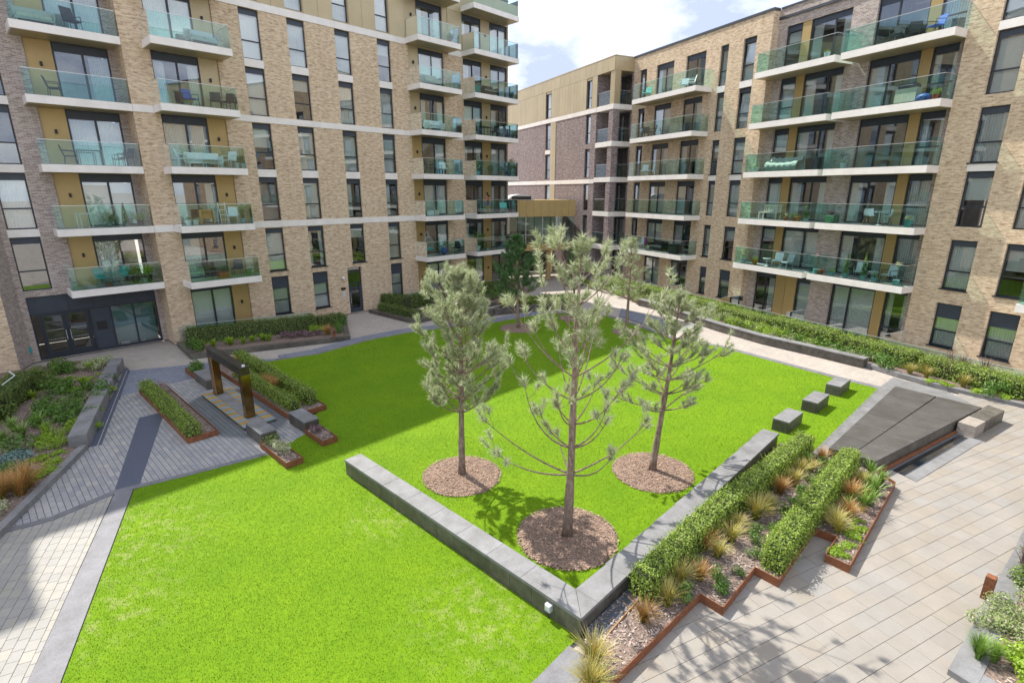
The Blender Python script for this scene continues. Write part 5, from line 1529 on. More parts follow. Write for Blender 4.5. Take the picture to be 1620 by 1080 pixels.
# --- beds of the left building
hedge('terrace_hedge', 'tall clipped hedge of the terrace bed left of the blue door', [(-18.2, 28.55), (-13.2, 31.25), (-12.3, 32.0)], 0.7, 0.85, 0.13, 'hedge_dark', 0.075, 520, None, 14)
hedge('terrace_hedge', 'short hedge turning back to the wall left of the blue door', [(-12.2, 32.2), (-10.9, 33.1)], 0.6, 0.7, 0.13, 'hedge_dark', 0.075, 520, None, 15)
plant('fern', t_fern, 'bright fern in front of the hedge left of the blue door', 'fern', [(-16.9, 27.6), (-16.5, 28.0), (-16.0, 28.6), (-15.7, 28.3), (-15.1, 28.5), (-14.8, 28.9), (-14.3, 29.2), (-13.9, 29.1)], 0.13, 'ferns left of the blue door', 1.1, 1.5)
plant('teal_shrub', b_green, 'dark green shrub at the entrance corner of the terrace bed', 'shrub', [(-17.4, 27.5), (-17.1, 27.4), (-16.8, 27.2)], 0.13, 'shrubs at the entrance corner', 1.0, 1.3)
plant('lavender', b_purple, 'grey-purple lavender in the bed left of the blue door', 'shrub', [(-12.85, 29.8), (-12.5, 30.2), (-13.4, 29.8), (-12.0, 30.1), (-11.6, 30.4)], 0.13, 'lavender left of the blue door', 0.9, 1.2)
plant('lime_bush', b_lime, 'round lime bush at the end of the hedge left of the blue door', 'shrub', [(-12.0, 31.1), (-11.7, 31.2)], 0.13, 'lime bushes left of the blue door', 1.1, 1.4)
plant('orange_sedge', t_orange[0], 'orange sedge beside the kerb left of the blue door', 'grass tuft', [(-10.95, 30.4)], 0.13, None, 1.4, 1.5)
plant('green_shrub', b_green, 'leafy shrub in the corner nearest the blue door', 'shrub', [(-10.9, 31.8), (-10.8, 32.6), (-11.2, 33.8), (-10.4, 31.0), (-11.5, 34.4)], 0.13, 'shrubs nearest the blue door', 1.0, 1.4)
hedge('terrace_hedge', 'tall hedge running under the corner balconies of the left block', [(-9.5, 38.8), (-7.6, 37.8), (-3.9, 42.6), (0.6, 45.4)], 0.8, 0.9, 0.13, 'hedge_dark', 0.085, 420, None, 16)
hedge('low_hedge', 'low clipped hedge in front of the tall hedge right of the blue door', [(-9.4, 37.3), (-6.2, 34.7)], 0.6, 0.5, 0.13, 'hedge_dark', 0.08, 480, None, 17)
plant('green_shrub', b_green, 'mixed green shrub in front of the tall corner hedge', 'shrub', [(-5.8, 36.8), (-5.2, 37.4), (-4.75, 38.2), (-3.9, 38.6), (-3.2, 39.3), (-4.3, 37.7), (-2.4, 40.2), (-1.6, 41.0), (-0.8, 42.0)], 0.13, 'shrubs in front of the corner hedge', 1.1, 1.6)
plant('lime_bush', b_lime, 'lime bush in front of the tall corner hedge', 'shrub', [(-5.0, 38.4), (-3.6, 39.6), (-0.2, 43.2)], 0.13, 'lime bushes in front of the corner hedge', 1.2, 1.5)
hedge('island_hedge', 'rear low hedge of the island bed by the far path', [(0.3, 38.5), (4.8, 40.2)], 0.55, 0.45, 0.35, 'hedge', 0.085, 420, 'hedges of the island bed', 18)
hedge('island_hedge', 'front low hedge of the island bed by the far path', [(1.0, 38.1), (4.6, 39.2)], 0.45, 0.35, 0.35, 'hedge', 0.085, 420, 'hedges of the island bed', 19)
plant('orange_sedge', t_orange[1], 'orange sedge at the pointed end of the island bed', 'grass tuft', [(-0.6, 37.1), (0.2, 37.6), (0.9, 37.8)], 0.35, 'sedges of the island bed', 1.1, 1.4)

# --- right border
HL = ['right border hedge beside the wedge table end of the glass rail', 'right border hedge below the lowest planted corner balcony', 'right border hedge below the gap between the paired balconies', 'right border hedge below the balcony with white shrubs', 'right border hedge in front of the narrow ground-floor windows', 'right border hedge in front of the two far terrace doors', 'right border hedge nearest the brown loggia block']
us = [9.0, 13.2, 17.2, 21.4, 25.4, 29.4, 34.2, 40.0]
for i in range(7):
    hedge('border_hedge', HL[i], [RW(us[i] + 0.1, 3.0)[:2], RW(us[i + 1] - 0.12, 3.0)[:2]], 0.95, 0.75 + 0.06 * (i % 3), 0.13, 'hedge', 0.075, 520, 'hedges of the right border', 20 + i, 0.07)
F1 = [(9.9, 43.6), (10.0, 41.4), (10.8, 42.6), (11.0, 40.6), (11.4, 41.8), (11.8, 39.6), (12.3, 37.2), (12.7, 36.2), (13.2, 35.8), (13.6, 35.4), (13.9, 34.5), (14.3, 34.0), (14.6, 33.5), (12.4, 38.4), (12.0, 38.2), (13.0, 37.2)]
plant('pale_shrub', b_pale, 'pale green flowering shrub in the far half of the right border', 'shrub', F1, 0.13, 'pale shrubs of the right border', 1.1, 1.6)
F2 = [(14.0, 32.3), (14.8, 31.5), (15.1, 30.6), (15.4, 30.3), (15.7, 29.7), (16.0, 29.3), (16.3, 29.1), (16.5, 28.7), (16.8, 28.1)]
plant('lime_shrub', b_lime, 'lime green shrub behind the curved stone wall', 'shrub', F2, 0.13, 'lime shrubs behind the curved wall', 1.0, 1.5)
plant('green_shrub', b_green, 'mid green shrub near the end of the curved stone wall', 'shrub', [(17.1, 27.9), (17.2, 27.2), (17.5, 26.8), (17.8, 26.3), (18.0, 25.7), (18.5, 24.9), (19.3, 25.4), (18.3, 24.2), (19.1, 24.5)], 0.13, 'shrubs near the end of the curved wall', 0.9, 1.4)
hedge('low_hedge', 'low clipped hedge behind the curved stone wall', [(13.9, 32.9), (15.6, 30.8)], 0.5, 0.45, 0.13, 'hedge', 0.07, 600, None, 31)
plant('purple_shrub', b_purple, 'purple tinted shrub in the right border', 'shrub', [(16.0, 30.0), (11.2, 41.2), (13.6, 36.6)], 0.13, 'purple shrubs of the right border', 0.8, 1.2)
plant('flax', t_flax, 'spiky bronze flax in the right border near the wedge table', 'plant', [(20.5, 23.3), (20.8, 22.9), (21.4, 23.6), (20.0, 22.7), (21.2, 22.2)], 0.13, 'bronze flax of the right border', 0.8, 1.1)
plant('sedge_tuft', t_sedge[0], 'straw-tipped sedge beside the bronze flax', 'grass tuft', [(18.8, 23.4), (19.2, 22.9), (19.5, 23.4), (19.9, 21.7)], 0.13, 'sedges beside the flax', 0.9, 1.2)
plant('round_bush', b_green, 'round green bush at the kerb end of the right border', 'shrub', [(20.2, 20.6), (20.7, 20.9), (21.6, 20.9), (22.0, 21.4), (21.3, 20.2)], 0.13, 'bushes at the kerb end', 1.0, 1.4)
plant('ground_plant', b_low, 'low green ground plant beside the right kerb', 'plant', [(19.0, 22.3), (19.4, 21.9), (20.0, 21.1), (20.6, 20.3)], 0.13, 'ground plants beside the right kerb', 0.9, 1.2)

_pr = random.Random(33)
def wall_w(u):      # how far the curved wall stands from the facade
    return 4.55 + 1.1 * math.sin(max(0.0, min(1.0, (u - 14.8) / 27.0)) * math.pi) ** 0.8
kinds = [(b_lime, 'lime_shrub', 'lime-leaved shrub packed between border hedge and stone wall', 'packed lime shrubs'), (b_pale, 'pale_shrub', 'pale-leaved shrub packed between border hedge and stone wall', 'packed pale shrubs'), (b_green, 'green_shrub', 'green-leaved shrub packed between border hedge and stone wall', 'packed green shrubs')]
u_ = 15.0
while u_ < 41:
    me, nm, lb, gp_ = kinds[_pr.choice((0, 0, 1, 1, 1, 2))]
    ww = _pr.uniform(3.65, wall_w(u_) - 0.65)
    plant(nm, me, lb, 'shrub', [RW(u_, ww)[:2]], 0.13, gp_, 0.8, 1.35)
    u_ += _pr.uniform(0.32, 0.55)

# --- lower right bed
plant('feathery_plant', tuft_mesh('feather', 'strap', 260, 0.36, 0.30, 0.007, 53), 'bright feathery green plant at the corner of the kerbed bed', 'plant', [(8.72, 7.85), (8.6, 7.7), (8.85, 7.65)], 0.115, 'feathery plants of the kerbed bed', 0.9, 1.2)
plant('yellow_shrub', b_lime, 'yellow-green shrub beside the feathery plant', 'shrub', [(9.2, 7.75), (9.25, 7.4), (9.5, 7.6), (9.1, 7.1)], 0.115, 'yellow shrubs of the kerbed bed', 0.8, 1.1)
plant('mottled_shrub', bush_mesh('mott', 'pale', 0.42, 0.34, 800, 0.04, 70), 'mottled olive shrub in the kerbed bed behind the bollard', 'shrub', [(9.5, 8.3), (9.7, 8.6), (9.95, 8.5), (10.3, 8.9), (9.9, 8.1), (10.5, 8.6), (10.2, 8.3), (10.8, 9.1)], 0.115, 'mottled shrubs of the kerbed bed', 0.9, 1.2)
plant('dark_shrub', b_dark, 'dark shrub with red twigs at the far end of the kerbed bed', 'shrub', [(11.2, 9.5), (11.5, 9.7), (11.9, 9.9), (12.2, 10.2)], 0.115, 'dark shrubs of the kerbed bed', 0.8, 1.1)
plant('bronze_plant', t_flax, 'small bronze spiky plant in the kerbed bed', 'plant', [(11.75, 10.15)], 0.115, None, 0.5, 0.55)

# ------------------------------------------------------------ pines
def pine(label, base, h, first, spread, nwh, seed, lean=(0, 0), dens=1.0, mat='needle', tr=0.1, up=0.5, needle=0.15, profile=None, nn=44, nw=0.0075, smin=0.4, vary=0.3):
    rng = random.Random(seed); nrg = np.random.default_rng(seed)
    t = thing('pine_tree', label, 'tree', (base[0], base[1], 0.02), 0, 'pine trees on the lawn')
    # trunk
    K = 14; path = []; rad = []
    for i in range(K + 1):
        s = i / K
        path.append(Vector((lean[0] * s + 0.04 * math.sin(5 * s + seed) * s, lean[1] * s + 0.04 * math.cos(4 * s + seed), h * 0.97 * s)))
        rad.append(tr * (1 - 0.86 * s) * (1.25 if i == 0 else 1.0) + 0.006 + (0.012 if i % 4 == 2 else 0))
    MB().tube(path, rad, 9).build('trunk', 'bark', t, True)
    def at(z):
        s = min(max(z / (h * 0.97), 0), 1) * K; i = min(int(s), K - 1); return path[i].lerp(path[i + 1], s - i)
    br = MB(); tufts = []
    prof = profile or (lambda q: (1 - q) ** 0.8 * 0.85 + 0.15)
    for wi in range(nwh):
        q = wi / (nwh - 1); z = first + (h * 0.93 - first) * q ** 0.92; c = at(z)
        nb = 5 if q < 0.8 else 4
        a0 = rng.uniform(0, 6.28)
        for b in range(nb):
            az = a0 + b * 2 * math.pi / nb + rng.uniform(-0.35, 0.35); L = spread * prof(q) * rng.uniform(0.85 - vary, 0.92 + vary)
            if rng.random() < 0.1: L *= 0.45
            el0 = rng.uniform(0.15, 0.4) + 0.35 * q; el1 = el0 + up * rng.uniform(0.7, 1.3)
            p = c.copy(); pts = [p.copy()]; rr = [0.024 * (1 - 0.55 * q) + 0.004]; n = 7
            for i in range(n):
                s = (i + 1) / n; el = el0 + (el1 - el0) * s; az += rng.uniform(-0.09, 0.09)
                p = p + Vector((math.cos(az) * math.cos(el), math.sin(az) * math.cos(el), math.sin(el))) * (L / n)
                pts.append(p.copy()); rr.append(rr[0] * (1 - 0.72 * s))
            br.tube(pts, rr, 5, False)
            d = (pts[-1] - pts[-2]).normalized(); tufts.append((pts[-1], d, 1.0))
            ns = max(1, int(rng.uniform(3.2, 5.5) * dens * (0.5 + 0.6 * L / spread)))
            for k in range(ns):
                s = rng.uniform(smin + 0.25 * (1 - q) * (smin > 0.45), 0.97); fi = s * n; i = min(int(fi), n - 1); sp = pts[i].lerp(pts[i + 1], fi - i)
                sd_ = (pts[i + 1] - pts[i]).normalized(); side = sd_.cross(Vector((0, 0, 1))).normalized() * rng.choice((-1, 1))
                dr = (sd_ * 0.55 + side * rng.uniform(0.35, 0.9) + Vector((0, 0, rng.uniform(-0.1, 0.55)))).normalized()
                l2 = L * rng.uniform(0.14, 0.30) + 0.08
                e = sp + dr * l2 * 0.6; e2 = e + (dr + Vector((0, 0, 0.4))).normalized() * l2 * 0.4
                br.tube([sp, e, e2], [0.008, 0.006, 0.004], 4, False)
                tufts.append((e2, (e2 - e).normalized(), rng.uniform(0.75, 1.0)))
                if dens > 1.1 and rng.random() < 0.75: tufts.append((e, (dr + Vector((0, 0, 0.25))).normalized(), 0.8))
    tufts.append((at(h * 0.97), Vector((0, 0, 1)), 1.35)); tufts.append((at(h * 0.93), Vector((0.1, 0, 1)).normalized(), 1.2))
    br.build('branches', 'bark', t, True)
    # needles: thin blades brushed forwards round each shoot
    V = []
    for (p, d, s) in tufts:
        n = int(nn * s); d = np.array(d); sh = 0.24 * s * nrg.uniform(0.8, 1.3)
        u = np.cross(d, [0.3, 0.2, 0.9]); u /= np.linalg.norm(u) + 1e-9; v = np.cross(d, u)
        a = nrg.uniform(0, 2 * np.pi, n); fw = nrg.uniform(0.35, 1.0, n); ln = needle * s * nrg.uniform(0.75, 1.2, n)
        o = np.array(p) - d * sh * 0.6 + d * (sh * nrg.uniform(0, 1, n))[:, None]
        rdir = np.cos(a)[:, None] * u + np.sin(a)[:, None] * v
        nd_ = d * fw[:, None] + rdir * np.sqrt(np.maximum(0.05, 1.05 - fw ** 2))[:, None]; nd_ /= np.linalg.norm(nd_, axis=1, keepdims=True)
        w = np.cross(nd_, nrg.normal(size=(n, 3))); w /= np.linalg.norm(w, axis=1, keepdims=True) + 1e-9
        w *= nw
        V.append(np.stack([o - w, o + w, o + nd_ * ln[:, None]], 1))
    V = np.concatenate(V)
    link('needles', np_mesh('needles', V.reshape(-1, 3), np.arange(len(V) * 3).reshape(-1, 3), mat), t)
    return t
pine('dense silvery pine on the lawn with the fullest bushy crown', (-1.5, 14.42), 6.45, 2.05, 1.62, 12, 5, (0.06, 0.1), 2.1, up=0.55, nn=84, needle=0.15, nw=0.0085, vary=0.42, profile=lambda q: (0.92 + 0.25 * math.sin(q * 3.0)) * (1 - q) ** 0.55 + 0.12)
pine('tallest open pine with long bare lower limbs by the wall corner', (1.43, 11.45), 7.5, 1.75, 2.3, 10, 8, (0.12, 0.15), 0.86, up=0.75, nn=95, needle=0.19, nw=0.008, smin=0.55, vary=0.36, tr=0.115, profile=lambda q: (0.8 + 0.45 * math.sin(q * 2.6)) * (1 - q) ** 0.6 + 0.12)
pine('thin leaning pine next to the long clipped hedge', (4.42, 14.64), 5.75, 2.0, 1.7, 9, 12, (0.5, 0.3), 1.6, up=0.3, nn=80, needle=0.15, nw=0.008, vary=0.45, profile=lambda q: (1 - q) ** 0.7 * 0.95 + 0.1)
pine('dark green pine growing in the building shade near the link', (0.49, 32.55), 5.85, 1.9, 1.8, 10, 15, (-0.25, 0), 1.9, 'needle_shade', up=0.4, nn=60, needle=0.22, nw=0.011)
pine('slim pine at the path edge of the far lawn', (7.2, 31.6), 5.9, 2.0, 1.35, 9, 18, (0, 0), 1.1, 'needle', up=0.5, nn=40, needle=0.18)
pine('pine at the far tip of the lawn half hidden behind the tallest pine', (4.3, 35.3), 5.2, 2.0, 1.2, 8, 19, (0, 0), 1.2, 'needle_shade', up=0.5, nn=36, needle=0.2)

# a broad-leaved tree beyond the link
bt = thing('street_tree', 'sunlit yellow-green tree far behind the bronze link', 'tree', (0.2, 78, 0))
MB().tube([(0, 0, 0), (0.1, 0, 3), (0, 0.2, 6), (0.2, 0, 9)], [0.28, 0.22, 0.15, 0.06], 8).build('trunk', 'bark', bt, True)
lm = MB()
for i in range(9):
    a = i * 2.4; lm.tube([(0.05, 0, 3.5 + i * 0.5), (math.cos(a) * 1.3, math.sin(a) * 1.3, 5 + i * 0.55), (math.cos(a) * 2.3, math.sin(a) * 2.3, 6.0 + i * 0.6)], [0.09, 0.06, 0.02], 5)
lm.build('limbs', 'bark', bt, True)
rng = np.random.default_rng(5); n = 6000
cc = np.stack([rng.normal(0, 1.5, 26), rng.normal(0, 1.5, 26), rng.uniform(5, 11, 26)], 1); ix = rng.integers(0, 26, n); dv = rng.normal(size=(n, 3)); dv /= np.linalg.norm(dv, axis=1, keepdims=True)
P = cc[ix] + dv * (rng.uniform(0.3, 1, n) ** 0.5)[:, None] * np.array([1.25, 1.25, 0.9])
link('crown', np_mesh('crown', leaf_quads(P, dv + np.array([0, 0, 0.4]), rng.uniform(0.12, 0.24, n), rng), quad_faces(n), 'lime'), bt)

# ================================================================== THINGS ON THE BALCONIES
ORD = ['first', 'second', 'third', 'fourth', 'fifth', 'sixth', 'seventh']
BAY = {
    'e': ('L', 'balcony over the entrance'), 'n': ('L', 'balcony beside the entrance bay'),
    'c': ('L', 'inner corner balcony'), 'd': ('L', 'end balcony by the link'),
    'p': ('R', 'paired balcony by the narrow windows'), 'q': ('R', 'paired balcony by the wide windows'),
    'f': ('R', 'far balcony beside the loggias')}
def spot(bay, u, w, k):
    fr = BAY[bay][0]
    z = Zk(k) + 0.026
    return (LW(u, w, z), R(46)) if fr == 'L' else (RW(u, w, z), R(-64.5))
def put(name, desc, cat, bay, u, w, k, rz=0.0):
    loc, a = spot(bay, u, w, k)
    return thing(name, '%s on the %s-floor %s' % (desc, ORD[k], BAY[bay][1]), cat, loc, a + rz)

def chair(desc, bay, u, w, k, rz, mat='f_black', leg=None, arms=True, sh=0.43, bh=0.9, wd=0.52):
    t = put('chair', desc, 'chair', bay, u, w, k, rz); leg = leg or mat; a = wd / 2
    MB().prism([(-a, -0.25), (a, -0.25), (a, 0.23), (-a, 0.23)], sh - 0.05, sh, 0.01).build('seat', mat, t)
    b = MB(); b.v = [(-a, 0.22, sh), (a, 0.22, sh), (a, 0.34, bh), (-a, 0.34, bh), (-a, 0.25, sh), (a, 0.25, sh), (a, 0.37, bh), (-a, 0.37, bh)]
    b.f = [(0, 1, 2, 3), (5, 4, 7, 6), (3, 2, 6, 7), (1, 0, 4, 5), (0, 3, 7, 4), (2, 1, 5, 6)]
    b.build('backrest', mat, t)
    for sx in (-1, 1):
        for sy in (-1, 1):
            MB().tube([(sx * (a - 0.03), sy * 0.21, sh - 0.05), (sx * a, sy * 0.25, 0)], 0.016, 5).build('leg', leg, t)
        if arms: MB().tube([(sx * a, 0.29, 0.66), (sx * a, -0.2, 0.64), (sx * a, -0.22, sh - 0.03)], 0.018, 5).build('armrest', leg, t)
    return t
def shell_chair(desc, bay, u, w, k, rz):
    t = put('chair', desc, 'chair', bay, u, w, k, rz); mb = MB(); n = 8
    for i in range(7):
        s = i / 6; y = -0.22 + 0.42 * min(1, s * 1.6); z = 0.44 + (0.0 if s < 0.5 else (s - 0.5) * 0.8)
        for j in range(n + 1):
            q = j / n * 2 - 1; wd = 0.23 + 0.03 * math.sin(s * 3.1)
            mb.v.append((q * wd, y - 0.10 * q * q * (s > 0.4), z + 0.07 * q * q * (1.2 - s)))
    for i in range(6):
        for j in range(n): a = i * (n + 1) + j; mb.f.append((a, a + 1, a + n + 2, a + n + 1))
    mb.build('shell', 'f_white', t, True)
    for sx in (-1, 1):
        for sy in (-1, 1): MB().tube([(sx * 0.08, sy * 0.08, 0.44), (sx * 0.22, sy * 0.22, 0)], 0.016, 5).build('leg', 'f_wood', t)
def table(desc, bay, u, w, k, rz=0.0, mat='f_grey', wd=0.7, dp=0.6, h=0.72, rnd=False):
    t = put('table', desc, 'table', bay, u, w, k, rz)
    if rnd:
        MB().lathe([(wd / 2, h - 0.03), (wd / 2, h)], 20).build('table_top', mat, t); MB().lathe([(0.16, 0), (0.03, 0.04), (0.03, h - 0.03)], 10).build('pedestal', mat, t)
    else:
        MB().box(-wd / 2, wd / 2, -dp / 2, dp / 2, h - 0.03, h).build('table_top', mat, t)
        for sx in (-1, 1):
            for sy in (-1, 1): MB().box(sx * (wd / 2 - 0.03) - 0.02, sx * (wd / 2 - 0.03) + 0.02, sy * (dp / 2 - 0.03) - 0.02, sy * (dp / 2 - 0.03) + 0.02, 0, h - 0.03).build('leg', mat, t)
def sofa(desc, bay, u, w, k, rz, mat='f_white', cush='f_cream', wd=1.5):
    t = put('sofa', desc, 'sofa', bay, u, w, k, rz); a = wd / 2
    MB().box(-a, a, -0.36, 0.36, 0.18, 0.3).build('frame', mat, t)
    for i in range(2): MB().prism([(-a + 0.08 + i * (a - 0.08), -0.36), (i * (a - 0.08) - 0.01, -0.36), (i * (a - 0.08) - 0.01, 0.25), (-a + 0.08 + i * (a - 0.08), 0.25)], 0.30, 0.42, 0.02).build('seat_cushion', cush, t)
    MB().box(-a, a, 0.26, 0.36, 0.3, 0.78).build('backrest', mat, t)
    for sx in (-1, 1):
        MB().box(sx * a - 0.04, sx * a + 0.04, -0.36, 0.36, 0.3, 0.6).build('armrest', mat, t)
        for y in (-0.32, 0.3): MB().box(sx * (a - 0.05) - 0.025, sx * (a - 0.05) + 0.025, y - 0.02, y + 0.02, 0, 0.18).build('leg', mat, t)
def pot(desc, bay, u, w, k, mesh, potmat='f_terra', s=1.0, pr=0.16, phh=0.28, zs=1.0, name='potted_plant', square=False):
    t = put(name, desc, 'potted plant', bay, u, w, k)
    if square: MB().prism([(-pr, -pr), (pr, -pr), (pr, pr), (-pr, pr)], 0, phh, 0.01).build('pot', potmat, t)
    else: MB().lathe([(pr * 0.7, 0), (pr, phh * 0.92), (pr * 1.08, phh * 0.93), (pr * 1.08, phh), (pr * 0.9, phh), (pr * 0.88, phh - 0.03)], 14).build('pot', potmat, t)
    link('foliage', mesh, t, (0, 0, phh - 0.04), 0, (s, s, s * zs))
    return t
def ball_mesh():
    def mk():
        rng = np.random.default_rng(3); n = 700; dv = rng.normal(size=(n, 3)); dv /= np.linalg.norm(dv, axis=1, keepdims=True)
        return np_mesh('topiary', leaf_quads(dv * 0.2 + np.array([0, 0, 0.2]), dv, rng.uniform(0.03, 0.06, n), rng), quad_faces(n), 'green')
    return cached('ball', mk)
def cone_mesh():
    def mk():
        rng = np.random.default_rng(4); n = 900; q = rng.uniform(0, 1, n); a = rng.uniform(0, 6.28, n); r = 0.14 * (1 - q) ** 0.8 * rng.uniform(0.8, 1.1, n)
        P = np.stack([r * np.cos(a), r * np.sin(a), 0.85 * q], 1); return np_mesh('cone', leaf_quads(P, np.stack([np.cos(a), np.sin(a), np.full(n, 0.4)], 1), rng.uniform(0.03, 0.07, n), rng), quad_faces(n), 'green')
    return cached('cone', mk)
def topiary_std(desc, bay, u, w, k, potmat='f_bluepot', top='cream_leaf'):
    t = put('potted_standard', desc, 'potted plant', bay, u, w, k)
    MB().lathe([(0.13, 0), (0.17, 0.26), (0.15, 0.26)], 14).build('pot', potmat, t); MB().tube([(0, 0, 0.2), (0.01, 0, 1.0)], 0.016, 6).build('stem', 'bark', t)
    link('foliage', bush_mesh('std' + top, top, 0.2, 0.26, 420, 0.05, 90), t, (0, 0, 0.95))

# entrance bay
chair('teal garden chair', 'e', 4.9, -0.75, 0, 0.5, 'f_teal'); chair('teal garden chair turned to the planter', 'e', 5.75, -0.9, 0, -0.8, 'f_teal'); table('low grey table', 'e', 5.35, -0.35, 0, 0, 'f_grey', 0.5, 0.5, 0.45)
pot('long brown trough of small plants', 'e', 5.0, -0.22, 0, b_cream, 'f_brown', 0.55, 0.14, 0.2, 1, 'plant_trough', True)
pot('large leafy plant in a dark pot', 'e', 6.25, -0.6, 0, b_green, 'f_black', 1.0, 0.2, 0.35, 1.7); pot('bushy plant in a dark pot', 'e', 6.85, -0.55, 0, b_lime, 'f_black', 0.95, 0.2, 0.35, 1.8); pot('small round plant in a grey pot', 'e', 6.6, -0.22, 0, b_green, 'f_grey', 0.6)
pot('small dark conifer', 'e', 6.3, -0.5, 1, cone_mesh(), 'f_grey', 1.2, 0.14, 0.2); pot('leafy plant in a grey pot', 'e', 5.6, -0.6, 1, b_green, 'f_grey', 0.8, 0.15, 0.25, 1.3); pot('trailing green plant', 'e', 6.95, -0.5, 1, b_lime, 'f_black', 0.9, 0.17, 0.3, 1.2); table('small white folding table', 'e', 4.6, -0.5, 1, 0.3, 'f_white', 0.55, 0.4, 0.7)
table('dark dining table', 'e', 5.4, -0.7, 2, 0, 'f_grey', 1.0, 0.6); chair('dark wire chair', 'e', 4.6, -0.7, 2, 1.5, 'f_black'); chair('dark chair by the brick pier', 'e', 6.9, -0.8, 2, -1.2, 'f_black')
chair('thin black wire chair', 'e', 4.55, -0.6, 3, 1.3, 'f_black'); chair('black high-backed chair', 'e', 5.75, -0.55, 4, 0.4, 'f_black', bh=1.05); sofa('low beige sofa', 'e', 4.4, -0.9, 4, 0, 'f_rattan', 'f_cream', 1.4)
# bay beside the entrance
pot('red planter box of flowers', 'n', 10.2, 0.9, 0, b_green, 'f_red', 0.75, 0.24, 0.36, 1.1, 'planter_box', True); chair('thin black wire chair', 'n', 9.7, 0.6, 0, 0.6, 'f_black', arms=False); pot('small green plant', 'n', 11.6, 0.9, 0, b_low, 'f_green', 0.7); chair('small dark bistro chair', 'n', 11.1, 0.6, 0, -0.6, 'f_black', arms=False)
sh = put('wooden_shelf', 'orange wooden shelf with an arched base', 'shelf', 'n', 9.9, 0.6, 1)
MB().box(-0.35, 0.35, -0.12, 0.12, 0.72, 0.78).build('top', 'f_orange', sh); MB().box(-0.35, -0.29, -0.12, 0.12, 0, 0.72).build('side_panel', 'f_orange', sh); MB().box(0.29, 0.35, -0.12, 0.12, 0, 0.72).build('side_panel', 'f_orange', sh); MB().box(-0.29, 0.29, 0.08, 0.12, 0.3, 0.72).build('back_panel', 'f_orange', sh)
ld = put('step_ladder', 'white folding step ladder', 'ladder', 'n', 10.75, 0.55, 1)
for sx in (-1, 1):
    MB().tube([(sx * 0.2, -0.3, 0), (sx * 0.17, 0, 1.15)], 0.018, 5).build('rail', 'f_white', ld); MB().tube([(sx * 0.2, 0.3, 0), (sx * 0.17, 0.02, 1.15)], 0.016, 5).build('rear_leg', 'f_white', ld)
for i in range(4): MB().box(-0.19, 0.19, -0.29 + i * 0.075, -0.2 + i * 0.075, 0.2 + i * 0.27, 0.225 + i * 0.27).build('step', 'f_white', ld)
pot('white pot with a small plant', 'n', 8.8, 1.1, 1, b_green, 'f_white', 0.45); pot('second white pot with a small plant', 'n', 9.15, 1.15, 1, b_lime, 'f_white', 0.4); pot('tall palm in a blue pot', 'n', 11.75, 0.7, 1, t_strap, 'f_bluepot', 1.5, 0.16, 0.25, 1.3); chair('white slatted deck chair', 'n', 11.2, 0.8, 1, -0.5, 'f_white')
sofa('white framed garden sofa with pale cushions', 'n', 10.2, 0.55, 2, 0, 'f_white', 'f_silver', 1.7); chair('white metal armchair', 'n', 9.1, 0.9, 2, 1.2, 'f_white'); table('white slatted coffee table', 'n', 10.4, 1.15, 2, 0, 'f_white', 0.8, 0.45, 0.4); chair('white metal armchair by the plants', 'n', 11.4, 0.9, 2, -1.0, 'f_white'); pot('leafy plant in a white pot', 'n', 11.85, 0.6, 2, b_green, 'f_white', 0.7, 0.13, 0.3, 1.4)
chair('black folding chair', 'n', 11.1, 0.9, 3, -0.4, 'f_black', arms=False); chair('black folding chair by the glass end', 'n', 11.7, 1.0, 3, -0.9, 'f_black'); chair('blue draped chair', 'n', 10.0, 0.7, 3, 0.4, 'f_blue', 'f_black'); pot('low planter of green herbs', 'n', 9.6, 1.2, 3, b_low, 'f_grey', 0.7, 0.13, 0.16)
sofa('covered grey lounger', 'n', 10.9, 0.8, 4, 0.1, 'f_silver', 'f_silver', 1.4)
# inner corner balconies
eg = put('egg_chair', 'white hanging egg chair on a stand with dark cushion', 'egg chair', 'c', 25.15, 0.75, 0)
for i in range(12):
    a = math.pi * 2 * i / 12; pts = []
    for j in range(9):
        s = j / 8; r = 0.46 * math.sin(0.25 + s * 2.75); y = 0.08 + 0.34 * math.sin(a)
        pts.append((r * math.cos(a), max(-0.12, 0.42 * r / 0.46 * math.sin(a)) + 0.05, 0.32 + 1.15 * s))
    MB().tube(pts, 0.011, 4).build('cane', 'f_rattan', eg)
MB().lathe([(0.05, 0.36), (0.36, 0.42), (0.42, 0.55), (0.30, 0.60)], 14).build('cushion', 'f_teal', eg)
MB().tube([(0.0, 0.45, 0.03), (0, 0.55, 1.0), (0, 0.4, 1.75), (0, 0.1, 1.82), (0, 0.05, 1.5)], 0.028, 7).build('stand', 'f_rattan', eg)
MB().lathe([(0.5, 0.0), (0.5, 0.03), (0.42, 0.03)], 18).build('stand_base', 'f_rattan', eg)
eb = put('exercise_ball', 'blue exercise ball', 'ball', 'c', 26.5, 0.9, 0)
MB().lathe([(0.02, 0.0)] + [(0.27 * math.sin(math.pi * i / 8), 0.27 - 0.27 * math.cos(math.pi * i / 8)) for i in range(1, 8)] + [(0.02, 0.54)], 16).build('skin', 'f_blue', eb, True)
table('small green bistro table', 'c', 27.2, 0.8, 0, 0, 'f_green', 0.6, 0.5); chair('slim dark bistro chair', 'c', 27.8, 0.8, 0, -1.2, 'f_black', arms=False)
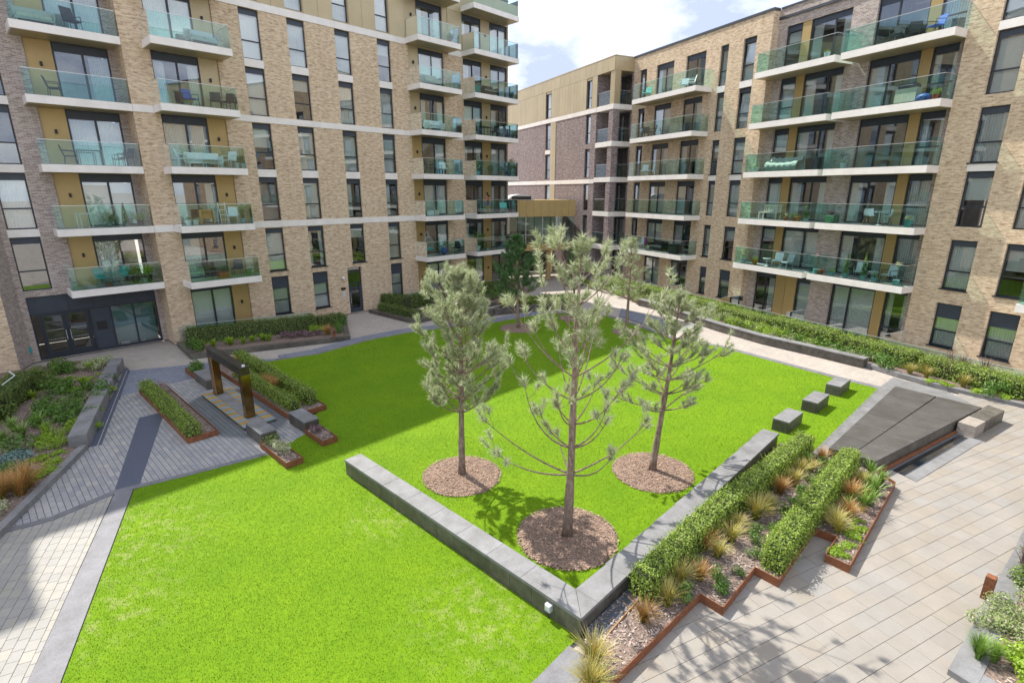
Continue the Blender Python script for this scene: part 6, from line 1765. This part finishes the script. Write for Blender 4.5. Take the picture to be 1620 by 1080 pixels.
for i, (u, w_) in enumerate(((25.6, 0.5), (26.1, 0.5))):
    b = put('storage_box', 'white storage box' if i == 0 else 'pale storage box beside the white one', 'box', 'c', u, w_, 1); MB().prism([(-0.22, -0.16), (0.22, -0.16), (0.22, 0.16), (-0.22, 0.16)], 0, 0.34, 0.01).build('body', 'f_white' if i == 0 else 'f_cream', b); MB().box(-0.235, 0.235, -0.175, 0.175, 0.341, 0.375).build('lid', 'f_silver', b)
chair('dark armchair with white cushion', 'c', 25.5, 0.8, 2, 0.5, 'f_black'); chair('white armchair with black legs', 'c', 26.9, 0.7, 2, -0.3, 'f_white', 'f_black'); table('low dark side table', 'c', 26.2, 0.95, 2, 0, 'f_black', 0.5, 0.4, 0.35)
sofa('low white sofa', 'c', 26.2, 0.6, 3, 0, 'f_white', 'f_silver', 1.4); sofa('beige outdoor sofa', 'c', 25.9, 0.7, 4, 0, 'f_rattan', 'f_cream', 1.5); pot('thin leafy plant in a clay pot', 'c', 27.7, 0.9, 5, b_green, 'f_terra', 0.7, 0.14, 0.25, 1.6)
# end balconies
pot('big leafy plant', 'd', 30.1, 0.9, 0, b_green, 'f_white', 1.6, 0.22, 0.4, 1.6); table('red-brown wooden picnic table', 'd', 31.6, 0.7, 0, 0, 'f_brown', 1.3, 0.7); pot('small white pot near the glass', 'd', 30.9, 1.25, 0, b_low, 'f_white', 0.5, 0.12, 0.22); pot('pot of white flowers', 'd', 33.8, 1.2, 0, b_cream, 'f_white', 0.5)
for i, (u, w_) in enumerate(((30.6, 0.9), (33.2, 0.9))):
    chair('turquoise wire chair beside the bending person' if i == 0 else 'turquoise wire chair', 'd', u, w_, 1, 0.4 - i, 'f_turq', 'f_white', False, 0.4, 0.82, 0.6)
b = put('storage_box', 'tall black storage bin', 'box', 'd', 29.95, 0.9, 1); MB().prism([(-0.25, -0.25), (0.25, -0.25), (0.25, 0.25), (-0.25, 0.25)], 0, 0.78, 0.02).build('body', 'f_black', b); MB().box(-0.27, 0.27, -0.27, 0.27, 0.781, 0.84).build('lid', 'f_black', b)
pot('round topiary in a terracotta pot', 'd', 31.55, 1.0, 2, ball_mesh(), 'f_terra', 1.25, 0.19, 0.34); pot('second round topiary in a terracotta pot', 'd', 32.7, 1.05, 2, ball_mesh(), 'f_terra', 1.15, 0.17, 0.32); pot('wide leafy shrub in a blue pot', 'd', 30.1, 1.0, 2, b_green, 'f_bluepot', 1.35, 0.22, 0.3, 1.7); pot('tall shrub in a black tub', 'd', 33.8, 0.95, 2, b_dark, 'f_black', 1.25, 0.26, 0.34, 2.0)
table('dark dining table', 'd', 31.4, 0.7, 3, 0, 'f_black', 1.0, 0.6); chair('dark dining chair', 'd', 30.5, 0.7, 3, 1.4, 'f_black'); chair('dark dining chair by the gold panel', 'd', 32.3, 0.7, 3, -1.4, 'f_black'); pot('small black pot in the glass corner', 'd', 34.1, 1.1, 3, b_green, 'f_black', 0.5)
b = put('planter_box', 'square dark green planter box', 'planter', 'd', 29.95, 1.0, 4); MB().prism([(-0.35, -0.3), (0.35, -0.3), (0.35, 0.3), (-0.35, 0.3)], 0, 0.55, 0.015).build('body', 'f_teal', b); MB().box(-0.3, 0.3, -0.25, 0.25, 0.551, 0.56).build('soil', 'soil', b)
sofa('dark rattan sofa', 'd', 31.6, 0.8, 4, 0, 'f_black', 'f_grey', 1.5); pot('dark plant by the glass end', 'd', 33.9, 1.1, 4, b_dark, 'f_black', 0.7)
# paired balconies, narrow-window side
pot('white flowering shrub spilling over', 'p', 26.2, 0.7, 0, b_cream, 'f_white', 1.15, 0.2, 0.35, 1.6); pot('green and orange potted plant', 'p', 25.2, 0.7, 0, b_lime, 'f_orange', 0.7, 0.18, 0.3); chair('white folding chair', 'p', 23.8, 0.3, 0, 0.3, 'f_white', arms=False); chair('pale reclining chair', 'p', 23.0, 0.4, 0, -0.2, 'f_silver'); table('small white round table', 'p', 24.4, 0.5, 0, 0, 'f_white', 0.55, 0.5, 0.5, True)
bn = put('garden_bench', 'pale slatted garden bench', 'bench', 'p', 25.0, 0.1, 1)
for i in range(10): MB().box(-0.62 + i * 0.135, -0.56 + i * 0.135, 0.2, 0.23, 0.44, 0.86).build('back_slat', 'f_cream', bn)
MB().box(-0.68, 0.72, 0.19, 0.24, 0.86, 0.92).build('top_rail', 'f_cream', bn); MB().box(-0.68, 0.72, -0.25, 0.2, 0.39, 0.43).build('seat', 'f_cream', bn)
for sx in (-0.65, 0.65):
    for y in (-0.22, 0.2): MB().box(sx - 0.03, sx + 0.05, y - 0.03, y + 0.03, 0, 0.39).build('leg', 'f_cream', bn)
pot('lime conifer in a pot', 'p', 21.9, 0.75, 1, cone_mesh(), 'f_bluepot', 1.3, 0.16, 0.2, 0.85); pot('clay pot of mixed flowers', 'p', 23.2, 0.8, 1, b_cream, 'f_terra', 0.7, 0.16, 0.2, 1.2); pot('clay pot of green leaves', 'p', 22.7, 0.75, 1, b_lime, 'f_terra', 0.65, 0.15, 0.2, 1.3); pot('small pot of orange flowers', 'p', 22.35, 0.8, 1, b_pink, 'f_orange', 0.6)
cv = put('covered_sofa', 'garden sofa under a grey-green cover', 'covered furniture', 'p', 24.2, 0.35, 2)
mb = MB(); N_ = 16
for j, (y, z) in enumerate(((-0.42, 0.02), (-0.40, 0.42), (-0.3, 0.56), (0.1, 0.62), (0.22, 0.86), (0.36, 0.84), (0.42, 0.02))):
    for i in range(N_ + 1):
        x = -1.15 + 2.3 * i / N_; sag = 0.09 * math.sin(i / N_ * math.pi) * (z > 0.3) - 0.03 * math.sin(i * 1.9); mb.v.append((x * (1 + 0.03 * (z < 0.1)), y + 0.02 * math.sin(i * 2.3), max(0.0, z - sag)))
for j in range(6):
    for i in range(N_): a = j * (N_ + 1) + i; mb.f.append((a, a + 1, a + N_ + 2, a + N_ + 1))
for e in (0, N_): mb.f.append(tuple(j * (N_ + 1) + e for j in range(7)))
mb.build('cover', 'f_cover', cv, True)
pot('small flowering pot', 'p', 26.0, 0.7, 2, b_lime, 'f_white', 0.5); pot('white pot with sprouting leaves', 'p', 22.2, 0.6, 4, b_lime, 'f_white', 0.4)
# paired balconies, wide-window side
for i, (u, s_) in enumerate(((19.7, 0.45), (17.3, 0.5))): pot('teal pot of small plants' if i == 0 else 'teal pot of grasses', 'q', u, 0.75, 0, b_lime if i == 0 else t_strap, 'f_bluepot', s_ + 0.1, 0.16, 0.26)
for i, u in enumerate((18.9, 17.9)): pot('slender green conifer in a teal pot' if i == 0 else 'taller slender conifer in a teal pot', 'q', u, 0.75, 0, cone_mesh(), 'f_bluepot', 1.0 + 0.1 * i, 0.17, 0.28, 1.3 + 0.1 * i)
topiary_std('cream-flowered standard in a teal pot', 'q', 16.2, 0.7, 0); topiary_std('pink-white flowering standard', 'q', 20.75, 0.7, 0, 'f_bluepot', 'pinkgrey_leaf'); chair('grey garden recliner', 'q', 18.4, 0.3, 0, 0.3, 'f_silver', 'f_grey'); chair('grey garden recliner with white cushion', 'q', 16.9, 0.2, 0, -0.2, 'f_silver', 'f_black'); table('small grey round table', 'q', 17.6, 0.35, 0, 0, 'f_silver', 0.5, 0.5, 0.5, True); pot('orange flowering pot', 'q', 20.35, 0.8, 0, b_pink, 'f_terra', 0.5)
shell_chair('white shell chair with wooden legs', 'q', 18.35, 0.45, 1, 1.0); shell_chair('white shell chair facing the planter', 'q', 17.35, 0.45, 1, -1.0); table('small glass-topped round table', 'q', 17.85, 0.4, 1, 0, 'f_silver', 0.5, 0.5, 0.7, True); pot('teal trough of yellow flowers', 'q', 16.2, 0.7, 1, b_cream, 'f_teal', 0.6, 0.18, 0.34); pot('green trough of red-leaved plants', 'q', 20.4, 0.5, 1, b_purple, 'f_green', 0.9, 0.24, 0.4, 1.2, 'plant_trough', True)
pot('pot of white flowers', 'q', 20.1, 0.75, 2, b_cream, 'f_white', 0.5); gr = put('gas_grill', 'dark gas grill on a white cabinet', 'grill', 'q', 17.6, 0.3, 3)
MB().box(-0.5, 0.5, -0.25, 0.25, 0.08, 0.72).build('cabinet', 'f_cream', gr); MB().prism([(-0.4, -0.25), (0.4, -0.25), (0.4, 0.25), (-0.4, 0.25)], 0.721, 0.95, 0.06).build('hood', 'f_black', gr); MB().tube([(-0.3, -0.29, 0.86), (0.3, -0.29, 0.86)], 0.014, 6).build('handle', 'f_silver', gr)
bg = put('blue_bag', 'bright blue filled bag', 'bag', 'q', 16.7, 0.55, 3)
mb = MB().lathe([(0.05, 0), (0.26, 0.03), (0.3, 0.14), (0.22, 0.3), (0.06, 0.36)], 14); mb.v = [(x * 1.25 + 0.02 * math.sin(9 * z), y * 0.8, z) for (x, y, z) in mb.v]; mb.build('bag_body', 'f_blue', bg, True)
pot('red pot of leafy plants', 'q', 16.15, 0.6, 3, b_lime, 'f_red', 0.65, 0.15, 0.22, 1.3); chair('dark blue garden chair', 'q', 17.0, 0.2, 4, -0.4, 'f_blue', 'f_black'); chair('black garden chair', 'q', 17.9, 0.2, 4, 0.5, 'f_black'); chair('black low chair by the door', 'q', 18.7, 0.3, 4, 0.2, 'f_black')
# far balconies
chair('white chair with a magenta cloth', 'f', 36.9, 0.8, 0, 0.4, 'f_white'); sofa('dark outdoor sofa', 'f', 35.0, 0.7, 0, 0, 'f_black', 'f_grey', 1.7); pot('low bowl of yellow flowers', 'f', 35.6, 1.3, 0, b_lime, 'f_white', 0.45); b = put('storage_box', 'dark square storage box', 'box', 'f', 32.6, 0.9, 0); MB().prism([(-0.4, -0.4), (0.4, -0.4), (0.4, 0.4), (-0.4, 0.4)], 0, 0.7, 0.02).build('body', 'f_black', b); MB().box(-0.42, 0.42, -0.42, 0.42, 0.701, 0.74).build('lid', 'f_black', b)
cl = put('hanging_cloth', 'magenta cloth hung over the white chair', 'cloth', 'f', 36.5, 0.8, 0); mb = MB().prism([(-0.12, -0.04), (0.12, -0.02), (0.1, 0.05), (-0.1, 0.06)], 0.3, 1.0, 0.03); mb.build('fabric', 'f_magenta', cl)
chair('white wire chair', 'f', 37.2, 0.9, 2, 0.5, 'f_white', arms=False); chair('white wire chair by the clay pot', 'f', 36.4, 0.9, 2, -0.5, 'f_white', arms=False); pot('small clay pot', 'f', 35.9, 1.1, 2, b_low, 'f_terra', 0.35, 0.14, 0.2)
chair('black chair', 'f', 37.4, 0.8, 3, 0.8, 'f_black'); chair('black chair near the wide door', 'f', 36.6, 0.8, 3, -0.8, 'f_black'); table('low black table', 'f', 37.0, 0.9, 3, 0, 'f_black', 0.5, 0.4, 0.45)
chair('turquoise chair', 'f', 37.5, 0.9, 4, 0.3, 'f_turq'); chair('white garden chair', 'f', 33.5, 0.7, 4, 0.5, 'f_white'); chair('white garden chair by the glass end', 'f', 32.6, 0.8, 4, -0.6, 'f_white')

# ------------------------------------------------------------ the bending person
loc, a = spot('d', 31.35, 0.75, 1)
pr = thing('person', 'person in red top and blue shorts bending over a balcony chair', 'person', loc, a + R(60))
def skin(name, verts, edges, radii, mat, parent, root=0):
    me = bpy.data.meshes.new(name); me.from_pydata(verts, edges, []); me.materials.append(M[mat])
    o = link(name, me, parent); md = o.modifiers.new('skin', 'SKIN'); sv = me.skin_vertices[0].data
    for i, r in enumerate(radii): sv[i].radius = (r, r) if not hasattr(r, '__len__') else r
    sv[root].use_root = True; o.modifiers.new('sub', 'SUBSURF').render_levels = 2
    md.use_smooth_shade = True
    return o
# facing -x, bent forward from the hips
BV = [(0, 0, 0.92), (-0.16, 0, 1.08), (-0.36, 0, 1.22), (-0.46, 0, 1.28), (-0.55, 0, 1.33), (-0.64, 0, 1.34),
      (0.0, 0.1, 0.88), (-0.03, 0.12, 0.5), (0.03, 0.13, 0.08), (-0.12, 0.13, 0.03), (0.0, -0.1, 0.88), (-0.06, -0.12, 0.5), (-0.02, -0.13, 0.08), (-0.17, -0.13, 0.03),
      (-0.40, 0.17, 1.25), (-0.46, 0.22, 0.98), (-0.60, 0.2, 0.78), (-0.65, 0.19, 0.70), (-0.40, -0.17, 1.25), (-0.46, -0.22, 0.98), (-0.60, -0.2, 0.80), (-0.65, -0.19, 0.72)]
BE = [(0, 1), (1, 2), (2, 3), (3, 4), (4, 5), (0, 6), (6, 7), (7, 8), (8, 9), (0, 10), (10, 11), (11, 12), (12, 13), (2, 14), (14, 15), (15, 16), (16, 17), (2, 18), (18, 19), (19, 20), (20, 21)]
BR = [0.13, 0.135, 0.145, 0.06, 0.085, 0.075, 0.095, 0.062, 0.042, 0.035, 0.095, 0.062, 0.042, 0.035, 0.06, 0.045, 0.034, 0.03, 0.06, 0.045, 0.034, 0.03]
skin('body', BV, BE, BR, 'skin', pr)
skin('shirt', [(0.02, 0, 0.95), (-0.16, 0, 1.08), (-0.36, 0, 1.22), (-0.40, 0.17, 1.25), (-0.43, 0.2, 1.1), (-0.40, -0.17, 1.25), (-0.43, -0.2, 1.1)], [(0, 1), (1, 2), (2, 3), (3, 4), (2, 5), (5, 6)], [0.15, 0.155, 0.165, 0.075, 0.065, 0.075, 0.065], 'red_top', pr)
skin('shorts', [(0, 0, 0.92), (0.0, 0.1, 0.86), (-0.02, 0.12, 0.58), (0.0, -0.1, 0.86), (-0.04, -0.12, 0.58)], [(0, 1), (1, 2), (0, 3), (3, 4)], [0.155, 0.115, 0.085, 0.115, 0.085], 'blue_cloth', pr)
skin('hair', [(-0.54, 0, 1.36), (-0.60, 0, 1.41), (-0.66, 0, 1.39)], [(0, 1), (1, 2)], [0.09, 0.085, 0.06], 'hair', pr, 1)
for sy in (0.19, -0.19):
    hz = 0.70 if sy > 0 else 0.72
    for j in range(4): MB().tube([(-0.65, sy + (j - 1.5) * 0.018, hz), (-0.69, sy + (j - 1.5) * 0.022, hz - 0.03), (-0.705, sy + (j - 1.5) * 0.022, hz - 0.065 + 0.006 * abs(j - 1.5))], [0.009, 0.008, 0.006], 5).build('finger', 'skin', pr, True)
    MB().tube([(-0.63, sy, hz + 0.01), (-0.645, sy * 0.8, hz - 0.02), (-0.66, sy * 0.78, hz - 0.045)], [0.01, 0.009, 0.007], 5).build('thumb', 'skin', pr, True)

# ------------------------------------------------------------ glass rails of the ground-floor terraces
def glass_rail(label, p0, p1, h=1.05, n=6, z=0.0, group='terrace glass rails'):
    t = thing('glass_rail', label, 'glass rail', (p0[0], p0[1], z), 0, group); d = Vector((p1[0] - p0[0], p1[1] - p0[1])); L = d.length; d /= L
    for i in range(n):
        a = d * (L * i / n + 0.01); b = d * (L * (i + 1) / n - 0.01)
        MB().quad((a.x, a.y, 0.05), (b.x, b.y, 0.05), (b.x, b.y, h), (a.x, a.y, h)).build('glass_panel', 'bglass', t)
    q = d * L; nn = Vector((-d.y, d.x)) * 0.018
    MB().prism([(-nn.x, -nn.y), (q.x - nn.x, q.y - nn.y), (q.x + nn.x, q.y + nn.y), (nn.x, nn.y)], h, h + 0.025).build('top_rail', 'rail', t)
    return t
glass_rail('long glass rail behind the right border hedge', RW(8, 2.3)[:2], RW(26.2, 2.3)[:2], n=14)
glass_rail('glass rail behind the far part of the right border', RW(26.4, 2.3)[:2], RW(40, 2.3)[:2], n=10)
for i, u in enumerate((26.3, 21.2, 15.4, 31.5)):
    glass_rail(['frosted divider below the paired balcony next to the narrow windows', 'frosted divider between the two ground-floor terraces', 'frosted divider by the wide ground-floor windows', 'frosted divider beside the far terrace doors'][i], RW(u, 0.1)[:2], RW(u, 2.2)[:2], 1.25, 2)
glass_rail('glass rail behind the hedge left of the blue door', (-18.5, 28.9), (-12.6, 32.3), 1.08, 6)
glass_rail('short glass return at the entrance end of the terrace hedge', (-18.9, 28.9), (-18.1, 28.2), 1.0, 1)
glass_rail('glass rail under the corner balconies', (-7.9, 38.3), (-3.9, 43.1), 1.08, 5); glass_rail('glass rail at the end of the corner hedge', (-3.8, 43.2), (0.4, 45.9), 1.08, 4)
rp = thing('bollard_light', 'small square rusty bollard light on the kerb left of the blue door', 'bollard', (-10.35, 29.75, 0), R(25)); MB().prism([(-0.09, -0.09), (0.09, -0.09), (0.09, 0.09), (-0.09, 0.09)], 0, 0.6, 0.006).build('body', 'corten', rp); MB().box(-0.06, 0.06, -0.095, -0.089, 0.44, 0.54).build('lamp_slot', 'black', rp)
rp = thing('bollard_light', 'small rusty bollard light by the hedge under the corner balconies', 'bollard', (-2.9, 37.9, 0), R(25)); MB().prism([(-0.09, -0.09), (0.09, -0.09), (0.09, 0.09), (-0.09, 0.09)], 0, 0.6, 0.006).build('body', 'corten', rp); MB().box(-0.06, 0.06, -0.095, -0.089, 0.44, 0.54).build('lamp_slot', 'black', rp)

# ------------------------------------------------------------ plants of one row are told apart by counting from a landmark
NTH = ['first', 'second', 'third', 'fourth', 'fifth', 'sixth', 'seventh', 'eighth', 'ninth', 'tenth', 'eleventh', 'twelfth', 'thirteenth', 'fourteenth', 'fifteenth', 'sixteenth', 'seventeenth', 'eighteenth', 'nineteenth', 'twentieth']
WC = ('the wall corner', un(6.9, 4.78)); TB_ = ('the wedge table', un(18.3, 2.0)); SW = ('the seat wall end', (-14.4, 16.28)); EN = ('the glazed entrance', (-22.5, 26.0)); CW = ('the curved wall end', (17.5, 24.75)); LG_ = ('the loggia block', RW(41, 2)[:2]); BO = ('the rusty bollard', (10.22, 9.36)); DO = ('the blue door', LW(19, 0)[:2]); OS = ('the orange sedges', (-14.1, 13.4)); WT = ('the wedge table', (16.4, 21.0))
ROWS = {
    'sedges in the stepped bed': ('tawny sedge tuft behind the steel edge', WC), 'outer sedges of the stepped bed': ('orange-tipped sedge outside the middle hedge', WC),
    'strap-leaved plants of the stepped bed': ('bright strap-leaved plant in the stepped bed', TB_), 'cushion plants of the stepped bed': ('low lime cushion plant at the steel corner', WC),
    'small shrubs of the stepped bed': ('small green shrub in bare bark', WC), 'spreading shrubs of the stepped bed': ('spreading green shrub between the two hedges', WC),
    'fresh tufts of the stepped bed': ('fresh green tuft in the stepped bed', WC), 'ferns of the left bed': ('lime green fern clump in the left bed', EN),
    'variegated shrubs of the left bed': ('yellow variegated shrub in the left bed', EN), 'green shrubs of the left bed': ('mid green shrub in the left bed', EN),
    'dark shrubs of the left bed': ('dark leafy shrub in the left bed', EN), 'strap-leaved plants of the left bed': ('green strap-leaved plant in the left bed', SW),
    'lime cushions of the left bed': ('lime green cushion in the left bed', SW), 'blue-grey plants of the left bed': ('blue-grey leaved plant behind the left kerb', SW),
    'orange sedges of the left bed': ('large orange sedge behind the left kerb', SW), 'ground plants along the left kerb': ('low yellow-green plant along the left kerb', SW),
    'ground cover of the left bed': ('low lime ground cover in the left bed', EN), 'faded plants of the left bed': ('straw-coloured faded plant in the left bed', SW),
    'sedges of the wide planter': ('orange sedge in the wide planter', DO), 'ferns left of the blue door': ('bright fern in front of the terrace hedge', DO),
    'lavender left of the blue door': ('grey-purple lavender in the terrace bed', DO), 'shrubs nearest the blue door': ('leafy shrub at the bed corner', DO),
    'shrubs in front of the corner hedge': ('mixed green shrub before the corner hedge', DO), 'pale shrubs of the right border': ('pale flowering shrub in the right border', LG_),
    'lime shrubs behind the curved wall': ('lime green shrub behind the curved wall', CW), 'shrubs near the end of the curved wall': ('mid green shrub in the right border', CW),
    'bronze flax of the right border': ('spiky bronze flax in the right border', WT), 'sedges beside the flax': ('straw-tipped sedge beside the bronze flax', WT),
    'bushes at the kerb end': ('round green bush in the right border', WT), 'ground plants beside the right kerb': ('low green plant beside the right kerb', WT),
    'mottled shrubs of the kerbed bed': ('mottled olive shrub in the kerbed bed', BO), 'dark shrubs of the kerbed bed': ('dark shrub in the kerbed bed', BO),
    'yellow shrubs of the kerbed bed': ('yellow-green shrub in the kerbed bed', BO), 'feathery plants of the kerbed bed': ('bright feathery plant in the kerbed bed', BO)}
for g_, (base, (rn, rp_)) in ROWS.items():
    L_ = [o for o in bpy.data.objects if o.parent is None and o.get('group') == g_]
    L_.sort(key=lambda o: math.hypot(o.location.x - rp_[0], o.location.y - rp_[1]))
    for i, o in enumerate(L_):
        if len(L_) > 1 and i < len(NTH): o['label'] = '%s, %s from %s' % (base, NTH[i], rn)
